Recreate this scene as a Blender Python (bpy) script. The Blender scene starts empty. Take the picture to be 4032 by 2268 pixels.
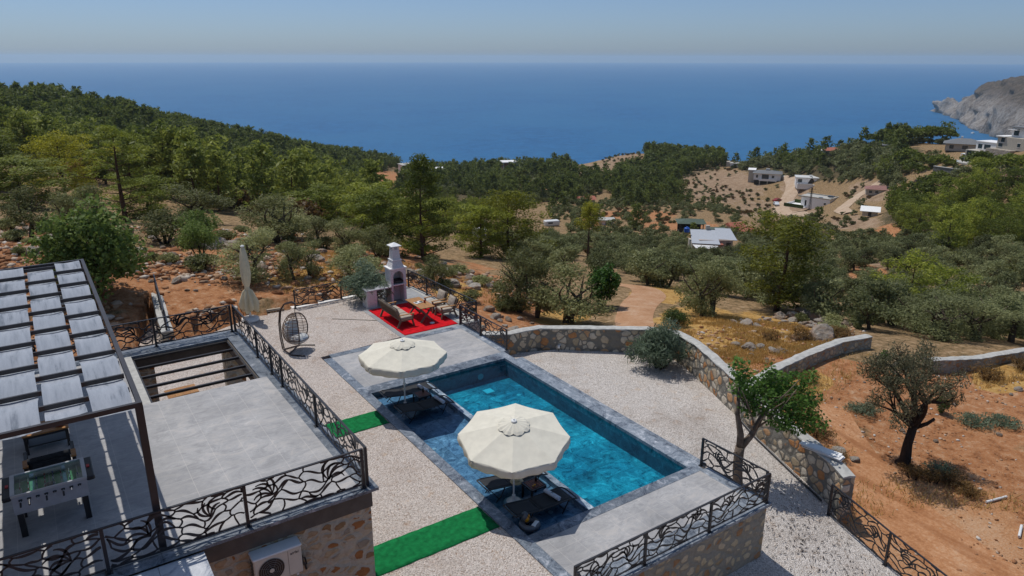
import bpy, bmesh, math, random
import numpy as np
from mathutils import Vector, Matrix

# ------------------------------------------------------------------ camera, sky, sun, exposure
scene = bpy.context.scene
COL = scene.collection
HC = 11.5                       # drone height above the pool deck (z = 0)
cam_d = bpy.data.cameras.new('camera')
cam = bpy.data.objects.new('camera', cam_d)
COL.objects.link(cam)
cam_d.sensor_width = 36.0
cam_d.lens = 25.46
cam_d.clip_start = 0.1
cam_d.clip_end = 60000
cam.location = (0, 0, HC)
cam.rotation_mode = 'XYZ'
HEAD, PITCH, ROLL = math.radians(33.97), math.radians(17.68), math.radians(0.08)
cam.matrix_world = Matrix.Translation((0, 0, HC)) @ Matrix.Rotation(-HEAD, 4, 'Z') @ Matrix.Rotation(math.radians(90) - PITCH, 4, 'X') @ Matrix.Rotation(ROLL, 4, 'Z')
scene.camera = cam

SUN_EL, SUN_AZ = math.radians(67), math.radians(-11)      # azimuth from +y towards +x
world = bpy.data.worlds.new('World')
scene.world = world
world.use_nodes = True
wn = world.node_tree
wn.nodes.clear()
sky = wn.nodes.new('ShaderNodeTexSky')
sky.sky_type = 'NISHITA'
sky.sun_disc = False
sky.sun_elevation = SUN_EL
sky.sun_rotation = SUN_AZ
sky.altitude = 100
sky.air_density = 1.0
sky.dust_density = 0.6
sky.ozone_density = 2.5
bg = wn.nodes.new('ShaderNodeBackground')
bg.inputs['Strength'].default_value = 0.056
wo = wn.nodes.new('ShaderNodeOutputWorld')
tint = wn.nodes.new('ShaderNodeMix'); tint.data_type = 'RGBA'; tint.blend_type = 'MULTIPLY'; tint.inputs[0].default_value = 1.0
tint.inputs[7].default_value = (0.89, 0.94, 1.04, 1)
geo_ = wn.nodes.new('ShaderNodeTexCoord'); sep_ = wn.nodes.new('ShaderNodeSeparateXYZ'); rmp = wn.nodes.new('ShaderNodeValToRGB')
rmp.color_ramp.elements[0].position = 0.0; rmp.color_ramp.elements[0].color = (0.88, 1.08, 1.48, 1)
e_ = rmp.color_ramp.elements.new(0.25); e_.color = (1, 1, 1, 1)
rmp.color_ramp.elements[2].position = 0.75; rmp.color_ramp.elements[2].color = (2.0, 1.78, 1.50, 1)      # overhead sky lifted above the clear-sky model, added as soft shadow fill
zen = wn.nodes.new('ShaderNodeMix'); zen.data_type = 'RGBA'; zen.blend_type = 'MULTIPLY'; zen.inputs[0].default_value = 1.0
wn.links.new(geo_.outputs['Generated'], sep_.inputs[0]); wn.links.new(sep_.outputs[2], rmp.inputs[0])
wn.links.new(sky.outputs[0], tint.inputs[6]); wn.links.new(tint.outputs[2], zen.inputs[6]); wn.links.new(rmp.outputs[0], zen.inputs[7]); wn.links.new(zen.outputs[2], bg.inputs[0])
wn.links.new(bg.outputs[0], wo.inputs[0])

sun_d = bpy.data.lights.new('sun', 'SUN')
sun_d.energy = 2.5
sun_d.angle = math.radians(0.5)
sun_d.color = (1.0, 0.965, 0.91)
sun = bpy.data.objects.new('sun', sun_d)
COL.objects.link(sun)
sun.rotation_euler = Vector((-math.sin(SUN_AZ) * math.cos(SUN_EL), -math.cos(SUN_AZ) * math.cos(SUN_EL), -math.sin(SUN_EL))).to_track_quat('-Z', 'Y').to_euler()
sun.location = (0, 30, 60)

scene.view_settings.view_transform = 'Standard'
scene.view_settings.look = 'None'
scene.view_settings.exposure = 0.23
scene.view_settings.gamma = 1.0
scene.render.engine = 'CYCLES'
scene.cycles.max_bounces = 8
scene.cycles.diffuse_bounces = 3
scene.cycles.glossy_bounces = 3
scene.cycles.transparent_max_bounces = 16
scene.cycles.transmission_bounces = 4
scene.cycles.volume_bounces = 2
scene.cycles.caustics_reflective = False
scene.cycles.caustics_refractive = False
scene.cycles.use_denoising = True

random.seed(7)
rng = np.random.default_rng(11)

# ------------------------------------------------------------------ small helpers
def link(o, parent=None):
    COL.objects.link(o)
    if parent is not None:
        o.parent = parent
    return o

def tag(o, label=None, cat=None, group=None, kind=None):
    if label: o['label'] = label
    if cat: o['category'] = cat
    if group: o['group'] = group
    if kind: o['kind'] = kind
    return o

def thing(name, label, cat, loc=(0, 0, 0), rz=0.0, group=None):
    o = bpy.data.objects.new(name, None)
    o.empty_display_size = 0.2
    o.location = loc
    o.rotation_euler = (0, 0, rz)
    link(o)
    return tag(o, label, cat, group)

def copy_tree(o, parent=None):
    c = o.copy()
    link(c)
    c.parent = parent
    for ch in list(o.children):
        copy_tree(ch, c)
    return c

class MB:
    """collects boxes, bars, tubes, lathes into one mesh"""
    def __init__(s):
        s.v = []; s.f = []; s.m = []
    def add(s, vs, fs, mi=0):
        b = len(s.v)
        s.v += [tuple(p) for p in vs]
        s.f += [tuple(i + b for i in f) for f in fs]
        s.m += [mi] * len(fs)
        return s
    def box(s, x0, x1, y0, y1, z0, z1, mi=0, rz=0.0, piv=None):
        vs = [(x0, y0, z0), (x1, y0, z0), (x1, y1, z0), (x0, y1, z0), (x0, y0, z1), (x1, y0, z1), (x1, y1, z1), (x0, y1, z1)]
        if rz:
            px_, py_ = piv if piv else ((x0 + x1) / 2, (y0 + y1) / 2)
            c, n = math.cos(rz), math.sin(rz)
            vs = [(px_ + (x - px_) * c - (y - py_) * n, py_ + (x - px_) * n + (y - py_) * c, z) for x, y, z in vs]
        return s.add(vs, [(0, 3, 2, 1), (4, 5, 6, 7), (0, 1, 5, 4), (1, 2, 6, 5), (2, 3, 7, 6), (3, 0, 4, 7)], mi)
    def rbox(s, x0, x1, y0, y1, z0, z1, r=0.02, mi=0):
        """box with chamfered vertical and top edges"""
        r = min(r, (x1 - x0) / 2.01, (y1 - y0) / 2.01, (z1 - z0) / 2.01)
        def ring(a, z):
            return [(x0 + a, y0, z), (x1 - a, y0, z), (x1, y0 + a, z), (x1, y1 - a, z), (x1 - a, y1, z), (x0 + a, y1, z), (x0, y1 - a, z), (x0, y0 + a, z)]
        def inset(d, z):
            return [(x0 + r + d * 0.3, y0 + d, z), (x1 - r - d * 0.3, y0 + d, z), (x1 - d, y0 + r + d * 0.3, z), (x1 - d, y1 - r - d * 0.3, z), (x1 - r - d * 0.3, y1 - d, z), (x0 + r + d * 0.3, y1 - d, z), (x0 + d, y1 - r - d * 0.3, z), (x0 + d, y0 + r + d * 0.3, z)]
        rings = [inset(r * .7, z0), ring(r, z0 + r * .7), ring(r, z1 - r), inset(r * .3, z1 - r * .3), inset(r, z1)]
        vs = [p for rg in rings for p in rg]
        fs = [tuple(range(7, -1, -1)), tuple(range(32, 40))]
        for k in range(4):
            for i in range(8):
                j = (i + 1) % 8
                fs.append((k * 8 + i, k * 8 + j, (k + 1) * 8 + j, (k + 1) * 8 + i))
        return s.add(vs, fs, mi)
    def bar(s, p, q, w, h=None, mi=0):
        """rectangular bar from p to q"""
        h = h or w
        p = Vector(p); q = Vector(q)
        d = (q - p).normalized()
        up = Vector((0, 0, 1)) if abs(d.z) < .95 else Vector((0, 1, 0))
        a = d.cross(up).normalized() * (w / 2)
        b = a.cross(d).normalized() * (h / 2)
        vs = [p - a - b, p + a - b, p + a + b, p - a + b, q - a - b, q + a - b, q + a + b, q - a + b]
        return s.add(vs, [(0, 1, 2, 3), (7, 6, 5, 4), (1, 0, 4, 5), (2, 1, 5, 6), (3, 2, 6, 7), (0, 3, 7, 4)], mi)
    def tube(s, pts, r, n=8, mi=0, cap=True):
        pts = [Vector(p) for p in pts]
        rs = r if hasattr(r, '__len__') else [r] * len(pts)
        vs = []; fs = []
        prev = None
        for i, p in enumerate(pts):
            d = (pts[min(i + 1, len(pts) - 1)] - pts[max(i - 1, 0)])
            d = d.normalized() if d.length > 1e-9 else Vector((0, 0, 1))
            if prev is None:
                ref = Vector((0, 0, 1)) if abs(d.z) < .9 else Vector((1, 0, 0))
                a = d.cross(ref).normalized()
            else:
                a = (prev - d * prev.dot(d)).normalized()
            prev = a
            b = d.cross(a)
            for k in range(n):
                t = 2 * math.pi * k / n
                vs.append(p + (a * math.cos(t) + b * math.sin(t)) * rs[i])
        for i in range(len(pts) - 1):
            for k in range(n):
                j = (k + 1) % n
                fs.append((i * n + k, i * n + j, (i + 1) * n + j, (i + 1) * n + k))
        if cap:
            fs.append(tuple(range(n - 1, -1, -1)))
            fs.append(tuple((len(pts) - 1) * n + k for k in range(n)))
        return s.add(vs, fs, mi)
    def lathe(s, prof, n=24, c=(0, 0, 0), mi=0, sx=1, sy=1):
        vs = []; fs = []
        for r, z in prof:
            for k in range(n):
                t = 2 * math.pi * k / n
                vs.append((c[0] + r * sx * math.cos(t), c[1] + r * sy * math.sin(t), c[2] + z))
        m = len(prof)
        for i in range(m - 1):
            for k in range(n):
                j = (k + 1) % n
                fs.append((i * n + k, i * n + j, (i + 1) * n + j, (i + 1) * n + k))
        if prof[0][0] > 1e-6: fs.append(tuple(range(n - 1, -1, -1)))
        if prof[-1][0] > 1e-6: fs.append(tuple((m - 1) * n + k for k in range(n)))
        return s.add(vs, fs, mi)
    def prism(s, poly, z0, z1, mi=0):
        n = len(poly)
        a = sum(poly[i][0] * poly[(i + 1) % n][1] - poly[(i + 1) % n][0] * poly[i][1] for i in range(n))
        if a < 0: poly = poly[::-1]
        vs = [(x, y, z0) for x, y in poly] + [(x, y, z1) for x, y in poly]
        fs = [tuple(range(n - 1, -1, -1)), tuple(range(n, 2 * n))]
        for i in range(n):
            j = (i + 1) % n
            fs.append((i, j, n + j, n + i))
        return s.add(vs, fs, mi)
    def build(s, name, mats, parent=None, smooth=False, bevel=0.0):
        me = bpy.data.meshes.new(name)
        me.from_pydata(s.v, [], s.f)
        if not isinstance(mats, (list, tuple)): mats = [mats]
        for m in mats: me.materials.append(m)
        if len(mats) > 1: me.polygons.foreach_set('material_index', s.m)
        if smooth: me.polygons.foreach_set('use_smooth', [True] * len(me.polygons))
        me.update()
        o = bpy.data.objects.new(name, me)
        link(o, parent)
        if bevel:
            b = o.modifiers.new('edge', 'BEVEL'); b.width = bevel; b.segments = 2; b.limit_method = 'ANGLE'
        return o

def np_mesh(name, v, f, mats, parent=None, tint=None, midx=None, smooth=False, zone=None):
    """mesh from numpy arrays of equal-sized faces"""
    me = bpy.data.meshes.new(name)
    nv, nf, k = len(v), len(f), f.shape[1]
    me.vertices.add(nv); me.vertices.foreach_set('co', np.asarray(v, np.float32).ravel())
    me.loops.add(nf * k); me.loops.foreach_set('vertex_index', np.asarray(f, np.int32).ravel())
    me.polygons.add(nf); me.polygons.foreach_set('loop_start', np.arange(0, nf * k, k, dtype=np.int32))
    me.polygons.foreach_set('loop_total', np.full(nf, k, np.int32))
    for m in (mats if isinstance(mats, (list, tuple)) else [mats]): me.materials.append(m)
    if midx is not None: me.polygons.foreach_set('material_index', np.asarray(midx, np.int32))
    if smooth: me.polygons.foreach_set('use_smooth', np.ones(nf, bool))
    me.update(calc_edges=True)
    if tint is not None:
        a = me.attributes.new('tint', 'FLOAT', 'FACE'); a.data.foreach_set('value', np.asarray(tint, np.float32))
    if zone is not None:
        for nm, arr in zone.items():
            a = me.attributes.new(nm, 'FLOAT', 'POINT'); a.data.foreach_set('value', np.asarray(arr, np.float32))
    me.validate()
    o = bpy.data.objects.new(name, me)
    return link(o, parent)

# ------------------------------------------------------------------ materials
class NT:
    def __init__(s, name):
        s.m = bpy.data.materials.new(name); s.m.use_nodes = True
        s.t = s.m.node_tree; s.t.nodes.clear()
        s.out = s.t.nodes.new('ShaderNodeOutputMaterial')
    def n(s, typ, **kw):
        nd = s.t.nodes.new('ShaderNode' + typ)
        for k, v in kw.items():
            if k in nd.inputs: 
                nd.inputs[k].default_value = v
            else: setattr(nd, k, v)
        return nd
    def l(s, a, b): s.t.links.new(a, b)
    def coord(s, scale=(1, 1, 1), kind='Object'):
        c = s.n('TexCoord'); mp = s.n('Mapping'); mp.inputs['Scale'].default_value = scale
        s.l(c.outputs[kind], mp.inputs[0]); return mp.outputs[0]
    def noise(s, vec, scale, detail=4, rough=.55, dist=0.0):
        nd = s.n('TexNoise'); nd.inputs['Scale'].default_value = scale; nd.inputs['Detail'].default_value = detail
        nd.inputs['Roughness'].default_value = rough; nd.inputs['Distortion'].default_value = dist
        s.l(vec, nd.inputs['Vector']); return nd.outputs['Fac']
    def ramp(s, fac, stops, interp='LINEAR'):
        r = s.n('ValToRGB'); r.color_ramp.interpolation = interp
        while len(r.color_ramp.elements) < len(stops): r.color_ramp.elements.new(.5)
        for e, (p, c) in zip(r.color_ramp.elements, stops):
            e.position = p; e.color = (*c, 1) if len(c) == 3 else c
        s.l(fac, r.inputs[0]); return r.outputs[0]
    def mix(s, fac, a, b, mode='MIX'):
        m = s.n('Mix'); m.data_type = 'RGBA'; m.blend_type = mode
        for sock, v in ((m.inputs[0], fac), (m.inputs[6], a), (m.inputs[7], b)):
            if hasattr(v, 'is_linked'): s.l(v, sock)
            elif isinstance(v, (int, float)): sock.default_value = v
            else: sock.default_value = (*v, 1)
        return m.outputs[2]
    def math(s, op, a, b=0.0, clamp=False):
        m = s.n('Math', operation=op); m.use_clamp = clamp
        for i, v in enumerate((a, b)):
            if hasattr(v, 'is_linked'): s.l(v, m.inputs[i])
            else: m.inputs[i].default_value = v
        return m.outputs[0]
    def bump(s, h, strength, dist):
        b = s.n('Bump'); b.inputs['Strength'].default_value = strength; b.inputs['Distance'].default_value = dist
        s.l(h, b.inputs['Height']); return b.outputs[0]
    def pbsdf(s, col, rough=.6, normal=None, metal=0.0, spec=.5, rough_sock=None):
        p = s.n('BsdfPrincipled')
        if hasattr(col, 'is_linked'): s.l(col, p.inputs['Base Color'])
        else: p.inputs['Base Color'].default_value = (*col, 1)
        p.inputs['Roughness'].default_value = rough
        p.inputs['Metallic'].default_value = metal
        p.inputs['Specular IOR Level'].default_value = spec
        if normal is not None: s.l(normal, p.inputs['Normal'])
        return p
    def done(s, p):
        s.l(p.outputs[0], s.out.inputs['Surface']); return s.m

def mat(name, col, rough=.6, var=.12, scale=6.0, bump=0.0, bscale=40.0, metal=0.0, spec=.4, stretch=(1, 1, 1)):
    t = NT(name)
    v = t.coord(stretch)
    f = t.noise(v, scale, 5)
    lo = tuple(c * (1 - var * 1.6) for c in col); hi = tuple(min(1, c * (1 + var * 1.6)) for c in col)
    c = t.ramp(f, [(.25, lo), (.75, hi)])
    nm = t.bump(t.noise(v, bscale, 3), .6, bump) if bump else None
    return t.done(t.pbsdf(c, rough, nm, metal, spec))

def mat_wood(name, col, scale=1.0, along='X'):
    t = NT(name)
    st = {'X': (2, 30, 30), 'Y': (30, 2, 30), 'Z': (30, 30, 2)}[along]
    v = t.coord(tuple(a * scale for a in st))
    f = t.noise(v, 1.0, 5, .6, .6)
    c = t.ramp(f, [(.25, tuple(a * .62 for a in col)), (.55, col), (.8, tuple(a * 1.3 for a in col))])
    return t.done(t.pbsdf(c, .5, t.bump(f, .3, .002), 0, .3))

def mat_stone_wall(name, scale, mortar, stones, gap=.06, warp=.25, zs=1.0, cover=0.0):
    """rubble masonry: rounded stones of mixed colour in mortar"""
    t = NT(name)
    v = t.coord((1, 1, zs))
    nz = t.n('TexNoise'); nz.inputs['Scale'].default_value = 2.6; nz.inputs['Detail'].default_value = 3
    t.l(v, nz.inputs['Vector'])
    off = t.n('VectorMath', operation='MULTIPLY_ADD')
    t.l(nz.outputs['Color'], off.inputs[0]); off.inputs[1].default_value = (warp, warp, warp); t.l(v, off.inputs[2])
    ve = t.n('TexVoronoi', feature='DISTANCE_TO_EDGE'); ve.inputs['Scale'].default_value = scale
    vc = t.n('TexVoronoi', feature='F1'); vc.inputs['Scale'].default_value = scale
    t.l(off.outputs[0], ve.inputs['Vector']); t.l(off.outputs[0], vc.inputs['Vector'])
    fine = t.noise(v, 22, 6, .65)
    edge = t.math('ADD', t.math('MINIMUM', ve.outputs['Distance'], t.math('SUBTRACT', .62, t.math('MULTIPLY', vc.outputs['Distance'], .95))), t.math('MULTIPLY', t.math('SUBTRACT', fine, .5), .06))
    if cover:   # big soft patches where the mortar covers more of the stone
        cv = t.noise(v, 1.7, 3)
        edge = t.math('SUBTRACT', edge, t.math('MULTIPLY', cv, cover))
    mask = t.ramp(edge, [(gap, (0, 0, 0)), (gap + .035, (1, 1, 1))])
    sep = t.n('SeparateColor'); t.l(vc.outputs['Color'], sep.inputs[0])
    n = len(stones)
    sc = t.ramp(sep.outputs[0], [((i + .02) / n, c) for i, c in enumerate(stones)], 'CONSTANT')
    sc = t.mix(t.ramp(t.noise(v, 9, 5, .7), [(.3, (0, 0, 0)), (.6, (1, 1, 1))]), t.mix(.5, sc, (.45, .38, .32), 'MULTIPLY'), sc)
    sc = t.mix(t.math('MULTIPLY', t.noise(v, 34, 4), .5), sc, (.55, .48, .4), 'OVERLAY')
    mc = t.mix(t.noise(v, 12, 5), tuple(a * .75 for a in mortar), tuple(min(1, a * 1.25) for a in mortar))
    col = t.mix(mask, mc, sc)
    h = t.math('ADD', t.math('MINIMUM', t.math('MULTIPLY', edge, 3.0), .6), t.math('MULTIPLY', fine, .35))
    return t.done(t.pbsdf(col, .85, t.bump(h, 1.0, .055), 0, .2))

def mat_marble(name, base, vein, dark, scale=2.0, rough=.35, tile=None):
    t = NT(name)
    v = t.coord()
    a = t.noise(v, scale, 8, .68, 1.6)
    b = t.noise(v, scale * 2.7, 6, .6, 2.2)
    c = t.ramp(a, [(.38, dark), (.48, base), (.54, base), (.66, vein)])
    vv = t.ramp(b, [(.46, (0, 0, 0)), (.5, (1, 1, 1)), (.54, (0, 0, 0))])
    c = t.mix(t.math('MULTIPLY', vv, .45), c, vein)
    c = t.mix(t.math('MULTIPLY', t.noise(v, 60, 3), .35), c, dark)
    if tile:
        br = t.n('TexBrick'); br.offset = .0
        br.inputs['Scale'].default_value = 1.0; br.inputs['Mortar Size'].default_value = .006
        br.inputs['Brick Width'].default_value = tile[0]; br.inputs['Row Height'].default_value = tile[1]
        br.inputs['Color1'].default_value = (.74, .74, .74, 1); br.inputs['Color2'].default_value = (1.18, 1.18, 1.18, 1); br.inputs['Mortar'].default_value = (.45, .45, .45, 1)
        t.l(v, br.inputs['Vector'])
        c = t.mix(1.0, c, br.outputs['Color'], 'MULTIPLY')
    return t.done(t.pbsdf(c, rough, t.bump(b, .1, .003), 0, .35))

def mat_tiles(name, base, warm, w, h, rough=.55):
    """large stone-look porcelain tiles with thin joints, each tile shifted a little in tone"""
    t = NT(name)
    v = t.coord()
    br = t.n('TexBrick'); br.offset = .0
    br.inputs['Scale'].default_value = 1.0; br.inputs['Mortar Size'].default_value = .006; br.inputs['Mortar Smooth'].default_value = .3
    br.inputs['Brick Width'].default_value = w; br.inputs['Row Height'].default_value = h
    br.inputs['Color1'].default_value = (.0, .0, .0, 1); br.inputs['Color2'].default_value = (1, 1, 1, 1); br.inputs['Mortar'].default_value = (.5, .5, .5, 1)
    t.l(v, br.inputs['Vector'])
    sep = t.n('SeparateColor'); t.l(br.outputs['Color'], sep.inputs[0])
    a = t.noise(t.coord((1.0, 1.6, 1.0)), 1.7, 9, .75, 1.4); b = t.noise(t.coord((.7, 1.5, 1.0)), 6, 9, .78, 1.8); d = t.noise(v, .6, 4)
    c = t.ramp(a, [(.36, tuple(x * .62 for x in base)), (.5, base), (.62, tuple(x * 1.08 for x in warm))])
    c = t.mix(t.math('MULTIPLY', b, .6), c, tuple(min(1, x * 1.3) for x in base))
    c = t.mix(t.ramp(b, [(.53, (0, 0, 0)), (.66, (.6, .6, .6))]), c, tuple(min(1, x * 1.6) for x in base))
    c = t.mix(.09, c, t.mix(sep.outputs[0], tuple(x * .72 for x in base), tuple(min(1, x * 1.3) for x in warm)))
    c = t.mix(t.ramp(d, [(.44, (0, 0, 0)), (.62, (.5, .5, .5))]), c, tuple(x * .66 for x in base))
    c = t.mix(t.math('MULTIPLY', br.outputs['Fac'], .42), c, tuple(min(1, x * 1.45) for x in warm))
    hgt = t.math('SUBTRACT', t.math('MULTIPLY', b, .3), br.outputs['Fac'])
    return t.done(t.pbsdf(c, rough, t.bump(hgt, .25, .004), 0, .3))

def mat_gravel(name, c1, c2, spot, scale=36.0):
    t = NT(name)
    v = t.coord()
    vo = t.n('TexVoronoi', feature='F1'); vo.inputs['Scale'].default_value = scale; t.l(v, vo.inputs['Vector'])
    sep = t.n('SeparateColor'); t.l(vo.outputs['Color'], sep.inputs[0])
    c = t.ramp(sep.outputs[0], [(0, tuple(x * .68 for x in c1)), (.18, c1), (.6, c2), (1, tuple(min(1, x * 1.25) for x in c2))])
    c = t.mix(t.ramp(sep.outputs[1], [(.9, (0, 0, 0)), (.97, (1, 1, 1))]), c, spot)
    big = t.noise(v, .55, 5, .6)
    c = t.mix(t.ramp(big, [(.5, (0, 0, 0)), (.8, (.55, .55, .55))]), c, spot, 'MULTIPLY')
    tan = t.noise(v, 2.2, 5, .7)
    c = t.mix(t.ramp(tan, [(.58, (0, 0, 0)), (.75, (.6, .6, .6))]), c, (.50, .33, .2), 'OVERLAY')
    h = t.math('ADD', t.math('MULTIPLY', vo.outputs['Distance'], -1.2), t.math('MULTIPLY', sep.outputs[2], .5))
    return t.done(t.pbsdf(c, .9, t.bump(h, .9, .03), 0, .15))

def mat_leaf(name, c_dark, c_mid, c_lite, trans=.3, rough=.55, seedvar=.48):
    t = NT(name)
    at = t.n('Attribute'); at.attribute_name = 'tint'
    oi = t.n('ObjectInfo')
    f = t.math('ADD', t.math('MULTIPLY', at.outputs['Fac'], 1 - seedvar), t.math('MULTIPLY', oi.outputs['Random'], seedvar))
    c = t.ramp(f, [(.1, c_dark), (.5, c_mid), (.92, c_lite)])
    d = t.pbsdf(c, rough, None, 0, .25)
    tr = t.n('BsdfTranslucent'); t.l(c, tr.inputs[0])
    mx = t.n('MixShader'); mx.inputs[0].default_value = trans
    t.l(d.outputs[0], mx.inputs[1]); t.l(tr.outputs[0], mx.inputs[2])
    return t.done(mx)

CTRL = [(-0.9,40.0,2.7), (-0.7,48.0,1.8), (0.3,60.0,0.4), (4.4,38.0,1.4), (4.8,47.0,0.9), (9.9,43.0,0.9), (9.5,52.0,0.1), (12.9,62.0,-1.7), (15.6,50.0,-0.4), (20.0,44.0,0.0), (20.1,60.0,-2.1), (-1.5,95.0,-2.3), (-0.0,110.0,-2.7), (5.6,80.0,-3.6), (-1.1,190.0,-8.9), (-0.9,270.0,-11.7), (-0.6,345.0,-7.9), (3.8,365.0,-11.3), (6.8,380.0,-15.7), (9.6,390.0,-23.1), (13.5,420.0,-32.2), (16.2,440.0,-40.4), (19.1,460.0,-48.3), (22.0,480.0,-55.2), (25.0,500.0,-62.4), (5.6,250.0,-18.0), (5.9,310.0,-16.3), (10.6,270.0,-27.0), (10.7,320.0,-26.2), (15.9,270.0,-36.9), (16.1,340.0,-38.8), (20.4,310.0,-41.9), (20.5,400.0,-46.7), (13.0,215.0,-28.6), (24.9,330.0,-44.4), (24.8,170.0,-23.9), (26.6,64.0,-5.5), (23.1,62.0,-4.1), (27.8,45.0,-1.8), (31.1,42.0,-1.8), (30.4,38.0,-1.4), (28.1,440.0,-57.6), (32.8,420.0,-55.9), (32.8,500.0,-61.8), (36.8,500.0,-62.5), (31.2,190.0,-28.5), (31.1,75.0,-7.7), (34.3,290.0,-43.1), (39.0,40.0,-3.0), (36.0,41.0,-2.9), (44.2,44.0,-3.2), (44.3,39.0,-2.5), (40.2,90.0,-13.3), (40.8,115.0,-17.8), (42.3,160.0,-25.0), (43.8,235.0,-34.6), (39.9,275.0,-40.7), (42.5,340.0,-46.1), (40.6,430.0,-49.9), (43.3,470.0,-46.4), (42.4,400.0,-47.5), (46.6,470.0,-48.2), (49.0,450.0,-46.2), (47.1,110.0,-17.2), (48.5,165.0,-26.7), (50.1,140.0,-23.0), (46.9,250.0,-37.0), (47.3,62.0,-6.8), (52.2,37.0,-2.0), (50.0,44.0,-3.7), (55.0,48.0,-4.3), (47.6,33.0,-1.4), (49.7,345.0,-45.3), (52.1,330.0,-47.4), (48.5,400.0,-48.3), (56.6,325.0,-46.4), (54.4,320.0,-48.1), (54.3,220.0,-34.2), (55.3,370.0,-41.7), (51.9,400.0,-42.1), (50.4,440.0,-45.6), (55.1,400.0,-36.9), (57.8,350.0,-28.3), (58.0,330.0,-35.0), (60.7,270.0,-31.0), (60.4,320.0,-26.9), (61.6,300.0,-21.4), (65.2,285.0,-20.5), (65.0,320.0,-20.0), (66.3,262.0,-19.0), (67.7,250.0,-13.7), (69.0,225.0,-12.8), (68.1,190.0,-14.4), (64.4,240.0,-25.0), (63.5,190.0,-25.1), (67.2,160.0,-21.2), (69.9,140.0,-16.2), (69.4,185.0,-15.0), (58.8,105.0,-15.1), (61.6,92.0,-13.2), (63.8,120.0,-16.3), (67.6,95.0,-12.5), (70.6,85.0,-10.8), (64.5,66.0,-9.2), (68.3,62.0,-8.1), (71.2,55.0,-6.1), (59.2,58.0,-7.0), (63.4,36.5,-1.7), (58.8,37.0,-1.8), (55.4,33.0,-1.6), (71.4,41.0,-2.4), (67.6,37.0,-2.5), (57.9,38.0,-2.5), (65.5,26.7,-2.2), (68.2,31.5,-2.2), (72.7,29.5,-2.2), (64.0,23.7,-2.2), (74.1,23.1,-2.3), (68.7,21.5,-2.3), (72.0,34.6,-2.3), (70.0,37.9,-2.6), (70.6,25.6,-2.2), (82.2,22.2,-2.4), (80.5,30.4,-2.4), (77.3,41.0,-3.0), (90.0,18.0,-2.4), (98.1,35.4,-3.0), (-6.6,620.0,-75.0), (-6.6,760.0,-128.0), (-0.8,620.0,-75.0), (-0.8,760.0,-128.0), (6.0,620.0,-75.0), (6.0,760.0,-128.0), (13.6,620.0,-75.0), (13.6,760.0,-128.0), (22.2,620.0,-75.0), (22.2,760.0,-128.0), (25.1,640.0,-100.0), (25.1,760.0,-130.0), (32.8,640.0,-100.0), (32.8,760.0,-130.0), (37.4,640.0,-100.0), (37.4,760.0,-130.0), (42.0,600.0,-92.0), (42.0,720.0,-130.0), (46.4,600.0,-92.0), (46.4,720.0,-130.0), (50.8,600.0,-92.0), (50.8,720.0,-130.0), (54.9,480.0,-62.0), (54.9,620.0,-105.0), (54.9,760.0,-132.0), (58.8,480.0,-62.0), (58.8,620.0,-105.0), (58.8,760.0,-132.0), (62.5,480.0,-62.0), (62.5,620.0,-105.0), (62.5,760.0,-132.0), (66.0,480.0,-62.0), (66.0,620.0,-105.0), (66.0,760.0,-132.0), (68.7,480.0,-62.0), (68.7,620.0,-105.0), (68.7,760.0,-132.0), (72.1,480.0,-62.0), (72.1,620.0,-105.0), (72.1,760.0,-132.0), (-6.6,1100.0,-150.0), (-6.6,1600.0,-160.0), (-0.8,1100.0,-150.0), (-0.8,1600.0,-160.0), (6.0,1100.0,-150.0), (6.0,1600.0,-160.0), (13.6,1100.0,-150.0), (13.6,1600.0,-160.0), (22.2,1100.0,-150.0), (22.2,1600.0,-160.0), (32.8,1100.0,-150.0), (32.8,1600.0,-160.0), (42.0,1100.0,-150.0), (42.0,1600.0,-160.0), (50.8,1100.0,-150.0), (50.8,1600.0,-160.0), (58.8,1100.0,-150.0), (58.8,1600.0,-160.0), (66.0,1100.0,-150.0), (66.0,1600.0,-160.0), (72.1,1100.0,-150.0), (72.1,1600.0,-160.0), (-75.0,20.0,0.0), (-75.0,45.0,1.0), (-75.0,100.0,2.0), (-75.0,250.0,-2.0), (-75.0,420.0,-20.0), (-50.0,20.0,0.0), (-50.0,45.0,1.0), (-50.0,100.0,2.0), (-50.0,250.0,-2.0), (-50.0,420.0,-20.0), (-35.0,20.0,0.0), (-35.0,45.0,1.0), (-35.0,100.0,2.0), (-35.0,250.0,-2.0), (-35.0,420.0,-20.0), (100.0,20.0,-3.0), (100.0,45.0,-6.0), (100.0,100.0,-12.0), (100.0,250.0,-30.0), (100.0,400.0,-50.0), (120.0,20.0,-3.0), (120.0,45.0,-6.0), (120.0,100.0,-12.0), (120.0,250.0,-30.0), (120.0,400.0,-50.0), (150.0,20.0,-3.0), (150.0,45.0,-6.0), (150.0,100.0,-12.0), (150.0,250.0,-30.0), (150.0,400.0,-50.0), (-75.0,760.0,-128.0), (-75.0,1600.0,-160.0), (-50.0,760.0,-128.0), (-50.0,1600.0,-160.0), (-35.0,760.0,-128.0), (-35.0,1600.0,-160.0), (100.0,760.0,-128.0), (100.0,1600.0,-160.0), (120.0,760.0,-128.0), (120.0,1600.0,-160.0), (150.0,760.0,-128.0), (150.0,1600.0,-160.0), (-20.0,14.0,0.0), (-20.0,30.0,0.0), (-10.0,14.0,0.0), (-10.0,30.0,0.0), (0.0,14.0,0.0), (0.0,30.0,0.0), (20.0,14.0,0.0), (20.0,30.0,0.0), (40.0,14.0,0.0), (40.0,26.0,-0.5), (60.0,10.0,-2.0), (60.0,18.0,-2.0), (80.0,10.0,-2.0), (80.0,18.0,-2.0)]

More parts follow.
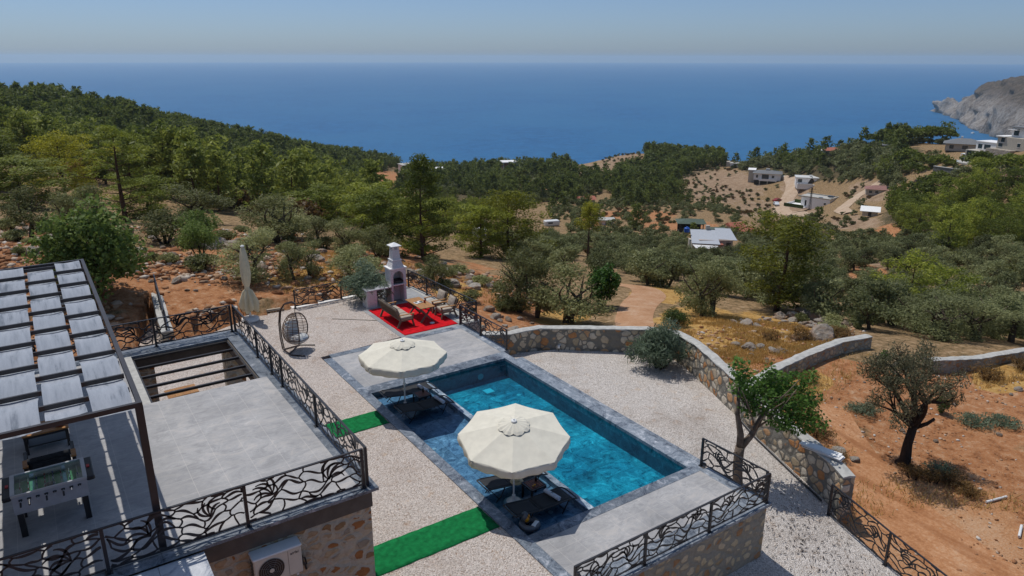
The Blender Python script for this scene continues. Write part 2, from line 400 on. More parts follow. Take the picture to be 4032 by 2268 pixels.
# ------------------------------------------------------------------ material library
M = {}
M['metal_dark'] = mat('black_painted_iron', (.018, .018, .022), .45, .2, 8, spec=.5)
M['pergola_metal'] = mat('dark_brown_steel', (.028, .024, .026), .45, .2, 5, spec=.5)
M['tile'] = mat_tiles('grey_porcelain_tile', (.35, .345, .345), (.43, .40, .37), .62, .62)
M['tile_cool'] = mat_tiles('cool_grey_tile', (.30, .305, .31), (.34, .335, .33), 1.2, .6)
M['marble'] = mat_marble('blue_grey_marble', (.20, .23, .265), (.52, .54, .57), (.06, .075, .10), 2.2, .38, (.9, 50))
M['marble_dark'] = mat_marble('dark_blue_grey_marble', (.15, .18, .215), (.46, .48, .52), (.04, .052, .075), 2.2, .38, (.9, 50))
M['marble_white'] = mat_marble('white_veined_marble', (.60, .61, .63), (.78, .78, .79), (.22, .25, .31), .9, .3)
M['pool_marble'] = mat_marble('pool_floor_marble', (.30, .48, .52), (.90, 1.0, 1.0), (.06, .15, .20), 2.3, .5, (1.2, .6))  # marble; its pale veins also paint caustic ripple light into the floor colour
_m = M['pool_marble']; _nt = _m.node_tree; _p = [n for n in _nt.nodes if n.type == 'BSDF_PRINCIPLED'][0]; _src = _p.inputs['Base Color'].links[0].from_socket
_co = _nt.nodes.new('ShaderNodeTexCoord'); _no = _nt.nodes.new('ShaderNodeTexNoise'); _no.inputs['Scale'].default_value = .55; _no.inputs['Detail'].default_value = 5; _nt.links.new(_co.outputs['Object'], _no.inputs['Vector'])
_rm = _nt.nodes.new('ShaderNodeValToRGB'); _rm.color_ramp.elements[0].position = .40; _rm.color_ramp.elements[0].color = (.52, .60, .66, 1); _rm.color_ramp.elements[1].position = .60; _rm.color_ramp.elements[1].color = (1.2, 1.15, 1.1, 1); _nt.links.new(_no.outputs['Fac'], _rm.inputs[0])
_mu = _nt.nodes.new('ShaderNodeMix'); _mu.data_type = 'RGBA'; _mu.blend_type = 'MULTIPLY'; _mu.inputs[0].default_value = 1; _nt.links.new(_src, _mu.inputs[6]); _nt.links.new(_rm.outputs[0], _mu.inputs[7]); _nt.links.new(_mu.outputs[2], _p.inputs['Base Color'])
M['pool_wall'] = mat_marble('pool_wall_marble', (.12, .19, .24), (.30, .40, .44), (.05, .09, .13), 1.5, .5)
M['shelf_marble'] = mat_marble('shelf_marble', (.26, .34, .42), (.72, .80, .86), (.07, .11, .17), 2.2, .45, (.6, .6))
M['wall_rubble'] = mat_stone_wall('rubble_garden_wall', 3.1, (.215, .20, .17), [(.62, .54, .42), (.50, .25, .11), (.66, .59, .48), (.48, .40, .28), (.58, .36, .20), (.68, .62, .52), (.56, .48, .36), (.60, .55, .46)], .048, .20)
M['wall_terrace'] = mat_stone_wall('terrace_stone_wall', 3.4, (.33, .295, .235), [(.60, .50, .34), (.44, .32, .19), (.60, .50, .36), (.40, .23, .12), (.50, .42, .30)], .105, .30, 1.2, .04)
M['wall_house'] = mat_stone_wall('house_stone_wall', 3.5, (.47, .415, .325), [(.42, .32, .21), (.30, .19, .10), (.46, .37, .25), (.36, .16, .06), (.34, .30, .24), (.44, .35, .22)], .105, .30, 1.35, .05)
M['concrete'] = mat('rough_concrete', (.44, .43, .40), .9, .16, 5, .012, 30)
M['concrete_dark'] = mat('dark_plaster_band', (.105, .090, .075), .85, .14, 4, .006, 40)
M['plaster_white'] = mat('white_plaster', (.80, .79, .77), .85, .06, 3, .004, 60)
M['plaster_cream'] = mat('cream_stone_plaster', (.46, .42, .35), .85, .12, 3, .004, 60)
M['gravel'] = mat_gravel('pale_pink_gravel', (.55, .465, .405), (.665, .59, .53), (.42, .30, .22))
M['gravel_low'] = mat_gravel('pale_white_gravel', (.56, .505, .455), (.68, .625, .575), (.42, .34, .28))
M['mat_green'] = mat('green_artificial_turf', (.008, .155, .045), .95, .26, 7, .012, 160, spec=.1)
M['carpet_red'] = mat('red_outdoor_carpet', (.55, .008, .014), .95, .20, 5, .01, 160, spec=.1)
M['canvas'] = mat('cream_canvas', (.70, .66, .55), .85, .05, 5, .003, 120, spec=.15)
M['canvas_warm'] = mat('warm_cream_canvas', (.66, .58, .40), .85, .06, 5, .003, 120, spec=.15)
M['white_plastic'] = mat('white_plastic', (.72, .72, .70), .4, .05, 6, spec=.5)
M['white_metal'] = mat('white_painted_metal', (.66, .66, .64), .45, .06, 6, spec=.5)
M['sling_black'] = mat('charcoal_sling_mesh', (.030, .031, .034), .75, .2, 60, .003, 200, spec=.3)
M['rattan_black'] = mat('black_plastic_frame', (.012, .012, .014), .4, .2, 8, spec=.5)
M['towel'] = mat('white_blue_towel', (.62, .66, .74), .95, .1, 25, .01, 150, spec=.1)
M['wood'] = mat_wood('honey_teak', (.42, .21, .075), 1, 'Y')
M['wood_x'] = mat_wood('honey_teak_slats', (.40, .19, .065), 1, 'X')
M['wood_red'] = mat_wood('red_brown_slats', (.17, .055, .03), 1, 'X')
M['wood_grey'] = mat_wood('olive_brown_timber_frame', (.16, .12, .085), 1, 'Y')
M['cushion_beige'] = mat('beige_cushion', (.42, .36, .29), .95, .08, 14, .006, 90, spec=.1)
M['cushion_dark'] = mat('charcoal_cushion', (.03, .032, .036), .9, .2, 12, .006, 80, spec=.1)
M['cushion_pale'] = mat('pale_grey_cushion', (.55, .55, .54), .95, .06, 10, .006, 70, spec=.1)
M['wicker'] = mat_wood('brown_wicker', (.13, .07, .035), 2, 'X')
M['steel_brown'] = mat('dark_brown_tube', (.035, .016, .012), .4, .2, 6)
M['brick_white'] = None
M['rock'] = None

t = NT('white_painted_brick')
v = t.coord()
br = t.n('TexBrick'); br.inputs['Scale'].default_value = 1.0; br.inputs['Brick Width'].default_value = .22; br.inputs['Row Height'].default_value = .075; br.inputs['Mortar Size'].default_value = .006
br.inputs['Color1'].default_value = (.66, .64, .63, 1); br.inputs['Color2'].default_value = (.72, .70, .69, 1); br.inputs['Mortar'].default_value = (.46, .45, .45, 1)
c_ = t.n('SeparateXYZ'); t.l(v, c_.inputs[0]); cb = t.n('CombineXYZ')
t.l(t.math('ADD', c_.outputs[0], c_.outputs[1]), cb.inputs[0]); t.l(c_.outputs[2], cb.inputs[1]); t.l(cb.outputs[0], br.inputs['Vector'])
M['brick_white'] = t.done(t.pbsdf(t.mix(.3, br.outputs['Color'], t.ramp(t.noise(v, 9, 4), [(.3, (.5, .48, .47)), (.7, (.78, .76, .75))])), .8, t.bump(t.math('SUBTRACT', 1.0, br.outputs['Fac']), .8, .006), 0, .2))

t = NT('weathered_limestone')
v = t.coord()
oi = t.n('ObjectInfo')
f = t.math('ADD', t.math('MULTIPLY', t.noise(v, 2.2, 8, .7), .72), t.math('MULTIPLY', oi.outputs['Random'], .28))
c = t.ramp(f, [(.25, (.15, .11, .08)), (.42, (.30, .24, .185)), (.58, (.40, .355, .30)), (.75, (.50, .465, .42))])
c = t.mix(t.ramp(t.noise(v, .9, 4), [(.5, (0, 0, 0)), (.7, (.8, .8, .8))]), c, (.38, .20, .10))
M['rock'] = t.done(t.pbsdf(c, .9, t.bump(t.noise(v, 5, 9, .75), 1.0, .12), 0, .2))

t = NT('reddish_rubble_stone')
v = t.coord()
at = t.n('Attribute'); at.attribute_name = 'tint'
c = t.ramp(at.outputs['Fac'], [(0, (.20, .08, .032)), (.35, (.34, .16, .075)), (.62, (.42, .25, .14)), (.85, (.48, .38, .29)), (1, (.56, .51, .45))])
M['rubble'] = t.done(t.pbsdf(c, .9, t.bump(t.noise(v, 14, 5), .8, .03), 0, .2))

# ground: earth / rubble / dry grass / scrub / cut limestone chosen by ground-cover attributes
t = NT('hillside_ground')
v = t.coord()
def attr(n):
    a = t.n('Attribute'); a.attribute_name = n; return a.outputs['Fac']
n1 = t.noise(v, .35, 8, .68); n2 = t.noise(v, 2.4, 8, .72); n3 = t.noise(v, .06, 5, .6); n4 = t.noise(v, 14, 6, .7)
red = t.ramp(n2, [(.34, (.20, .078, .030)), (.46, (.36, .155, .065)), (.56, (.43, .205, .095)), (.68, (.52, .34, .21))])
red = t.mix(t.ramp(n4, [(.52, (0, 0, 0)), (.72, (.75, .75, .75))]), red, (.45, .30, .19))
road = t.ramp(t.math('ADD', t.math('MULTIPLY', n1, .5), t.math('MULTIPLY', n4, .5)), [(.38, (.36, .16, .07)), (.5, (.47, .235, .11)), (.62, (.56, .35, .21))])
gold = t.ramp(t.math('ADD', t.math('MULTIPLY', n2, .5), t.math('MULTIPLY', n4, .5)), [(.36, (.22, .11, .04)), (.47, (.42, .235, .072)), (.56, (.52, .33, .115)), (.68, (.60, .46, .28))])
scrub = t.ramp(n2, [(.34, (.08, .06, .03)), (.44, (.19, .13, .065)), (.56, (.33, .215, .115)), (.68, (.45, .33, .21))])
pale = t.ramp(t.math('ADD', t.math('MULTIPLY', n2, .6), t.math('MULTIPLY', n1, .4)), [(.36, (.11, .07, .04)), (.45, (.24, .16, .098)), (.54, (.34, .235, .155)), (.66, (.46, .37, .28))])
c = scrub
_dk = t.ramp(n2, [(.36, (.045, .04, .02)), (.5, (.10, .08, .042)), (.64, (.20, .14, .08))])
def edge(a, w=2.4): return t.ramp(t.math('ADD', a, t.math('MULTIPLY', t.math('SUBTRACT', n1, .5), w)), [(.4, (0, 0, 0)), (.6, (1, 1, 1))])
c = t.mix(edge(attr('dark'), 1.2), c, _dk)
c = t.mix(edge(attr('earth')), c, red)
c = t.mix(edge(attr('pale')), c, pale)
c = t.mix(edge(attr('gold')), c, gold)
c = t.mix(edge(attr('road'), 1.4), c, road)
h = t.math('ADD', t.math('MULTIPLY', n2, .6), t.math('MULTIPLY', n4, .4))
M['ground'] = t.done(t.pbsdf(c, .95, t.bump(h, 1.0, .12), 0, .1))

t = NT('dusty_track')
v = t.coord()
c = t.ramp(t.math('ADD', t.math('MULTIPLY', t.noise(v, .5, 6), .5), t.math('MULTIPLY', t.noise(v, 4, 7, .7), .5)), [(.3, (.34, .23, .15)), (.5, (.46, .34, .24)), (.7, (.56, .45, .34))])
M['track'] = t.done(t.pbsdf(c, .95, None, 0, .1))

t = NT('reddish_dirt_path')
v = t.coord()
c = t.ramp(t.math('ADD', t.math('MULTIPLY', t.noise(v, .8, 6), .5), t.math('MULTIPLY', t.noise(v, 6, 7, .7), .5)), [(.3, (.30, .15, .075)), (.5, (.44, .25, .14)), (.66, (.52, .36, .25)), (.78, (.66, .58, .50))])
M['path'] = t.done(t.pbsdf(c, .95, t.bump(t.noise(v, 9, 5), .6, .04), 0, .1))

t = NT('orange_dirt_road')
v = t.coord()
rut = t.noise(t.coord((1.8, .22, 1)), 1.0, 4, .6)
c = t.ramp(t.math('ADD', t.math('MULTIPLY', t.noise(v, .9, 7), .45), t.math('MULTIPLY', t.noise(v, 9, 7, .7), .55)), [(.36, (.33, .145, .062)), (.48, (.45, .215, .10)), (.58, (.53, .29, .155)), (.7, (.58, .39, .25))])
c = t.mix(t.ramp(rut, [(.5, (0, 0, 0)), (.66, (.7, .7, .7))]), c, (.30, .125, .052))
M['road'] = t.done(t.pbsdf(c, .95, t.bump(t.noise(v, 12, 6, .7), .7, .05), 0, .1))

# sea: deep blue body with wind ripple
t = NT('sea_water')
v = t.coord()
w1 = t.noise(v, .055, 5, .6); w2 = t.noise(v, .22, 5, .65); w3 = t.noise(v, .0035, 3)
c = t.ramp(t.math('ADD', t.math('MULTIPLY', w1, .55), t.math('MULTIPLY', w2, .45)), [(.36, (.006, .078, .205)), (.66, (.020, .150, .345))])
c = t.mix(t.ramp(w3, [(.38, (0, 0, 0)), (.62, (.7, .7, .7))]), c, (.022, .135, .29))
hh_ = t.math('ADD', w1, t.math('MULTIPLY', w2, .5))
M['sea'] = t.done(t.pbsdf(c, .5, t.bump(hh_, .7, 1.2), 0, .16))

# pool water: a clear tinted surface that mirrors a little sky
def water(name, tint, amp):
    t = NT(name)
    v = t.coord()
    b = t.bump(t.math('ADD', t.noise(v, 2.2, 3), t.math('MULTIPLY', t.noise(v, 7, 2), .35)), amp, .03)
    tr = t.n('BsdfTransparent'); tr.inputs[0].default_value = (*tint, 1)
    gl = t.n('BsdfGlossy'); gl.inputs['Roughness'].default_value = .04; t.l(b, gl.inputs['Normal'])
    fr = t.n('Fresnel'); fr.inputs['IOR'].default_value = 1.33; t.l(b, fr.inputs['Normal'])
    mx = t.n('MixShader'); t.l(t.math('MULTIPLY', fr.outputs[0], .8), mx.inputs[0]); t.l(tr.outputs[0], mx.inputs[1]); t.l(gl.outputs[0], mx.inputs[2])
    return t.done(mx)
M['pool_water'] = water('pool_water', (.15, .68, .83), .35)
M['shelf_water'] = water('shallow_water', (.50, .72, .86), .35)
t = NT('clear_glass')
tr = t.n('BsdfTransparent'); tr.inputs[0].default_value = (.80, .88, .86, 1)
gl = t.n('BsdfGlossy'); gl.inputs['Roughness'].default_value = .05
mx = t.n('MixShader'); mx.inputs[0].default_value = .14; t.l(tr.outputs[0], mx.inputs[1]); t.l(gl.outputs[0], mx.inputs[2])
M['glass_clear'] = t.done(mx)

# pergola cloth: woven pale grey with darker streaks running along the strip
t = NT('grey_woven_shade_cloth')
v = t.coord((9, 1.1, 1)); v2 = t.coord((60, 60, 60)); v3 = t.coord()
a = t.noise(v, 1.0, 6, .65); b = t.noise(v2, 1.0, 2); d_ = t.noise(v3, .9, 3)
c = t.ramp(a, [(.25, (.25, .28, .325)), (.45, (.41, .445, .50)), (.62, (.49, .525, .58)), (.8, (.38, .42, .485))])
c = t.mix(t.math('MULTIPLY', t.ramp(t.math('MULTIPLY', a, d_), [(.13, (1, 1, 1)), (.2, (0, 0, 0))]), .7), c, (.13, .155, .19))
c = t.mix(t.math('MULTIPLY', b, .45), c, (.23, .255, .30))
_d = t.pbsdf(c, .9, t.bump(b, .25, .004), 0, .1); _tr = t.n('BsdfTranslucent'); t.l(c, _tr.inputs[0])
_mx = t.n('MixShader'); _mx.inputs[0].default_value = .22; t.l(_d.outputs[0], _mx.inputs[1]); t.l(_tr.outputs[0], _mx.inputs[2])
M['cloth'] = t.done(_mx)

# ------------------------------------------------------------------ terrain (thin-plate surface through surveyed heights)
SEA = -118.5
_c = np.array(CTRL, float)
_A, _L, _Z = _c[:, 0], np.log(_c[:, 1]), _c[:, 2]
_feat = lambda a, l: np.stack([a / 18.0, l * 2.2], -1)
_X = _feat(_A, _L)
_phi = lambda r2: np.where(r2 > 1e-12, .5 * r2 * np.log(np.maximum(r2, 1e-12)), 0)
_n = len(_X)
_K = np.zeros((_n + 3, _n + 3))
_K[:_n, :_n] = _phi(((_X[:, None] - _X[None]) ** 2).sum(-1)) + np.eye(_n) * .02
_K[:_n, _n:] = np.c_[np.ones(_n), _X]; _K[_n:, :_n] = _K[:_n, _n:].T
_S = np.linalg.solve(_K, np.r_[_Z, 0, 0, 0])
def hz(x, y):
    x = np.atleast_1d(np.asarray(x, float)); y = np.atleast_1d(np.asarray(y, float))
    d = np.maximum(np.hypot(x, y), 8); a = np.degrees(np.arctan2(x, y))
    q = _feat(a, np.log(d)); out = np.zeros(len(q))
    for i in range(0, len(q), 3000):
        out[i:i + 3000] = _phi(((q[i:i + 3000, None] - _X[None]) ** 2).sum(-1)) @ _S[:_n] + _S[_n] + q[i:i + 3000] @ _S[_n + 1:]
    return out
def vnoise(x, y, seed=0):
    """smooth value noise"""
    r = np.random.default_rng(seed); g = r.random((256, 256))
    xi = np.floor(x).astype(int); yi = np.floor(y).astype(int); fx = x - xi; fy = y - yi
    fx = fx * fx * (3 - 2 * fx); fy = fy * fy * (3 - 2 * fy)
    G = lambda i, j: g[i % 256, j % 256]
    return (G(xi, yi) * (1 - fx) + G(xi + 1, yi) * fx) * (1 - fy) + (G(xi, yi + 1) * (1 - fx) + G(xi + 1, yi + 1) * fx) * fy
CH, SH, CP, SP = math.cos(HEAD), math.sin(HEAD), math.cos(PITCH), math.sin(PITCH)
def sight(x, y, z):
    """bearing of a place as seen from the drone, used only to decide which ground cover grows there"""
    r = x * CH - y * SH; f = x * SH + y * CH; zz = z - HC
    dz = f * CP - zz * SP; up = f * SP + zz * CP
    dz = np.where(dz > .1, dz, .1)
    return 1288 + 1822.1 * r / dz, 724.5 - 1822.1 * up / dz, dz
def zlow(v): return np.interp(v, [7, 10, 15], [-2.1, -1.8, -1.0])
PLOT = [(-8, 8), (-8, 31), (2.4, 31), (4.0, 36), (4.2, 32.6), (7.0, 33.0), (9.6, 33.3), (15.9, 33.3), (16.3, 26.8), (15.6, 24.6), (8.6, 8)]
LOWP = [(15.3, 24.9), (16.5, 24.8), (18.1, 24.6), (20.5, 22.7), (22.1, 20.6), (22.3, 19.2), (20.5, 15.1), (19.2, 10.5), (18.3, 7.5), (17.2, 3), (9, 3), (8.6, 8), (8.6, 10.3), (15.2, 10.3)]
def inpoly(x, y, poly):
    c = np.zeros(x.shape, bool); j = len(poly) - 1
    for i in range(len(poly)):
        xi, yi = poly[i]; xj, yj = poly[j]
        c ^= ((yi > y) != (yj > y)) & (x < (xj - xi) * (y - yi) / (yj - yi + 1e-12) + xi)
        j = i
    return c
def ground(x, y):
    x = np.atleast_1d(np.asarray(x, float)); y = np.atleast_1d(np.asarray(y, float))
    z = hz(x, y); d = np.hypot(x, y)
    amp = np.clip((d - 20) / 60, .05, 1)
    z = z + amp * (.35 * (vnoise(x * .22, y * .22, 1) - .5) + .22 * (vnoise(x * .6, y * .6, 2) - .5)) + np.clip((d - 90) / 200, 0, 1) * 3.0 * (vnoise(x * .035 + 9, y * .035, 3) - .5)
    return z

GZ = []      # ground-cover patches as bearing ellipses (x, y, rx, ry, kind, strength)
def patch(kind, *e):
    for q in e: GZ.append((kind, *q))
patch('earth', (120, 680, 330, 120), (420, 720, 280, 90), (560, 650, 180, 60), (800, 700, 200, 90), (1120, 760, 200, 110), (980, 650, 140, 40), (1330, 790, 160, 40), (2400, 1050, 330, 160), (2300, 1300, 400, 260), (1960, 930, 90, 60), (960, 452, 75, 24), (2240, 590, 60, 30), (1330, 470, 120, 18), (1600, 540, 110, 14), (1700, 566, 110, 14), (1500, 560, 60, 12), (2180, 690, 60, 30), (2480, 690, 70, 25))
patch('pale', (1815, 470, 120, 50), (1900, 525, 60, 24), (2010, 540, 70, 28), (1560, 402, 60, 26), (1480, 425, 70, 16), (1640, 470, 60, 20), (2190, 480, 60, 32), (2150, 560, 80, 20), (2540, 420, 50, 18), (2230, 660, 50, 16), (1350, 462, 60, 12), (1430, 470, 60, 10), (1295, 440, 60, 10), (2000, 470, 40, 40))
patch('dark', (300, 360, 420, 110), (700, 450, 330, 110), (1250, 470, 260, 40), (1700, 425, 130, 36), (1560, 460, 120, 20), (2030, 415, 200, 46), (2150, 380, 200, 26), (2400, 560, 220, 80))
patch('gold', (1870, 835, 190, 62), (1760, 800, 120, 40), (1660, 740, 80, 30), (780, 700, 120, 38), (1150, 735, 70, 30), (2040, 960, 60, 34), (1420, 800, 80, 24), (2520, 950, 90, 40), (2060, 1110, 60, 50), (2330, 1230, 110, 34))
patch('road', (2330, 1300, 260, 130), (2200, 1220, 120, 60), (2480, 1420, 260, 120))
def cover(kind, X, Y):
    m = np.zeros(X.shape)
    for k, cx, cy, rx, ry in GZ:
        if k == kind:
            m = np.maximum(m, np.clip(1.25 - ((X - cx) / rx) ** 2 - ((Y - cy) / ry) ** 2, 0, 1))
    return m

az = np.unique(np.concatenate([np.arange(-180, -20, 5.0), np.arange(-20, 90, .22), np.arange(90, 181, 5.0)]))
dd = np.concatenate([[.5, 4, 7], np.exp(np.linspace(math.log(8.5), math.log(1600), 430))])
AZ, DD = np.meshgrid(np.radians(az), dd)
gx = (DD * np.sin(AZ)).ravel(); gy = (DD * np.cos(AZ)).ravel()
gz = ground(gx, gy)
X_, Y_, _d = sight(gx, gy, gz)
front = (gx * SH + gy * CH) > 0
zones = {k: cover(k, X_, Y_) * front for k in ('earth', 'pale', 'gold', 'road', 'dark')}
near = np.hypot(gx, gy) < 34
zones['earth'] = np.maximum(zones['earth'], near * .8)
ip = inpoly(gx, gy, PLOT); il = inpoly(gx, gy, LOWP)
gz = np.where(ip, np.minimum(gz, -.45), gz)
gz = np.where(il | (np.hypot(gx, gy) < 13), np.minimum(gz, zlow(gy) - .3), gz)
gz = np.where((gx > 8.4) & (gx < 15.4) & (gy > 9.8) & (gy < 23.2), -3.0, gz)
na = len(az)
idx = np.arange(len(gx)).reshape(len(dd), na)
a_, b_, c_, d_ = idx[:-1, :-1], idx[:-1, 1:], idx[1:, 1:], idx[1:, :-1]
ff = np.stack([a_.ravel(), b_.ravel(), c_.ravel(), d_.ravel()], -1)[:, ::-1]
# leave a hole under the pool basin so the basin is open
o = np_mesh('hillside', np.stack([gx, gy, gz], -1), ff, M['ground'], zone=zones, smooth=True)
tag(o, 'rocky hillside of red earth, dry grass and scrub falling to the sea', 'hillside', kind='structure')

# sea
r = 19200; n = 128
vs = [(0, 0, SEA)]; fs = []
rad = [300, 700, 1200, 2200, 4500, 9000, r]
for q in rad:
    for k in range(n): vs.append((q * math.sin(2 * math.pi * k / n), q * math.cos(2 * math.pi * k / n), SEA))
for k in range(n):
    j = (k + 1) % n
    fs.append((0, 1 + j, 1 + k))
    for i in range(len(rad) - 1):
        fs.append((1 + i * n + k, 1 + i * n + j, 1 + (i + 1) * n + j, 1 + (i + 1) * n + k))
mb = MB(); mb.add(vs, fs)
tag(mb.build('sea', M['sea']), 'wide deep blue sea reaching the hazy horizon', 'sea', kind='structure')

# ------------------------------------------------------------------ gravel courts
mb = MB()
mb.prism([(4.7, 8.2), (8.66, 8.2), (8.66, 26.66), (12.55, 26.9), (12.55, 30.8), (13.9, 31.0), (13.9, 33.25), (9.6, 33.2), (8.2, 33.1), (6.9, 32.6), (5.0, 31.6), (4.3, 30.6), (4.0, 35.6), (1.6, 39.0), (-3, 38.0), (-6, 33), (-6, 23.0), (4.7, 23.0)], -.30, -.035)
tag(mb.build('gravel_court', M['gravel']), 'pale pink gravel court between the house and the pool', 'gravel', kind='structure')
# lower court is a gently sloping sheet
def sheet(name, poly_rows, m, label, cat):
    mb = MB(); vs = []; fs = []
    n = len(poly_rows[0])
    for rw in poly_rows: vs += rw
    for i in range(len(poly_rows) - 1):
        for j in range(n - 1): fs.append((i * n + j, i * n + j + 1, (i + 1) * n + j + 1, (i + 1) * n + j))
    mb.add(vs, fs)
    return tag(mb.build(name, m, smooth=True), label, cat, kind='structure')
WALLB = [(15.4, 25.2), (16.48, 24.5), (17.95, 24.27), (20.14, 22.46), (21.45, 21.3), (22.05, 20.4), (21.76, 19.29), (20.12, 15.22), (19.72, 13.92), (18.93, 10.67), (18.55, 10.2), (18.08, 8.2), (17.69, 6.59), (16.9, 3.2)]
rows_ = []
for v in np.concatenate([np.arange(2.5, 15, .5), np.arange(15, 24.9, .8)]):
    us = [8.4 if v < 10.3 else 15.2]
    # right border at this v
    cr = []
    for (u0, v0), (u1, v1) in zip(WALLB[:-1], WALLB[1:]):
        if min(v0, v1) <= v <= max(v0, v1) and abs(v1 - v0) > 1e-6: cr.append(u0 + (u1 - u0) * (v - v0) / (v1 - v0))
    ur = (max(cr) if cr else 16.7) + .12
    rows_.append([(us[0] + (ur - us[0]) * k / 10, float(v), float(zlow(v)) + .015 * math.sin(k * 2.1 + v)) for k in range(11)])
sheet('lower_gravel_court', rows_, M['gravel_low'], 'white gravel ground sloping down beside the pool to the stone wall', 'gravel')

# ------------------------------------------------------------------ swimming pool
pool = thing('swimming_pool', 'long blue swimming pool with dark marble edging and a shallow ledge', 'pool', (9.0, 12.63, 0))
def at_pool(o): 
    o.matrix_parent_inverse = Matrix.Translation((-9.0, -12.63, 0)); return o
mb = MB()
mb.box(8.9, 14.85, 12.5, 22.5, -.95, -.75)
at_pool(mb.build('basin_floor', M['pool_marble'], pool))
mb = MB()
mb.box(14.75, 14.9, 12.5, 22.5, -.75, -.32); mb.box(9.0, 14.75, 22.4, 22.55, -.75, -.32); mb.box(9.0, 14.75, 12.5, 12.63, -.75, -.32); mb.box(8.9, 9.0, 12.5, 22.5, -.75, -.32)
at_pool(mb.build('basin_wall', M['pool_wall'], pool))
arc = [(11.2 + 1.22 * math.cos(t), 17.35 + 1.22 * math.sin(t)) for t in np.linspace(-math.pi / 2, -1.5 * math.pi, 20)]
ledge = [(9.0, 12.63), (11.2, 12.63)] + arc + [(11.2, 22.4), (9.0, 22.4)]
mb = MB(); mb.prism(ledge, -.75, -.26)
at_pool(mb.build('sun_ledge', M['shelf_marble'], pool))
for v0, v1 in ((12.66, 16.1), (18.6, 22.37)):
    mb = MB(); mb.box(11.06, 11.26, v0, v1, -.26, -.085); at_pool(mb.build('ledge_kerb', M['shelf_marble'], pool))
arc2 = [(11.2 + .8 * math.cos(t), 17.35 + .8 * math.sin(t)) for t in np.linspace(-math.pi / 2, -1.5 * math.pi, 16)]
mb = MB(); mb.prism(arc + arc2[::-1], -.75, -.48)
at_pool(mb.build('round_step', M['pool_wall'], pool))
mb = MB()
mb.box(8.66, 9.0, 10.1, 26.3, -.32, 0); at_pool(mb.build('coping', M['marble_dark'], pool))
mb = MB(); mb.box(9.0, 14.75, 22.4, 23.0, -.32, 0); at_pool(mb.build('coping', M['marble_dark'], pool))
mb = MB(); mb.box(9.0, 14.75, 12.3, 12.63, -.32, 0); at_pool(mb.build('coping', M['marble_dark'], pool))
mb = MB(); mb.box(14.75, 15.08, 12.3, 23.0, -.32, 0); mb.box(15.08, 15.46, 12.55, 22.2, -1.6, -.05); at_pool(mb.build('coping', M['marble'], pool))
for x, y, z, r in [(10.3, 13.4, -.26, .07), (9.25, 18.1, -.26, .07), (12.0, 14.0, -.75, .085), (13.8, 13.9, -.75, .085), (14.1, 17.0, -.75, .085), (14.2, 20.6, -.75, .085), (12.2, 17.6, -.75, .085), (12.3, 21.3, -.75, .085)]:
    mb = MB(); mb.lathe([(r, 0), (r, .012), (r * .8, .02), (0, .02)], 16, (x, y, z))
    at_pool(mb.build('pool_light', M['white_plastic'], pool))
mb = MB(); mb.box(13.25, 13.6, 21.35, 21.7, -.75, -.735)
at_pool(mb.build('floor_drain', M['plaster_white'], pool))
mb = MB(); mb.lathe([(.13, 0), (.13, .012), (0, .015)], 14, (0, 0, 0)); dl = mb.build('wall_lamp', M['white_plastic'], pool)
dl.matrix_parent_inverse = Matrix.Translation((-9, -12.63, 0)); dl.matrix_basis = Matrix.Translation((13.6, 22.4, -.52)) @ Matrix.Rotation(math.radians(90), 4, 'X')
# water
mb = MB()
mb.add([(x, y, -.10) for x, y in [(11.262, 12.63), (14.75, 12.63), (14.75, 22.4), (11.262, 22.4)]], [(0, 1, 2, 3)])
mb.add([(x, y, -.10) for x, y in [(11.262, 16.13)] + arc + [(11.262, 18.57)]][::-1], [tuple(range(len(arc) + 2))][:1])
tag(mb.build('pool_water', M['pool_water']), 'clear turquoise water filling the deep part of the pool', 'water', kind='structure')
mb = MB()
mb.add([(x, y, -.12) for x, y in [(9.0, 12.63), (11.06, 12.63), (11.06, 16.13)] + arc[2:-2] + [(11.06, 18.57), (11.06, 22.4), (9.0, 22.4)]], [tuple(range(len(arc) - 4 + 6))])
tag(mb.build('ledge_water', M['shelf_water']), 'thin sheet of clear water over the pool sun ledge', 'water', kind='structure')

# pool decks
def deck(name, label, tile_rect, z0, borders, body):
    t = thing(name, label, 'deck', (tile_rect[0], tile_rect[2], 0))
    inv = Matrix.Translation((-tile_rect[0], -tile_rect[2], 0))
    mb = MB(); mb.box(tile_rect[0], tile_rect[1], tile_rect[2], tile_rect[3], -.3, z0); o = mb.build('tiled_floor', M['tile'], t); o.matrix_parent_inverse = inv
    for b in borders:
        mb = MB(); mb.box(*b); o = mb.build('marble_border', M['marble'], t); o.matrix_parent_inverse = inv
    mb = MB()
    for b in body: mb.box(*b)
    o = mb.build('stone_base', M['wall_terrace'], t); o.matrix_parent_inverse = inv
    return t
deck('far_pool_deck', 'grey tiled deck with marble border at the far end of the pool', (9.0, 14.98, 23.0, 26.3), -.008,
     [(9.0, 15.34, 26.3, 26.66, -.3, 0), (14.98, 15.34, 23.0, 26.3, -.3, .0)], [(9.05, 15.28, 23.05, 26.6, -2.2, -.3)])
deck('near_pool_deck', 'grey tiled deck above a stone wall at the near end of the pool', (9.0, 14.93, 10.72, 12.3), -.008,
     [(8.5, 15.33, 10.08, 10.72, -.09, -.004) if False else (9.0, 15.33, 10.1, 10.72, -.09, -.004), (14.93, 15.33, 10.72, 12.3, -.09, -.004)],
     [(8.62, 15.24, 10.2, 10.6, -2.4, -.092), (14.9, 15.242, 10.6, 12.5, -2.4, -.092)])

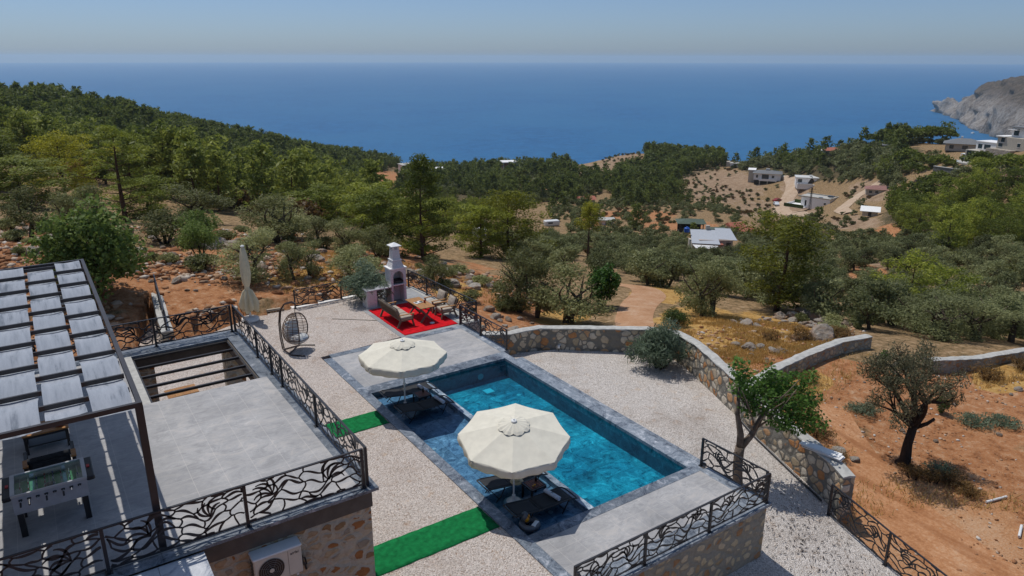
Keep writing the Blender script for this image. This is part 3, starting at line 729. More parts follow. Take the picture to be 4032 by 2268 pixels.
# ------------------------------------------------------------------ house with roof terrace
house = thing('stone_house', 'flat roofed stone house with a tiled roof terrace and an open skylight', 'house', (4.9, 12.6, 0))
def at_h(o): o.matrix_parent_inverse = Matrix.Translation((-4.9, -12.6, 0)); return o
mb = MB(); mb.box(-7, 4.9, 12.6, 12.95, -.5, 2.46); mb.box(4.55, 4.897, 12.95, 19.0, -.5, 2.46); mb.box(-7, 4.55, 18.7, 19.0, -.5, 2.46)
at_h(mb.build('stone_wall', M['wall_house'], house))
mb = MB(); mb.box(-7, 4.93, 12.57, 19.2, 2.46, 2.9); at_h(mb.build('plaster_band', M['concrete_dark'], house))
mb = MB(); mb.box(-7, 1.73, 19.2, 23.45, 2.5, 2.9); mb.box(4.47, 4.93, 19.2, 23.45, 2.5, 2.9); mb.box(1.73, 4.47, 22.87, 23.45, 2.5, 2.9)
at_h(mb.build('roof_beam', M['concrete_dark'], house))
for u0, u1 in ((1.65, 2.3), (4.35, 4.92), (-3.2, -2.5)):
    mb = MB(); mb.box(u0, u1, 22.92, 23.42, -.3, 2.5); at_h(mb.build('stone_pier', M['wall_house'], house))
mb = MB(); mb.box(-7, 4.66, 12.64, 19.18, 2.9, 3.0); mb.box(-7, 1.52, 19.18, 22.9, 2.9, 3.0)
at_h(mb.build('terrace_floor', M['tile'], house))
mb = MB(); mb.box(4.66, 5.03, 12.42, 19.18, 2.9, 2.965); mb.box(4.5, 5.03, 19.18, 22.9, 2.9, 2.965); mb.box(-7, 4.66, 12.42, 12.64, 2.9, 2.965)
mb.box(-7, 5.03, 22.9, 23.55, 2.9, 2.965)
at_h(mb.build('marble_ledge', M['marble'], house))
mb = MB(); mb.box(1.52, 1.72, 19.19, 22.88, 2.9, 2.985)
at_h(mb.build('skylight_kerb', M['concrete'], house))
mb = MB(); mb.box(-4.6, -4.2, 12.7, 23.4, 3.0, 6.2); at_h(mb.build('upper_wall', M['wall_house'], house))  # added wall out of view on the left, darkens the floor under the pergola
sk = MB()
for a, b in (((1.75, 19.22), (1.75, 22.85)), ((4.46, 19.22), (4.46, 22.85)), ((1.75, 22.83), (4.46, 22.83))): sk.bar((*a, 2.86), (*b, 2.86), .06, .06)
skf = at_h(sk.build('skylight_frame', M['metal_dark'], house))
for v in (22.07, 21.33, 20.58, 19.85):
    mb = MB(); mb.bar((1.75, v, 2.86), (4.45, v, 2.86), .07, .07); b = mb.build('skylight_bar', M['metal_dark'], skf)

# door canopy slab: two white marble tiles on the near wall
cano = thing('marble_canopy', 'white veined marble slab jutting from the house wall under the railing', 'canopy slab', (1.57, 12.42, 2.8))
for u0, u1 in ((-1.55, -.78), (-.772, 0), (-3.0, -1.558)):
    mb = MB(); mb.box(u0, u1, -1.15, 0, 0, .06); mb.build('marble_tile', M['marble_white'], cano)
mb = MB(); mb.box(-3.0, -.02, -1.1, 0.1, -.2, 0); mb.build('concrete_core', M['concrete'], cano)

# ------------------------------------------------------------------ ornamental iron railings
def swirl_panel(mb, F, L, H, seed):
    """laser-cut sheet of flowing leaf shaped strands; F(s, h, off) -> 3D"""
    rd = random.Random(seed)
    th = .006
    def strand(pts, w0, w1, waves=0):
        n = len(pts)
        runs = []; cur = []
        for i, (s_, h_) in enumerate(pts):
            if -.004 <= s_ <= L + .004 and -.004 <= h_ <= H + .004: cur.append(i)
            elif cur: runs.append(cur); cur = []
        if cur: runs.append(cur)
        for keep in runs:
            if len(keep) < 3: continue
            P_ = [pts[i] for i in keep]; n = len(P_)
            vs = []
            for i, (s_, h_) in enumerate(P_):
                t = keep[i] / (len(pts) - 1)
                ds = P_[min(i + 1, n - 1)][0] - P_[max(i - 1, 0)][0]; dh = P_[min(i + 1, n - 1)][1] - P_[max(i - 1, 0)][1]
                l = math.hypot(ds, dh) or 1
                w = (w0 + (w1 - w0) * (math.sin(math.pi * min(1, max(0, t)) * waves) ** 2 if waves else math.sin(math.pi * min(1, max(0, t))) ** 1.4)) / 2
                nx, nh = -dh / l * w, ds / l * w
                for o in (th, -th):
                    vs.append(F(s_ + nx, h_ + nh, o)); vs.append(F(s_ - nx, h_ - nh, o))
            fs = []
            for i in range(n - 1):
                a = i * 4; b = a + 4
                fs += [(a, a + 1, b + 1, b), (a + 2, b + 2, b + 3, a + 3), (a, b, b + 2, a + 2), (a + 1, a + 3, b + 3, b + 1)]
            mb.add(vs, fs)
    def bez(p0, p1, p2, p3, n=12):
        out = []
        for i in range(n + 1):
            t = i / n; a = (1 - t) ** 3; b = 3 * t * (1 - t) ** 2; c = 3 * t * t * (1 - t); d = t ** 3
            out.append((a * p0[0] + b * p1[0] + c * p2[0] + d * p3[0], a * p0[1] + b * p1[1] + c * p2[1] + d * p3[1]))
        return out
    # elongated leaf cells: Voronoi cells stretched along the panel and bent by a slow wave, every cell wall a tapering strand
    EL = 2.3; nx_ = max(3, round(L / .40)); ny_ = 5
    P_ = []
    for a in range(-1, nx_ + 1):
        for b in range(-1, ny_ + 1):
            P_.append(((a + .5 + (.5 if b % 2 else 0) + rd.uniform(-.34, .34)) * L / nx_ / EL, (b + .5 + rd.uniform(-.30, .30)) * H / ny_))
    ph0, lam = rd.uniform(0, 6.28), rd.uniform(1.0, 1.35)
    def bend(x, y):
        s_ = x * EL
        e = min(1, max(0, y / H)) ; f_ = math.sin(math.pi * e)
        return s_ + .10 * f_ * math.sin(2 * math.pi * y / (H * .8) + ph0), y + .135 * f_ * math.sin(2 * math.pi * s_ / lam + ph0) + .05 * f_ * math.sin(2 * math.pi * s_ / .47 + 2 * ph0)
    for i, p in enumerate(P_):
        poly = [(-9, -9, -1), (9, -9, -1), (9, 9, -1), (-9, 9, -1)]          # vertex + id of the edge that starts there
        for j, q in enumerate(P_):
            if i == j or abs(p[0] - q[0]) > .6 or abs(p[1] - q[1]) > .6: continue
            mx, my, dx, dy = (p[0] + q[0]) / 2, (p[1] + q[1]) / 2, q[0] - p[0], q[1] - p[1]
            sd = [(v[0] - mx) * dx + (v[1] - my) * dy for v in poly]
            out = []
            for k in range(len(poly)):
                k2 = (k + 1) % len(poly); a, b = poly[k], poly[k2]
                if sd[k] <= 0:
                    out.append(a)
                    if sd[k2] > 0: t = sd[k] / (sd[k] - sd[k2]); out.append((a[0] + (b[0] - a[0]) * t, a[1] + (b[1] - a[1]) * t, j))
                elif sd[k2] <= 0: t = sd[k] / (sd[k] - sd[k2]); out.append((a[0] + (b[0] - a[0]) * t, a[1] + (b[1] - a[1]) * t, a[2]))
            poly = out
            if len(poly) < 3: break
        for k in range(len(poly)):
            a, b = poly[k], poly[(k + 1) % len(poly)]
            if a[2] > i:
                ln = math.hypot((b[0] - a[0]) * EL, b[1] - a[1])
                if ln < .02: continue
                n_ = max(4, int(ln / .03)); bow = rd.uniform(-.16, .16)
                cx_, cy_ = -(b[1] - a[1]), (b[0] - a[0])
                pts = []
                for m_ in range(n_ + 1):
                    t = m_ / n_; o_ = bow * math.sin(math.pi * t)
                    pts.append(bend(a[0] + (b[0] - a[0]) * t + cx_ * o_ / EL, a[1] + (b[1] - a[1]) * t + cy_ * o_))
                strand(pts, .026, rd.uniform(.042, .060) if ln > .2 else .034)
    for k in range(max(1, round(L / 1.1))):      # a fan of blades at the knots
        cx, ch, sg = (k + .5) * L / max(1, round(L / 1.1)) + rd.uniform(-.12, .12), H * rd.uniform(.38, .6), rd.choice((-1, 1))
        base = rd.uniform(0, 1.0)
        for j in range(4):
            a = base + j * .5; ln = rd.uniform(.28, .42); b = a + sg * rd.uniform(.5, .9)
            strand(bez((cx, ch), (cx + ln * .45 * math.cos(a), ch + ln * .45 * math.sin(a)), (cx + ln * .85 * math.cos(a + sg * .2), ch + ln * .85 * math.sin(a + sg * .2)), (cx + ln * math.cos(b), ch + ln * math.sin(b))), .020, .050)

def railing(label, pts, H=.91, post=.06, seed=1, group=None):
    """pts: post feet (x, y, z) in order"""
    b = Vector(pts[0])
    t = thing('ornamental_railing', label, 'railing', b, 0, group)
    pl = [Vector(p) - b for p in pts]
    for p in pl:
        mb = MB(); mb.box(p.x - post / 2, p.x + post / 2, p.y - post / 2, p.y + post / 2, p.z - .03, p.z + H - .026)
        mb.box(p.x - .06, p.x + .06, p.y - .06, p.y + .06, p.z - .002, p.z + .012)
        mb.build('post', M['metal_dark'], t)
    top = MB(); bot = MB()
    for i in range(len(pl) - 1):
        p, q = pl[i], pl[i + 1]
        up = Vector((0, 0, 1)); d = (q - p); L = math.hypot(d.x, d.y); dn = Vector((d.x / L, d.y / L, 0)); nrm = Vector((-dn.y, dn.x, 0))
        e0 = 0 if i else -.03
        top.bar(p + up * (H - .013) + dn * e0, q + up * (H - .013) + (dn * .03 if i == len(pl) - 2 else dn * 0), .05, .026)
        a0, a1 = .035, L - .035
        bot.bar(p + up * .085 + d * (a0 / L), q + up * .085 - d * (a0 / L), .03, .03)
        h0, h1 = .10, H - .03
        F = lambda s, h, o, p=p, d=d, L=L, nrm=nrm: p + d * ((s + a0) / L) + up * (h0 + h) + nrm * o
        mb = MB(); swirl_panel(mb, F, a1 - a0, h1 - h0, seed * 17 + i)
        mb.build('panel', M['metal_dark'], t)
    top.build('top_rail', M['metal_dark'], t); bot.build('bottom_rail', M['metal_dark'], t)
    return t
G_R = 'black swirl railings around the terraces and the pool'
railing('black swirl railing along the house roof terrace edge towards the pool', [(4.86, v, 2.965) for v in (23.36, 20.75, 19.32, 18.35, 15.68, 12.62)], seed=3, group=G_R)
railing('black swirl railing at the far edge of the roof terrace behind the skylight', [(u, 23.38, 2.965) for u in (4.76, 2.5, .06, -2.4, -4.8)], seed=5, group=G_R)
railing('black swirl railing along the near roof edge above the air conditioner', [(u, 12.58, 2.965) for u in (4.76, 2.42, .06, -2.3, -4.6)], seed=8, group=G_R)
railing('black swirl railing beside the far pool deck and red carpet', [(15.22, 26.78, 0), (15.24, 25.05, 0), (15.27, 23.06, 0)], seed=11, group=G_R)
railing('black swirl railing behind the armchairs and the barbecue', [(15.34, 26.9, -.0), (16.12, 26.86, -.0), (16.02, 29.1, -.0), (15.94, 31.4, -.0), (15.8, 33.2, -.0)], seed=14, group=G_R)
railing('black swirl railing on the white kerb behind the hanging chair', [(9.73, 33.08, 0), (12.1, 33.2, 0), (14.0, 33.28, 0), (15.7, 33.34, 0)], seed=18, group=G_R)
railing('black swirl railing along the near pool deck above the stone wall', [(8.56, 10.2, -.004), (10.68, 10.2, -.004), (12.93, 10.2, -.004), (15.2, 10.2, -.004)], seed=21, group=G_R)
railing('short black swirl railing at the pool corner beside the leaning tree', [(15.24, 10.3, -.004), (15.16, 12.48, -.004)], seed=25, group=G_R)
railing('black swirl railing sloping down beside the dirt road', [(18.55, 10.3, -1.76), (18.08, 8.2, -1.98), (17.69, 6.4, -2.12), (17.2, 4.4, -2.2)], H=1.08, seed=29, group=G_R)
railing('short black swirl railing going down the steps from the near pool deck', [(8.52, 10.06, -.05), (8.62, 8.6, -.9)], H=.91, seed=31, group=G_R)
railing('black swirl railing on top of the low stone wall beyond the roof terrace', [(4.2, 36.0, .98), (3.95, 33.2, .98), (3.7, 30.4, .98)], seed=34, group=G_R)
# kerbs under the barbecue railings
mb = MB(); mb.box(9.6, 15.72, 33.12, 33.5, -.4, -.003); 
tag(mb.build('kerb', M['plaster_white']), 'white kerb under the railing behind the barbecue', 'kerb', kind='structure')
mb = MB(); mb.prism([(15.36, 26.72), (16.28, 26.72), (16.0, 33.11), (15.73, 33.11), (15.73, 30.9), (15.36, 30.9)], -1.4, -.02)
tag(mb.build('kerb', M['concrete']), 'concrete edge under the railing behind the armchairs', 'kerb', kind='structure')
mb = MB(); mb.prism([(12.3, 26.66), (15.36, 26.66), (15.36, 30.9), (15.73, 30.9), (15.73, 33.12), (13.9, 33.12), (13.9, 31.0), (12.3, 31.0)], -.3, -.02)
tag(mb.build('barbecue_paving', M['tile_cool']), 'grey paving under the barbecue and the red carpet', 'paving', kind='structure')

# ------------------------------------------------------------------ roof pergola with woven cloth
perg = thing('pergola', 'dark steel roof pergola shaded with woven pale grey cloth', 'pergola', (.95, 12.68, 3.0))
def at_p(o): o.matrix_parent_inverse = Matrix.Translation((-.95, -12.68, -3.0)); return o
ZT = 5.975
mb = MB(); mb.box(.92, 1.0, 12.66, 23.42, ZT - .10, ZT); at_p(mb.build('side_beam', M['pergola_metal'], perg))
mb = MB(); mb.box(-6, 1.0, 12.59, 12.66, ZT - .085, ZT); at_p(mb.build('front_beam', M['pergola_metal'], perg))
mb = MB(); mb.box(-6, 1.0, 23.42, 23.5, ZT - .16, ZT); at_p(mb.build('rear_beam', M['pergola_metal'], perg))
for u, v in ((.95, 12.68), (.95, 23.3), (-5.5, 12.68)):
    mb = MB(); mb.box(u - .06, u + .06, v - .06 + .06, v + .06 + .06 if v < 20 else v + .1, 3.0, ZT - .10 if v > 20 or True else ZT); at_p(mb.build('post', M['pergola_metal'], perg))
raf = [14.11 + .7 * k for k in range(-1, 14)]
for v in raf:
    if v < 23.4:
        mb = MB(); mb.bar((-6, v, ZT - .07), (.9, v, ZT - .07), .045, .085); at_p(mb.build('rafter', M['pergola_metal'], perg))
for k, (u0, u1) in enumerate([(.275, .875), (-.385, .205), (-1.045, -.455), (-1.705, -1.115), (-2.365, -1.775), (-3.025, -2.435), (-3.70, -3.095), (-4.4, -3.77), (-5.1, -4.47)]):
    vs = []; fs = []; n = 150; w = 7
    rd = random.Random(k)
    for i in range(n + 1):
        v = 12.67 + (23.36 - 12.67) * i / n
        ph = math.cos(math.pi * (v - 14.11) / .7 + (math.pi if k % 2 == 0 else 0))
        base = ZT - .07 + (.066 * ph if ph > 0 else .078 * ph) 
        for j in range(w + 1):
            q = j / w
            jit = .012 * math.sin(v * 5 + k * 2 + q * 3)
            vs.append((u0 + (u1 - u0) * q + (.004 * math.sin(v * 3.1 + k) if j in (0, w) else 0), v, base + .018 * (2 * q - 1) ** 2 + jit * (1 - abs(2 * q - 1))))
    for i in range(n):
        for j in range(w):
            a = i * (w + 1) + j
            fs.append((a, a + 1, a + w + 2, a + w + 1))
    mb = MB(); mb.add(vs, fs); o = at_p(mb.build('cloth_strip', M['cloth'], perg, smooth=True))

# ------------------------------------------------------------------ boundary walls
def garden_wall(name, label, line, h, th, mat_w, cap=True, mat_c=None, base_drop=.5):
    """line: list of (x, y, z_base); rubble wall with a rough mortar coping, following the line"""
    b = Vector(line[0])
    t = thing(name, label, 'wall', b)
    # resample
    P_ = []
    for (x0, y0, z0), (x1, y1, z1) in zip(line[:-1], line[1:]):
        n = max(1, int(math.hypot(x1 - x0, y1 - y0) / .35))
        for k in range(n): q = k / n; P_.append((x0 + (x1 - x0) * q, y0 + (y1 - y0) * q, z0 + (z1 - z0) * q))
    P_.append(line[-1])
    rd = random.Random(len(P_))
    W_ = MB(); Cc = MB(); nv = []
    for i, (x, y, z) in enumerate(P_):
        a = P_[max(i - 1, 0)]; c = P_[min(i + 1, len(P_) - 1)]
        d = Vector((c[0] - a[0], c[1] - a[1], 0)).normalized(); n = Vector((-d.y, d.x, 0))
        nv.append(n)
    hs = h if callable(h) else (lambda q: h)
    sec = []; sc = []
    for i, (x, y, z) in enumerate(P_):
        n = nv[i]; o = Vector((x, y, z)) - b; H = hs(i / (len(P_) - 1)) + rd.uniform(-.015, .015)
        j = [rd.uniform(-.02, .02) for _ in range(4)]
        sec.append([o + n * (th / 2 + .03 + j[0]) - Vector((0, 0, base_drop)), o + n * (th / 2 + j[1]) + Vector((0, 0, H)), o - n * (th / 2 + j[2]) + Vector((0, 0, H)), o - n * (th / 2 + .03 + j[3]) - Vector((0, 0, base_drop))])
        e = .018
        sc.append([o + n * (th / 2 + e + j[1]) + Vector((0, 0, H + .002)), o + n * (th / 2 + e + j[0]) + Vector((0, 0, H + .045)), o + Vector((0, 0, H + .075 + j[3] * .5)), o - n * (th / 2 + e + j[3]) + Vector((0, 0, H + .045)), o - n * (th / 2 + e + j[2]) + Vector((0, 0, H + .002))])
    def strip(mb, S):
        m = len(S[0]); vs = [p for s_ in S for p in s_]; fs = []
        for i in range(len(S) - 1):
            for k in range(m - 1): fs.append((i * m + k, (i + 1) * m + k, (i + 1) * m + k + 1, i * m + k + 1))
            fs.append((i * m + m - 1, (i + 1) * m + m - 1, (i + 1) * m, i * m))
        fs.append(tuple(range(m))[::-1]); fs.append(tuple((len(S) - 1) * m + k for k in range(m)))
        mb.add(vs, fs)
    strip(W_, sec); W_.build('stone_face', mat_w, t)
    if cap: strip(Cc, sc); Cc.build('coping', mat_c or M['concrete'], t)
    return t
off = .2
WL = [(15.5, 25.35), (16.5, 24.7), (18.0, 24.5), (20.3, 22.65), (21.6, 21.45), (22.3, 20.4), (22.0, 19.2), (20.34, 15.1), (19.94, 13.85), (19.2, 10.55), (18.98, 10.05)]
garden_wall('stone_boundary_wall', 'rubble stone boundary wall with concrete top around the lower gravel court', [(u, v, float(zlow(v))) for u, v in WL],
            lambda q: float(np.interp(q, [0, .25, .45, .55, .75, 1], [.92, 1.0, 1.12, 1.28, 1.2, 1.28])), .38, M['wall_rubble'])
garden_wall('low_stone_wall', 'low stone wall carrying a railing beyond the roof terrace', [(4.2, 36.1, 0), (3.7, 30.3, 0)], .94, .4, M['wall_rubble'])
def gl(pts): return [(x, y, float(ground(x, y)[0]) - .05) for x, y in pts]
garden_wall('field_stone_wall', 'stone field wall with pale top above the golden grass', gl([(20.7, 15.6), (22.4, 16.4), (24.8, 16.95), (27.5, 17.3), (30, 17.4), (32.0, 17.15)]), .62, .38, M['wall_terrace'])
garden_wall('field_stone_wall', 'stone field wall with pale top at the right edge below the olive trees', gl([(32.6, 14.6), (36, 14.0), (40, 13.2), (48, 11.5)]), .55, .38, M['wall_terrace'])

# ------------------------------------------------------------------ headland across the bay
def headland():
    # ridge line from the tip into the frame edge and beyond: bearing (D px), distance, top height
    line = [(2322, 2150, SEA - 2, 4), (2330, 2120, SEA + 22, 40), (2368, 2050, SEA + 24, 60), (2396, 1960, SEA + 36, 90), (2440, 1850, SEA + 62, 130), (2500, 1760, SEA + 86, 180), (2576, 1680, SEA + 108, 220), (2680, 1600, SEA + 126, 260), (2850, 1500, SEA + 160, 300), (3100, 1420, SEA + 140, 320)]
    foot = [(2322, 2150), (2336, 2100), (2366, 1980), (2390, 1830), (2425, 1640), (2478, 1500), (2520, 1430), (2590, 1300), (2750, 1160), (3000, 1050)]
    def pos(D, d):
        a = HEAD + math.atan((D - 1288) / 1822.1 * 1.0); return d * math.sin(a), d * math.cos(a)
    n = 150; m = 56; vs = []; fs = []
    tl = np.linspace(0, len(line) - 1, n)
    for q in tl:
        D0 = np.interp(q, range(len(line)), [l[0] for l in line]); d0 = np.interp(q, range(len(line)), [l[1] for l in line]); zt = np.interp(q, range(len(line)), [l[2] for l in line]); wd = np.interp(q, range(len(line)), [l[3] for l in line])
        D1 = np.interp(q, range(len(foot)), [l[0] for l in foot]); d1 = np.interp(q, range(len(foot)), [l[1] for l in foot])
        x1, y1 = pos(D1, d1); x0, y0 = pos(D0, d0)
        for k in range(m):
            s_ = k / (m - 1)
            if s_ < .7:
                r_ = s_ / .7; z = SEA - 6 + (zt - SEA + 6) * (r_ ** .62); x = x1 + (x0 - x1) * r_; y = y1 + (y0 - y1) * r_
            else:
                r_ = (s_ - .7) / .3; z = zt + (SEA - 6 - zt) * r_ ** 1.6; dx, dy = x0 - x1, y0 - y1; l = math.hypot(dx, dy) + 1e-6
                x = x0 + dx / l * (wd * 2.5) * r_; y = y0 + dy / l * (wd * 2.5) * r_
            vs.append((x, y, z))
    v = np.array(vs); 
    taper = np.repeat(np.clip(tl * 1.2, .12, 1), m)
    nz = 30 * (vnoise(v[:, 0] / 75, v[:, 1] / 75, 5) - .5) + 18 * (vnoise(v[:, 0] / 30, (v[:, 1] + v[:, 2]) / 30, 6) - .5) + 12 * np.abs(vnoise(v[:, 0] / 12, (v[:, 1] + v[:, 2]) / 12, 8) - .5)
    v[:, 2] += nz * taper * np.clip((v[:, 2] - SEA) / 25, 0, 1)
    v[:, 0] += taper * 14 * (vnoise(v[:, 1] / 22, v[:, 2] / 14, 9) - .5); v[:, 1] += taper * 22 * (vnoise(v[:, 0] / 22, v[:, 2] / 14, 10) - .5)
    idx = np.arange(n * m).reshape(n, m)
    f = np.stack([idx[:-1, :-1].ravel(), idx[1:, :-1].ravel(), idx[1:, 1:].ravel(), idx[:-1, 1:].ravel()], -1)
    t = NT('sea_cliff_rock')
    vv = t.coord()
    a = t.noise(vv, .035, 9, .72); b = t.noise(vv, .16, 7, .7)
    geo = t.n('NewGeometry'); sx = t.n('SeparateXYZ'); t.l(geo.outputs['Normal'], sx.inputs[0]); ps = t.n('SeparateXYZ'); t.l(geo.outputs['Position'], ps.inputs[0])
    c = t.ramp(t.math('ADD', t.math('MULTIPLY', a, .55), t.math('MULTIPLY', b, .45)), [(.36, (.10, .08, .065)), (.46, (.27, .23, .195)), (.56, (.42, .38, .34)), (.68, (.54, .51, .47))])
    hgt = t.math('MULTIPLY', t.math('SUBTRACT', ps.outputs[2], SEA + 46), 1 / 42)
    scr = t.ramp(t.math('ADD', t.math('ADD', hgt, t.math('MULTIPLY', t.math('SUBTRACT', a, .5), 2.4)), t.math('MULTIPLY', t.math('SUBTRACT', b, .5), 1.6)), [(.1, (0, 0, 0)), (.5, (.85, .85, .85))])
    c = t.mix(scr, c, t.ramp(b, [(.35, (.06, .055, .035)), (.6, (.16, .115, .08)), (.75, (.24, .17, .12))]))
    c = t.mix(t.ramp(t.math('SUBTRACT', ps.outputs[2], SEA), [(1.5 / 10, (1, 1, 1)), (3.5 / 10, (0, 0, 0))]), c, (.10, .09, .08))
    m_ = t.done(t.pbsdf(c, .95, t.bump(t.math('ADD', a, b), 1.0, 8.0), 0, .1))
    o = np_mesh('rocky_headland', v, f, m_)
    tag(o, 'pale rocky headland dropping as cliffs into the bay', 'headland', kind='structure')
headland()

# ------------------------------------------------------------------ parasols by the pool
def parasol(label, x, y, zb, rim=1.88, top=2.34, R=1.62, tilt=.0, seed=1, rot=.2):
    t = thing('parasol', label, 'parasol', (x, y, zb), 0, 'open cream parasols over the pool loungers')
    rd = random.Random(seed)
    rz, tz = rim - zb, top - zb
    n = 8; sub = 8; rings = 9
    L_ = math.hypot(x, y); ax_ = Vector((-y / L_, x / L_, 0))       # lean towards the house side
    TM = Matrix.Translation((0, 0, rz)) @ Matrix.Rotation(tilt, 4, ax_) @ Matrix.Translation((0, 0, -rz))
    vs = []; fs = []
    vr = .30                                  # vent radius
    N = n * sub
    for i in range(rings + 1):
        q = i / rings
        for k in range(N):
            th = rot + 2 * math.pi * k / N
            seg = (k % sub) / sub
            ph = 2 * math.pi / n
            flat = math.cos(ph / 2) / math.cos((seg - .5) * ph)       # straight hem between ribs
            sag = .030 * math.sin(math.pi * seg) * math.sin(math.pi * min(1, q * .92))
            r = (vr * .8 + (R - vr * .8) * q) * (1 - (1 - flat) * (.15 + .85 * q) - .018 * math.sin(math.pi * seg) * q)
            z = tz - .10 - (tz - .10 - rz) * (q ** 1.02) - sag + .006 * math.sin(th * 3 + seed)
            vs.append((r * math.cos(th), r * math.sin(th), z))
    for i in range(rings):
        for k in range(N):
            j = (k + 1) % N
            fs.append((i * N + k, i * N + j, (i + 1) * N + j, (i + 1) * N + k))
    mb = MB(); mb.add(vs, fs); can = mb.build('canopy', M['canvas'], t, smooth=False); can.data.transform(TM)
    so = can.modifiers.new('thick', 'SOLIDIFY'); so.thickness = .004
    # valance: one hanging flap per panel
    vm = MB()
    for p in range(n):
        e = vs[rings * N + p * sub: rings * N + (p + 1) * sub] + [vs[rings * N + ((p + 1) * sub) % N]]
        vv = []; m = len(e)
        for s_ in range(5):
            for k, (x0, y0, z0) in enumerate(e):
                q = s_ / 4
                out = 1 + .012 * math.sin(q * 3) + (.02 * q * math.sin(k * 1.9 + p * 2 + seed))
                drop = .23 * q + (.035 * math.sin(math.pi * k / (m - 1)) * q) + rd.uniform(-.004, .004)
                g = 1 - (.012 if k in (0, m - 1) else 0)
                vv.append((x0 * out * g, y0 * out * g, z0 - drop))
        vm.add(vv, [(s_ * m + k, s_ * m + k + 1, (s_ + 1) * m + k + 1, (s_ + 1) * m + k) for s_ in range(4) for k in range(m - 1)])
    o = vm.build('valance', M['canvas'], t, smooth=True); o.data.transform(TM); o.modifiers.new('thick', 'SOLIDIFY').thickness = .004
    # vent cap with scalloped hem
    vs = []; fs = []; K = 64
    for i in range(6):
        q = i / 5
        for k in range(K):
            th = rot + 2 * math.pi * k / K
            sc = abs(math.sin((k / K) * n * math.pi * 2 / 2))
            r = .03 + (.37 + .04 * sc) * q
            rip = (.012 * math.cos(k / K * 2 * math.pi * 16)) * q
            vs.append((r * math.cos(th), r * math.sin(th), tz + .015 - .125 * q + rip - (.03 * sc if i == 5 else 0)))
    for i in range(5):
        for k in range(K):
            j = (k + 1) % K; fs.append((i * K + k, i * K + j, (i + 1) * K + j, (i + 1) * K + k))
    mb = MB(); mb.add(vs, fs); o = mb.build('vent_cap', M['canvas'], t, smooth=False); o.data.transform(TM); o.modifiers.new('thick', 'SOLIDIFY').thickness = .004
    mb = MB(); mb.lathe([(.075, tz + .015), (.08, tz + .035), (.06, tz + .05), (.02, tz + .055), (.018, tz + .085), (0, tz + .09)], 20); o = mb.build('finial', M['white_plastic'], t, smooth=False); o.data.transform(TM)
    mb = MB(); mb.tube([(0, 0, .05), (0, 0, rz), tuple(TM @ Vector((0, 0, tz)))], .024, 12); mb.build('pole', M['white_metal'], t)
    rb = MB()
    for k in range(n):
        th = rot + 2 * math.pi * k / n
        c, s_ = math.cos(th), math.sin(th)
        rb.bar((.04 * c, .04 * s_, tz - .13), ((R - .05) * c, (R - .05) * s_, rz - .015), .014, .02)
        rb.bar((.03 * c, .03 * s_, tz - .62), (.75 * c, .75 * s_, tz - .13 - (tz - .13 - rz) * .46 - .01), .010, .014)
    o = rb.build('rib_set', M['white_metal'], t); o.data.transform(TM)
    mb = MB(); mb.lathe([(.27, 0), (.29, .03), (.28, .10), (.20, .14), (.06, .16), (.05, .32), (.03, .33)], 24); mb.build('base', M['white_plastic'], t, smooth=False)
    mb = MB(); mb.box(.02, .06, -.01, .01, .95, 1.05); mb.lathe([(.034, .96), (.034, 1.04)], 10); mb.build('crank', M['white_plastic'], t)
    return t
TILT = math.radians(-8)
parasol('open cream parasol nearest the camera, over the loungers and the towel', 9.66, 14.24, -.26, seed=1, rot=.16, R=1.5, tilt=TILT)
parasol('open cream parasol further away, in front of the far pool deck', 9.66, 20.98, -.26, seed=4, rot=.30, R=1.5)

# ------------------------------------------------------------------ sun loungers
def lounger(label, x, y, rz, back=.0):
    """head end at +x; sling frame with a gap at the hinge"""
    t = thing('sun_lounger', label, 'sun lounger', (x, y, -.26), rz, 'black sling sun loungers on the pool ledge')
    H = .40
    def sling(x0, x1, z0, z1, nm):
        vs = []; n = 8
        for i in range(n + 1):
            q = i / n
            for j in range(7):
                s_ = j / 6
                vs.append((x0 + (x1 - x0) * q, -.29 + .58 * s_, z0 + (z1 - z0) * q - .018 * math.sin(math.pi * s_)))
        mb = MB(); mb.add(vs, [(i * 7 + j, (i + 1) * 7 + j, (i + 1) * 7 + j + 1, i * 7 + j + 1) for i in range(n) for j in range(6)])
        o = mb.build(nm, M['sling_black'], t, smooth=True); o.modifiers.new('thick', 'SOLIDIFY').thickness = .012
    sling(-.95, -.22, H + .10, H, 'sling_foot'); sling(-.18, .82, H, H + back, 'sling_back')
    fr = MB()
    for s_ in (-1, 1):
        yy = s_ * .31
        fr.tube([(-1.0, yy, H + .075), (-.9, yy, H + .095), (-.22, yy, H - .01), (.8, yy, H - .01 + back), (.92, yy, H - .05 + back * 1.1), (1.0, yy * .9, H - .09 + back)], .020, 8)
    fr.tube([(1.0, -.28, H - .09 + back), (1.02, 0, H - .10 + back), (1.0, .28, H - .09 + back)], .02, 8)
    fr.tube([(-1.0, -.31, H + .075), (-1.0, .31, H + .075)], .02, 8); fr.tube([(-.2, -.31, H - .02), (-.2, .31, H - .02)], .018, 8)
    fr.build('frame', M['rattan_black'], t)
    for sx in (-.62, .55):
        for s_ in (-1, 1):
            mb = MB(); mb.tube([(sx + .17, s_ * .29, H - .03 + (0.04 if sx < 0 else back * .6)), (sx + .05, s_ * .29, .16), (sx - .05 if sx > 0 else sx - .12, s_ * .29, 0)], [.018, .017, .016], 8)
            mb.build('leg', M['rattan_black'], t)
    mb = MB(); mb.tube([(-.66, -.29, .12), (-.66, .29, .12)], .014, 8); mb.tube([(.56, -.29, .12), (.56, .29, .12)], .014, 8); mb.build('stretcher', M['rattan_black'], t)
    return t
RZ = math.radians(-1)
lounger('black sun lounger nearest the camera with a rolled towel on it', 10.02, 13.46, RZ)
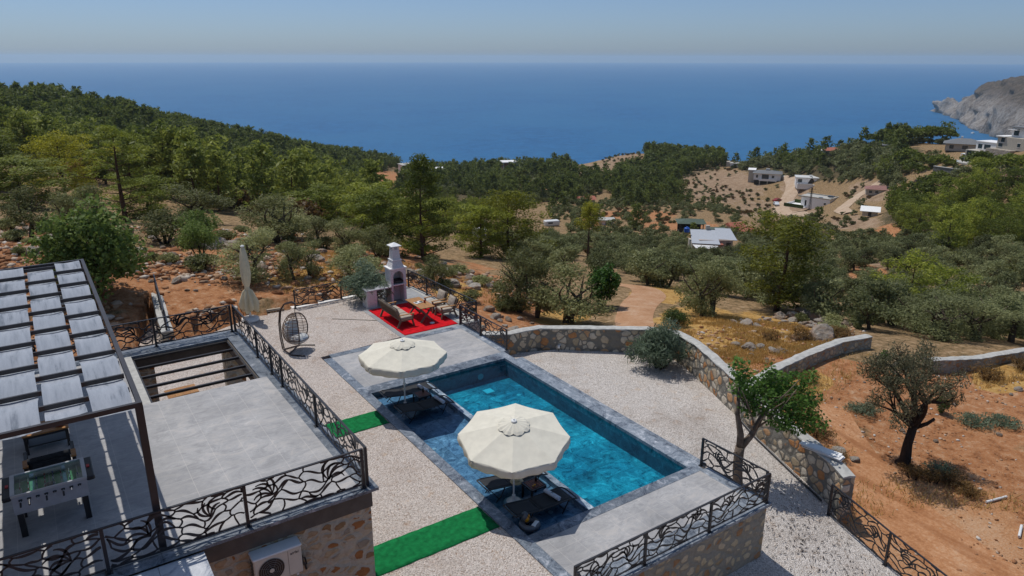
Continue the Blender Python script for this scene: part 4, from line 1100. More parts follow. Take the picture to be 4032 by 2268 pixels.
lounger('black sun lounger with a straw hat, under the nearest parasol', 10.05, 14.86, RZ)
lounger('black sun lounger beside the far deck pool corner with a towel', 10.12, 21.62, RZ)
lounger('black sun lounger on the camera side of the far parasol pole', 10.08, 20.32, RZ)
def towel(label, x, y, z, rz):
    t = thing('rolled_towel', label, 'towel', (x, y, z), rz, 'rolled white towels on the loungers')
    mb = MB(); pr = []
    n = 40
    for e in (-.27, .27):
        for k in range(n):
            th = 2 * math.pi * k / n
            r = .062 + .006 * math.sin(th * 3) + .004 * math.sin(7 * th)
            pr.append((r * math.cos(th), e, .062 + r * math.sin(th)))
    mb.add(pr, [(k, (k + 1) % n, n + (k + 1) % n, n + k) for k in range(n)] + [tuple(range(n))[::-1], tuple(range(n, 2 * n))])
    mb.build('roll', M['towel'], t, smooth=False)
    sp = []
    for i in range(50):
        th = i * .5; r = .055 * (1 - i / 55)
        sp.append((r * math.cos(th), -.272, .062 + r * math.sin(th)))
    mb = MB(); mb.tube(sp, .004, 4); mb.tube([(p[0], .272, p[2]) for p in sp], .004, 4); mb.build('spiral_edge', M['towel'], t)
    bow = MB(); bow.tube([(-.03, .02, .128), (.0, .0, .135), (.03, .03, .128), (.01, -.02, .132), (-.02, -.03, .13)], .006, 5); bow.build('ribbon', mat('dark_ribbon', (.03, .04, .07), .6), t)
    return t
towel('rolled white towel with a dark ribbon on the nearest lounger', 10.42, 13.5, .135, math.radians(8))
towel('rolled white towel on the lounger beside the far deck', 10.56, 21.4, .135, math.radians(8))
towel('rolled white towel on the lounger below the far parasol table', 10.62, 20.26, .135, math.radians(5))

def side_table(label, x, y):
    t = thing('side_table', label, 'side table', (x, y, -.26), 0, 'black side tables with slatted wood tops by the pool')
    mb = MB()
    for k in range(6): mb.box(-.2 + .068 * k, -.2 + .068 * k + .06, -.2, .2, .455, .475)
    mb.build('slatted_top', M['wood_red'], t)
    mb = MB()
    for a in (-1, 1): mb.box(-.24, .24, a * .24 - .02, a * .24 + .02, .43, .472); mb.box(a * .24 - .02, a * .24 + .02, -.22, .22, .43, .472)
    mb.build('rim', M['rattan_black'], t)
    for a in (-1, 1):
        for b in (-1, 1):
            mb = MB(); mb.box(a * .225 - .022, a * .225 + .022, b * .225 - .022, b * .225 + .022, 0, .43); mb.build('leg', M['rattan_black'], t)
    return t
side_table('black side table with bottle and sunglasses under the nearest parasol', 10.30, 14.18)
side_table('black side table between the two loungers under the far parasol', 10.32, 20.98)
M['glass_amber'] = mat('amber_glass', (.55, .24, .01), .15, .1, 5)
M['glass_red'] = mat('red_glass', (.30, .012, .01), .15, .1, 5)
M['glass_dark'] = mat('dark_bottle_glass', (.02, .012, .008), .12, .1, 5, spec=.6)
def bottle(label, x, y, z, m, s=1.0):
    t = thing('drink_bottle', label, 'bottle', (x, y, z))
    mb = MB(); mb.lathe([(.032 * s, 0), (.034 * s, .01), (.034 * s, .12 * s), (.014 * s, .16 * s), (.013 * s, .2 * s)], 14); mb.build('body', m, t)
    mb = MB(); mb.lathe([(.016 * s, .2 * s), (.016 * s, .225 * s), (0, .226 * s)], 12); mb.build('cap', M['white_plastic'], t)
bottle('dark bottle on the side table under the nearest parasol', 10.43, 14.27, .218, M['glass_dark'])
bottle('dark bottle on the side table under the far parasol', 10.40, 21.05, .218, M['glass_dark'])
t = thing('sunglasses', 'amber sunglasses lying on the side table under the nearest parasol', 'sunglasses', (10.24, 14.1, .218), .4)
for a in (-1, 1):
    mb = MB(); mb.lathe([(.03, 0), (.033, .012), (.02, .018), (0, .02)], 14, (a * .038, 0, .004)); mb.build('lens', M['glass_amber'], t)
mb = MB(); mb.tube([(-.07, 0, .014), (-.075, -.06, .012), (-.07, -.12, .008)], .004, 6); mb.tube([(.07, 0, .014), (.075, -.06, .012), (.07, -.12, .008)], .004, 6); mb.tube([(-.01, 0, .018), (.01, 0, .018)], .004, 6); mb.build('frame', M['rattan_black'], t)
t = thing('straw_hat', 'pale straw sun hat with a dark band on the lounger behind the side table', 'hat', (10.02, 14.62, .15), .2)
mb = MB(); mb.lathe([(.19, .0), (.192, .006), (.10, .018), (.095, .09), (.07, .115), (0, .12)], 26); mb.build('straw', mat_wood('plaited_straw', (.55, .44, .26), 3, 'X'), t, smooth=True)
mb = MB(); mb.lathe([(.0985, .02), (.0985, .05), (.096, .052)], 26); mb.build('band', M['glass_dark'], t)

# inflatable ring with a bird head
t = thing('swim_ring', 'grey inflatable swim ring with a yellow beaked bird head floating in the pool corner', 'swim ring', (9.36, 13.06, -.12), .5)
mg = mat('grey_vinyl', (.10, .105, .115), .3, .15, 8, spec=.5)
tor = MB(); vs = []; fs = []; K, L = 36, 14
for i in range(K):
    a = 2 * math.pi * i / K
    for j in range(L):
        b = 2 * math.pi * j / L
        vs.append(((.20 + .085 * math.cos(b)) * math.cos(a), (.20 + .085 * math.cos(b)) * math.sin(a), .06 + .085 * math.sin(b)))
for i in range(K):
    for j in range(L): fs.append((i * L + j, ((i + 1) % K) * L + j, ((i + 1) % K) * L + (j + 1) % L, i * L + (j + 1) % L))
tor.add(vs, fs); tor.build('ring', mg, t, smooth=True)
mb = MB(); mb.lathe([(.05, .08), (.085, .16), (.10, .26), (.085, .33), (.045, .37), (0, .38)], 18, (0, .14, 0)); mb.build('head', mg, t, smooth=True)
mb = MB(); mb.lathe([(.06, .12), (.078, .2), (.05, .29), (0, .30)], 14, (0, .09, 0)); mb.build('belly', M['glass_amber'], t, smooth=True)
mb = MB(); mb.lathe([(.03, 0), (.02, .05), (0, .09)], 10, (0, .02, .28)); mb.build('beak', M['glass_amber'], t, smooth=True)
mb = MB(); mb.box(-.13, .13, -.22, -.10, .10, .15); mb.build('white_patch', M['white_plastic'], t, bevel=.02)

# ------------------------------------------------------------------ turf mats and carpet
def rug(name, label, cat, u0, u1, v0, v1, z, m, th=.014, seed=1, nx=24):
    rd = random.Random(seed); vs = []; fs = []; ny = max(6, int(nx * (v1 - v0) / (u1 - u0)))
    for i in range(nx + 1):
        for j in range(ny + 1):
            e = .012 if i in (0, nx) or j in (0, ny) else 0
            vs.append((u0 + (u1 - u0) * i / nx + rd.uniform(-e, e), v0 + (v1 - v0) * j / ny + rd.uniform(-e, e), z + th + rd.uniform(-.002, .002)))
    for i in range(nx):
        for j in range(ny):
            a = i * (ny + 1) + j; fs.append((a, a + ny + 1, a + ny + 2, a + 1))
    mb = MB(); mb.add(vs, fs); o = mb.build(name, m, smooth=True); s_ = o.modifiers.new('thick', 'SOLIDIFY'); s_.thickness = th; s_.offset = -1
    return tag(o, label, cat)
tag(rug('turf_mat', 'long green artificial turf mat nearest the camera, across the gravel', 'mat', 5.0, 8.63, 13.36, 14.42, -.028, M['mat_green'], seed=3), group='green turf mats crossing the gravel')
tag(rug('turf_mat', 'shorter green turf mat beside the far parasol, passing behind the roof railing', 'mat', 6.78, 8.63, 20.06, 21.1, -.028, M['mat_green'], seed=4), group='green turf mats crossing the gravel')
rug('red_carpet', 'bright red outdoor carpet under the lounge set', 'carpet', 12.52, 15.18, 26.9, 30.85, -.016, M['carpet_red'], seed=5)
o = MB().prism([(14.23 + .11 * math.cos(a), 27.6 + .11 * math.sin(a)) for a in np.linspace(0, 2 * math.pi, 20)[:-1]], .0, .018).build('white_disc', M['white_plastic']); tag(o, 'round white disc lying on the red carpet', 'lid')
o = MB().bar((10.68, 30.7, -.02), (12.3, 29.35, -.02), .03, .03).build('pale_stick', M['cushion_beige']); tag(o, 'long pale stick lying on the gravel before the barbecue', 'stick')

# ------------------------------------------------------------------ lounge set
def frame_seat(label, name, cat, x, y, rz, width, ncush, loc_seed=0, group=None):
    """timber lounge seat facing +x, its back at -x"""
    t = thing(name, label, cat, (x, y, .0), rz, group)
    hw = width / 2
    for s_ in (-1, 1):
        yy = s_ * (hw - .04)
        mb = MB(); mb.bar((.38, yy, 0), (.30, yy, .30), .06, .08); mb.bar((.30, yy, .28), (.36, yy, .55), .05, .07); mb.bar((-.42, yy, 0), (-.26, yy, .34), .06, .08); mb.bar((-.3, yy, .30), (.34, yy, .32), .05, .07)
        mb.build('side_frame', M['wood_grey'], t)
        mb = MB(); mb.rbox(-.36, .42, yy - .045, yy + .045, .56, .59, .012); mb.build('armrest', M['wood'], t)
        mb = MB(); mb.bar((-.26, yy, .30), (-.46, yy, .84), .05, .06); mb.build('back_post', M['wood_grey'], t)
    mb = MB(); mb.bar((-.46, -hw, .84), (-.46, hw, .84), .04, .07); mb.bar((-.30, -hw, .36), (-.30, hw, .36), .04, .06); mb.bar((.32, -hw, .29), (.32, hw, .29), .05, .06)
    k = -hw + .1
    while k < hw - .06:
        mb.bar((-.31, k, .37), (-.455, k, .83), .05, .018); k += .105
    mb.build('slatted_back', M['wood_grey'], t)
    cw = (width - .14) / ncush
    for i in range(ncush):
        y0 = -hw + .07 + i * cw
        mb = MB(); mb.rbox(-.24, .34, y0 + .008, y0 + cw - .008, .33, .45, .045); mb.build('seat_cushion', M['cushion_beige'], t, smooth=False)
        # tufted back cushion
        vs = []; n = 10
        for sd in (0, 1):
            for a in range(n + 1):
                for b in range(n + 1):
                    p, q = a / n, b / n
                    puff = (math.sin(math.pi * p) * math.sin(math.pi * q)) ** .45 * .075
                    tuft = .028 * sum(math.exp(-(((p - tp) ** 2 + (q - tq) ** 2) / .006)) for tp, tq in ((.3, .3), (.7, .3), (.3, .7), (.7, .7)))
                    base = Vector((-.235 - .16 * q, y0 + .012 + (cw - .024) * p, .44 + .47 * q))
                    d = Vector((.95, 0, .3)) * ((puff - tuft) if sd == 0 else -puff * .7)
                    vs.append(base + d)
        fs = []; m = (n + 1) ** 2
        for a in range(n):
            for b in range(n):
                i0 = a * (n + 1) + b
                fs.append((i0, i0 + n + 1, i0 + n + 2, i0 + 1)); fs.append((m + i0, m + i0 + 1, m + i0 + n + 2, m + i0 + n + 1))
        mb = MB(); mb.add(vs, fs); mb.build('back_cushion', M['cushion_beige'], t, smooth=True)
    return t
frame_seat('timber framed sofa with three beige cushions on the red carpet', 'garden_sofa', 'sofa', 13.05, 28.75, .0, 1.95, 3)
frame_seat('timber armchair with beige cushion on the carpet, nearer the pool deck', 'garden_armchair', 'armchair', 15.2, 28.1, math.pi - .06, .78, 1, group='armchairs facing the sofa')
frame_seat('timber armchair with beige cushion on the carpet, nearer the barbecue', 'garden_armchair', 'armchair', 15.22, 29.12, math.pi + .04, .78, 1, group='armchairs facing the sofa')
t = thing('garden_table', 'honey brown wooden table with crossed legs on the red carpet', 'table', (14.1, 28.5, .0))
mb = MB()
for k in range(6): mb.box(-.36 + .12 * k, -.36 + .12 * k + .116, -.8, .8, .71, .74)
mb.build('table_top', M['wood'], t)
mb = MB(); mb.box(-.30, .30, -.7, -.64, .66, .71); mb.box(-.30, .30, .64, .7, .66, .71); mb.box(-.03, .03, -.64, .64, .66, .708); mb.build('apron', M['wood_grey'], t)
for e in (-.62, .62):
    for s_ in (-1, 1):
        mb = MB(); mb.bar((s_ * -.30, e, .0), (s_ * .30, e + .01 * s_, .67), .05, .07); mb.build('leg', M['wood_grey'], t)
mb = MB(); mb.bar((0, -.6, .335), (0, .6, .335), .05, .05); mb.build('stretcher', M['wood_grey'], t)
t = thing('open_magazine', 'open magazine with dark photographs on the wooden table', 'magazine', (14.05, 28.55, .742), .25)
for s_ in (-1, 1):
    vs = []; 
    for a in range(6):
        for b in range(2): vs.append((s_ * .2 * a / 5, -.13 + .26 * b, .012 + .016 * math.sin(math.pi * a / 5)))
    mb = MB(); mb.add(vs, [(a * 2, a * 2 + 2, a * 2 + 3, a * 2 + 1) for a in range(5)]); mb.build('page', M['white_plastic'], t); 
mb = MB(); mb.box(.03, .17, -.10, .02, .032, .034); mb.box(-.16, -.05, -.02, .11, .032, .034); mb.build('photograph', mat('printed_photo', (.05, .07, .05), .4, .5, 30), t)
mb = MB(); mb.box(-.2, .2, -.13, .13, 0, .01); mb.build('cover', M['white_plastic'], t)
t = thing('red_candle_glass', 'small red glass standing on the wooden table', 'candle glass', (14.28, 28.38, .742))
mb = MB(); mb.lathe([(.035, 0), (.045, .02), (.045, .11), (.04, .112), (.038, .03), (0, .028)], 16); mb.build('glass', M['glass_red'], t)
mb = MB(); mb.lathe([(.03, .031), (.03, .06), (0, .062)], 12); mb.build('candle', M['white_plastic'], t)

# ------------------------------------------------------------------ barbecue
t = thing('brick_barbecue', 'white brick barbecue with tall chimney and side counter', 'barbecue', (14.2, 31.1, -.02))
B_ = M['brick_white']
mb = MB(); mb.box(-1.62, -1.12, -.08, .55, 0, .86); mb.build('counter_leg', B_, t)
mb = MB(); mb.box(-1.66, -.345, -.12, .58, .86, .91); mb.build('counter_top', mat_marble('pale_grey_counter', (.42, .42, .44), (.62, .62, .63), (.26, .26, .29), 3), t)
mb = MB(); mb.lathe([(.20, .912), (.20, .919), (.17, .921), (.165, .9135), (0, .9125)], 24, (-1.3, .2, 0)); mb.build('sink', mat('brushed_steel', (.32, .33, .34), .3, .1, 6, metal=.8), t)
bx = MB()
# tower: x -.5 .. .5, y -.05 .. .75; lower opening and arched firebox opening in the -y front
bx.box(-.5, -.36, -.05, .72, 0, 1.0); bx.box(.36, .5, -.05, .72, 0, 1.0); bx.box(-.36, .36, .60, .72, 0, 1.0)
bx.box(-.53, .53, -.08, .75, 1.0, 1.07)
bx.box(-.5, -.34, -.05, .72, 1.07, 1.93); bx.box(.34, .5, -.05, .72, 1.07, 1.93); bx.box(-.34, .34, .60, .72, 1.07, 1.93)
n = 12
for k in range(n):      # arch
    a0 = math.pi * k / n; a1 = math.pi * (k + 1) / n
    x0, x1 = .34 * math.cos(a0), .34 * math.cos(a1); z0, z1 = 1.50 + .30 * math.sin(a0), 1.50 + .30 * math.sin(a1)
    bx.add([(x0, -.05, z0), (x1, -.05, z1), (x1, -.05, 1.93), (x0, -.05, 1.93), (x0, .1, z0), (x1, .1, z1), (x1, .1, 1.93), (x0, .1, 1.93)], [(0, 1, 2, 3), (7, 6, 5, 4), (0, 4, 5, 1)])
bx.build('hearth', B_, t)
mb = MB(); mb.box(-.56, .56, -.11, .78, 1.93, 1.99); mb.build('cornice', M['plaster_white'], t)
def frust(mb, w0, w1, z0, z1, cy=.33, d0=None, d1=None):
    d0 = d0 or w0; d1 = d1 or w1
    vs = [(-w0, cy - d0, z0), (w0, cy - d0, z0), (w0, cy + d0, z0), (-w0, cy + d0, z0), (-w1, cy - d1, z1), (w1, cy - d1, z1), (w1, cy + d1, z1), (-w1, cy + d1, z1)]
    mb.add(vs, [(0, 3, 2, 1), (4, 5, 6, 7), (0, 1, 5, 4), (1, 2, 6, 5), (2, 3, 7, 6), (3, 0, 4, 7)])
mb = MB(); frust(mb, .40, .27, 1.99, 2.36); frust(mb, .25, .21, 2.42, 2.95); 
for a in (-1, 1):
    for b in (-1, 1): mb.box(a * .16 - .05, a * .16 + .05, .33 + b * .16 - .05, .33 + b * .16 + .05, 2.95, 3.14)
mb.build('chimney', B_, t)
mb = MB(); frust(mb, .31, .31, 2.36, 2.42); mb.build('chimney_ledge', M['plaster_white'], t)
mb = MB(); frust(mb, .33, .33, 3.14, 3.17); frust(mb, .33, .03, 3.17, 3.32); mb.build('chimney_cap', M['plaster_white'], t)
BB = t
g = MB(); g.box(-.33, .33, -.03, .55, 1.18, 1.24)
for k in range(9): g.bar((-.31 + .0775 * k, -.04, 1.27), (-.31 + .0775 * k, .5, 1.27), .012, .012)
g.build('grill', M['metal_dark'], t)
for ch in BB.children:
    if not ch.name.startswith(('counter', 'sink')): ch.data.transform(Matrix.Translation((.06, 0, 0)) @ Matrix.Diagonal((.80, .85, .90, 1)))

# ------------------------------------------------------------------ hanging egg chair
t = thing('hanging_egg_chair', 'brown wicker egg chair with pale cushion hanging from a curved stand', 'hanging chair', (8.15, 27.85, -.03), math.radians(-38))
# local: chair opens towards +x, pole behind at -x
mb = MB(); 
for s_ in (-.07, .07):
    mb.tube([(-.62, s_, .05), (-.68, s_, .6), (-.68, s_, 1.2), (-.60, s_, 1.72), (-.40, s_, 2.02), (-.1, s_, 2.1), (.06, s_ * .3, 2.04)], .026, 8)
mb.build('curved_pole', M['steel_brown'], t)
mb = MB(); mb.tube([(-.62, 0, .03), (-.1, -.55, .03), (.5, -.60, .03)], .026, 8); mb.tube([(-.62, 0, .03), (-.1, .55, .03), (.5, .60, .03)], .026, 8); mb.tube([(-.2, -.46, .03), (-.2, .46, .03)], .022, 8); mb.build('base', M['steel_brown'], t)
# egg: strands between a rim and the back
def egg(th, ph):
    """th 0 bottom .. pi top ; ph around, 0 = towards opening (+x)"""
    z = .98 - .64 * math.cos(th) ; r = .60 * math.sin(th) ** .85 * (1.0 - .18 * (z - .9))
    return Vector((r * math.cos(ph) * .92, r * math.sin(ph), z))
mb = MB(); rim = MB()
op = math.radians(58)
for k in range(11):
    ph = op + (2 * math.pi - 2 * op) * k / 10
    mb.tube([egg(math.pi * (i + .4) / 18.8, ph) for i in range(19)], .011, 5, cap=False)
for i in range(26):
    th = math.pi * (.06 + .88 * i / 25)
    if 13 < i < 22 and i % 2: continue
    mb.tube([egg(th, op + (2 * math.pi - 2 * op) * k / 20) for k in range(21)], .012, 4, cap=False)
for i in range(7):
    th = math.pi * (.06 + .22 * i / 6)
    mb.tube([egg(th, -op + 2 * op * k / 8) for k in range(9)], .012, 4, cap=False)
# close-woven lower shell
vs = []; fs = []
for i in range(10):
    th = math.pi * (.03 + .42 * i / 9)
    for k in range(25):
        p = egg(th, op + (2 * math.pi - 2 * op) * k / 24); vs.append((p.x * .985, p.y * .985, p.z + .004))
for i in range(9):
    for k in range(24): fs.append((i * 25 + k, i * 25 + k + 1, (i + 1) * 25 + k + 1, (i + 1) * 25 + k))
mb.build('wicker_basket', M['wicker'], t)
for s_ in (-1, 1): rim.tube([egg(math.pi * (i + .3) / 22.6, s_ * op) for i in range(23)], .024, 8)
rim.tube([(.0, 0, 1.60), (.03, 0, 2.05)], .012, 6); rim.build('rim', M['steel_brown'], t)
mb = MB(); mb.lathe([(.05, .40), (.36, .43), (.50, .52), (.44, .62), (.25, .64), (0, .63)], 22, (.02, 0, 0), sx=.9); mb.build('seat_cushion', M['cushion_pale'], t, smooth=True)
cu = MB(); vs = []; fs = []; n = 14
for i in range(n + 1):
    for k in range(n + 1):
        th = math.pi * (.18 + .44 * i / n); ph = math.pi - 1.35 + 2.7 * k / n
        p = egg(th, ph); f = 1 - .10 - .11 * abs(math.sin(i / n * math.pi * 3)) * math.sin(math.pi * k / n) ** .5
        vs.append((p.x * f, p.y * f, p.z))
for i in range(n):
    for k in range(n): a = i * (n + 1) + k; fs.append((a, a + 1, a + n + 2, a + n + 1))
cu.add(vs, fs); o = cu.build('back_cushion', M['cushion_pale'], t, smooth=True); o.modifiers.new('thick', 'SOLIDIFY').thickness = .04

# ------------------------------------------------------------------ closed parasol
t = thing('closed_parasol', 'tall closed cream parasol tied round its pole on a white base', 'parasol', (7.5, 32.6, -.05))
vs = []; fs = []; K = 48; prof = [(.05, 3.5), (.09, 3.42), (.15, 3.1), (.20, 2.6), (.215, 2.2), (.17, 1.86), (.10, 1.62), (.10, 1.55), (.19, 1.42), (.28, 1.1), (.35, .78), (.33, .60), (.30, .52)]
rd = random.Random(4)
for i, (r, z) in enumerate(prof):
    for k in range(K):
        th = 2 * math.pi * k / K; a = (.10 + .25 * (i > 7)) * (1 if i not in (6, 7) else .3)
        rr = r * (1 + a * math.sin(th * 8 + i * .12) + .08 * math.sin(th * 3 + i * .5))
        zz = z + (.10 * math.sin(th * 4 + 1) if i >= 10 else 0)
        vs.append((rr * math.cos(th) + .05 * max(0, i - 7) / 5, rr * math.sin(th), zz))
for i in range(len(prof) - 1):
    for k in range(K): j = (k + 1) % K; fs.append((i * K + k, i * K + j, (i + 1) * K + j, (i + 1) * K + k))
mb = MB(); mb.add(vs, fs); mb.build('folded_canopy', M['canvas_warm'], t, smooth=True)
mb = MB(); mb.lathe([(.11, 1.55), (.118, 1.585), (.11, 1.62)], 20); mb.build('tie_strap', M['canvas_warm'], t)
mb = MB(); mb.lathe([(.07, 3.5), (.09, 3.53), (.06, 3.57), (0, 3.58)], 16); mb.build('finial', M['white_plastic'], t)
mb = MB(); mb.tube([(0, 0, .1), (0, 0, 3.5)], .028, 10); mb.build('pole', M['white_metal'], t)
mb = MB(); mb.lathe([(.36, 0), (.40, .06), (.38, .15), (.25, .20), (.06, .22), (.05, .42), (.03, .43)], 26); mb.build('base', M['white_plastic'], t)

# ------------------------------------------------------------------ table football under the pergola
t = thing('football_table', 'white table football game with glass top and black legs', 'football table', (-.59, 14.9, 3.0))
W2, D2 = .60, .42       # cabinet half size
grey_cab = mat('pale_grey_laminate', (.42, .40, .41), .5, .08, 5)
mb = MB(); mb.box(-W2, W2, -D2, -D2 + .03, .50, .86); mb.box(-W2, W2, D2 - .03, D2, .50, .86); mb.box(-W2, -W2 + .03, -D2 + .03, D2 - .03, .50, .86); mb.box(W2 - .03, W2, -D2 + .03, D2 - .03, .50, .86); mb.box(-W2 + .03, W2 - .03, -D2 + .03, D2 - .03, .5, .52)
mb.build('cabinet', grey_cab, t)
t_ = NT('green_pitch'); vv = t_.coord((1, 1, 1)); M['pitch'] = t_.done(t_.pbsdf(t_.ramp(t_.noise(vv, 3, 3), [(.3, (.07, .34, .12)), (.7, (.14, .48, .20))]), .6))
mb = MB(); mb.box(-W2 + .03, W2 - .03, -D2 + .03, D2 - .03, .72, .73); mb.build('pitch', M['pitch'], t)
mb = MB(); mb.box(-.006, .006, -D2 + .03, D2 - .03, .731, .733); mb.lathe([(.10, .731), (.10, .733), (.09, .7335), (.09, .731)], 24); mb.box(-W2 + .03, -W2 + .16, -.13, .13, .731, .7325); mb.box(W2 - .16, W2 - .03, -.13, .13, .731, .7325); mb.build('pitch_marking', M['white_plastic'], t)
al = mat('brushed_aluminium', (.55, .56, .58), .35, .05, 5, metal=.6)
mb = MB()
for a in (-1, 1): mb.box(-W2 - .01, W2 + .01, a * (D2 - .012) - .022, a * (D2 - .012) + .022, .86, .895); mb.box(a * (W2 - .02) - .035, a * (W2 - .02) + .035, -D2 + .035, D2 - .035, .86, .9)
mb.build('top_frame', al, t)
mb = MB(); mb.box(-W2 + .055, W2 - .055, -D2 + .035, D2 - .035, .872, .878); mb.build('glass_top', M['glass_clear'], t)
for a in (-1, 1):
    mb = MB(); mb.rbox(a * (W2 + .07) - .07, a * (W2 + .07) + .07, -D2, D2, .80, .885, .02); mb.build('end_tray', M['rattan_black'], t)
    mb = MB(); mb.box(a * (W2 + .06) - .025, a * (W2 + .06) + .025, -.03, .07, .886, .90); mb.build('score_slider', mat('red_plastic', (.45, .02, .02), .4), t)
for i in range(8):
    x = -W2 + .13 + i * (2 * W2 - .26) / 7
    mb = MB(); mb.tube([(x, -D2 - .14, .78), (x, D2 + .14, .78)], .008, 8); rodo = mb.build('rod', al, t)
    front = i % 2 == 0
    yy = -D2 - .17 if i in (0, 1, 3, 5) else D2 + .17
    mb = MB(); mb.tube([(x, yy - .05, .76), (x, yy + .05, .785)], .017, 10); mb.build('handle', M['rattan_black'], rodo)
    mb = MB(); mb.lathe([(.028, -.015), (.034, 0), (.028, .015)], 12, (x, -D2 - .012, .78)); mb.build('bushing', M['rattan_black'], rodo)
    npl = (1, 2, 3, 5, 5, 3, 2, 1)[i]
    pm = mat('player_red', (.40, .03, .03), .4) if i in (0, 1, 3, 5) else mat('player_blue', (.04, .08, .30), .4)
    mb = MB()
    for k in range(npl):
        y = (k - (npl - 1) / 2) * (.16 if npl > 3 else .24)
        mb.box(x - .012, x + .012, y - .016, y + .016, .74, .80); mb.lathe([(.012, .80), (.014, .815), (0, .83)], 8, (x, y, 0))
    mb.build('player_row', pm, rodo)
for a in (-1, 1):
    for b in (-1, 1):
        mb = MB(); mb.box(a * (W2 - .08) - .05, a * (W2 - .08) + .05, b * (D2 - .07) - .05, b * (D2 - .07) + .05, 0, .5); mb.build('leg', M['rattan_black'], t)

t = thing('pergola_table', 'low table with orange wooden top and black legs under the pergola', 'table', (-.58, 18.2, 3.0))
mb = MB()
for k in range(6): mb.box(-.45, .45, -.33 + .11 * k, -.33 + .11 * k + .105, .44, .47)
mb.build('table_top', M['wood_x'], t)
for a in (-1, 1):
    for b in (-1, 1): mb = MB(); mb.box(a * .40 - .03, a * .40 + .03, b * .28 - .03, b * .28 + .03, 0, .44); mb.build('leg', M['rattan_black'], t)
mb = MB(); mb.box(-.37, .37, -.31, -.25, .38, .438); mb.box(-.37, .37, .25, .31, .38, .438); mb.box(-.37, .37, -.2, .2, .12, .15); mb.build('stretcher', M['rattan_black'], t)
o = MB().lathe([(.05, 0), (.10, .02), (.11, .05), (.10, .052), (.05, .02), (0, .018)], 18, (-.30, 18.05, 3.471)).build('small_bowl', M['glass_red']); tag(o, 'small dark red bowl on the orange wooden table', 'bowl')
t = thing('lounge_chair', 'black cushioned lounge chair with orange wooden armrests under the pergola', 'armchair', (-.55, 16.45, 3.0))
mb = MB(); mb.rbox(-.36, .36, -.30, .42, .22, .38, .05); mb.build('seat_cushion', M['cushion_dark'], t)
mb = MB(); mb.rbox(-.36, .36, -.42, -.26, .34, .68, .06); mb.tube([(-.38, -.34, .70), (.38, -.34, .70)], .06, 12); mb.build('back_cushion', M['cushion_dark'], t)
for a in (-1, 1):
    mb = MB(); mb.box(a * .42 - .05, a * .42 + .05, -.40, -.08, .60, .63); mb.build('armrest', M['wood_x'], t)
    mb = MB(); mb.box(a * .42 - .035, a * .42 + .035, -.40, -.33, 0, .6); mb.box(a * .42 - .035, a * .42 + .035, .30, .37, 0, .6); mb.box(a * .42 - .03, a * .42 + .03, -.33, .30, .52, .598); mb.build('side_frame', M['rattan_black'], t)

# ------------------------------------------------------------------ air conditioner on the house wall
t = thing('air_conditioner', 'white air conditioner outdoor unit fixed to the stone house wall', 'air conditioner', (2.82, 12.42, 1.76))
acm = mat('ivory_enamel', (.58, .55, .47), .4, .04, 5); act = mat('white_enamel', (.72, .72, .70), .4, .04, 5)
mb = MB(); mb.rbox(-.46, .46, -.15, .15, 0, .60, .02); mb.build('casing', acm, t)
mb = MB(); mb.rbox(-.475, .475, -.165, .165, .60, .645, .02); mb.build('top_cover', act, t)
mb = MB(); mb.lathe([(.245, 0), (.245, .006), (0, .007)], 36); fd = mb.build('fan_recess', M['rattan_black'], t); fd.matrix_basis = Matrix.Translation((-.14, -.1505, .30)) @ Matrix.Rotation(math.radians(90), 4, 'X')
g = MB()
for r in (.045, .085, .125, .165, .205, .245):
    pts = [(r * math.cos(a), r * math.sin(a), .022 - .02 * r / .25) for a in np.linspace(0, 2 * math.pi, 41)]; g.tube(pts, .0045, 5, cap=False)
for k in range(8):
    a = k * math.pi / 4; g.tube([(.05 * math.cos(a), .05 * math.sin(a), .02), (.245 * math.cos(a + .3), .245 * math.sin(a + .3), .004)], .003, 4)
g = g.build('fan_grille', mat('grey_grille', (.16, .16, .16), .4), t); g.matrix_basis = Matrix.Translation((-.14, -.158, .30)) @ Matrix.Rotation(math.radians(90), 4, 'X')
mb = MB(); mb.lathe([(.045, 0), (.045, .012), (0, .016)], 20); h_ = mb.build('fan_hub', acm, t); h_.matrix_basis = Matrix.Translation((-.14, -.172, .30)) @ Matrix.Rotation(math.radians(90), 4, 'X')
mb = MB(); mb.box(.19, .195, -.153, -.15, .03, .58); mb.build('panel_seam', M['metal_dark'], t)
mb = MB(); 
for k in range(7): mb.box(-.467, -.461, -.10, .10, .08 + .07 * k, .11 + .07 * k)
mb.build('side_louvre', M['metal_dark'], t)
mb = MB(); mb.box(.462, .50, -.08, .08, .08, .28); mb.tube([(.48, 0, .12), (.56, .06, .0), (.60, .14, -.2)], .022, 8); mb.tube([(.48, .04, .2), (.58, .1, .1), (.62, .16, -.1)], .016, 8); mb.build('pipe_cover', M['metal_dark'], t)
for a in (-.35, .35): mb = MB(); mb.box(a - .02, a + .02, -.15, .18, -.04, 0); mb.build('bracket', M['white_metal'], t)
def lettering(text, size, m, parent, mw, ext=.002):
    cu = bpy.data.curves.new('lettering', 'FONT'); cu.body = text; cu.size = size; cu.extrude = ext; cu.align_x = 'CENTER'; cu.align_y = 'CENTER'
    tmp = bpy.data.objects.new('tmp_text', cu); COL.objects.link(tmp)
    dg = bpy.context.evaluated_depsgraph_get(); me = bpy.data.meshes.new_from_object(tmp.evaluated_get(dg))
    bpy.data.objects.remove(tmp); bpy.data.curves.remove(cu)
    o = bpy.data.objects.new('lettering', me); me.name = 'lettering'; me.materials.clear(); me.materials.append(m); link(o, parent); o.matrix_basis = mw
    return o
lettering('airfel', .085, M['metal_dark'], t, Matrix.Translation((.32, -.1525, .50)) @ Matrix.Rotation(math.radians(90), 4, 'X'))

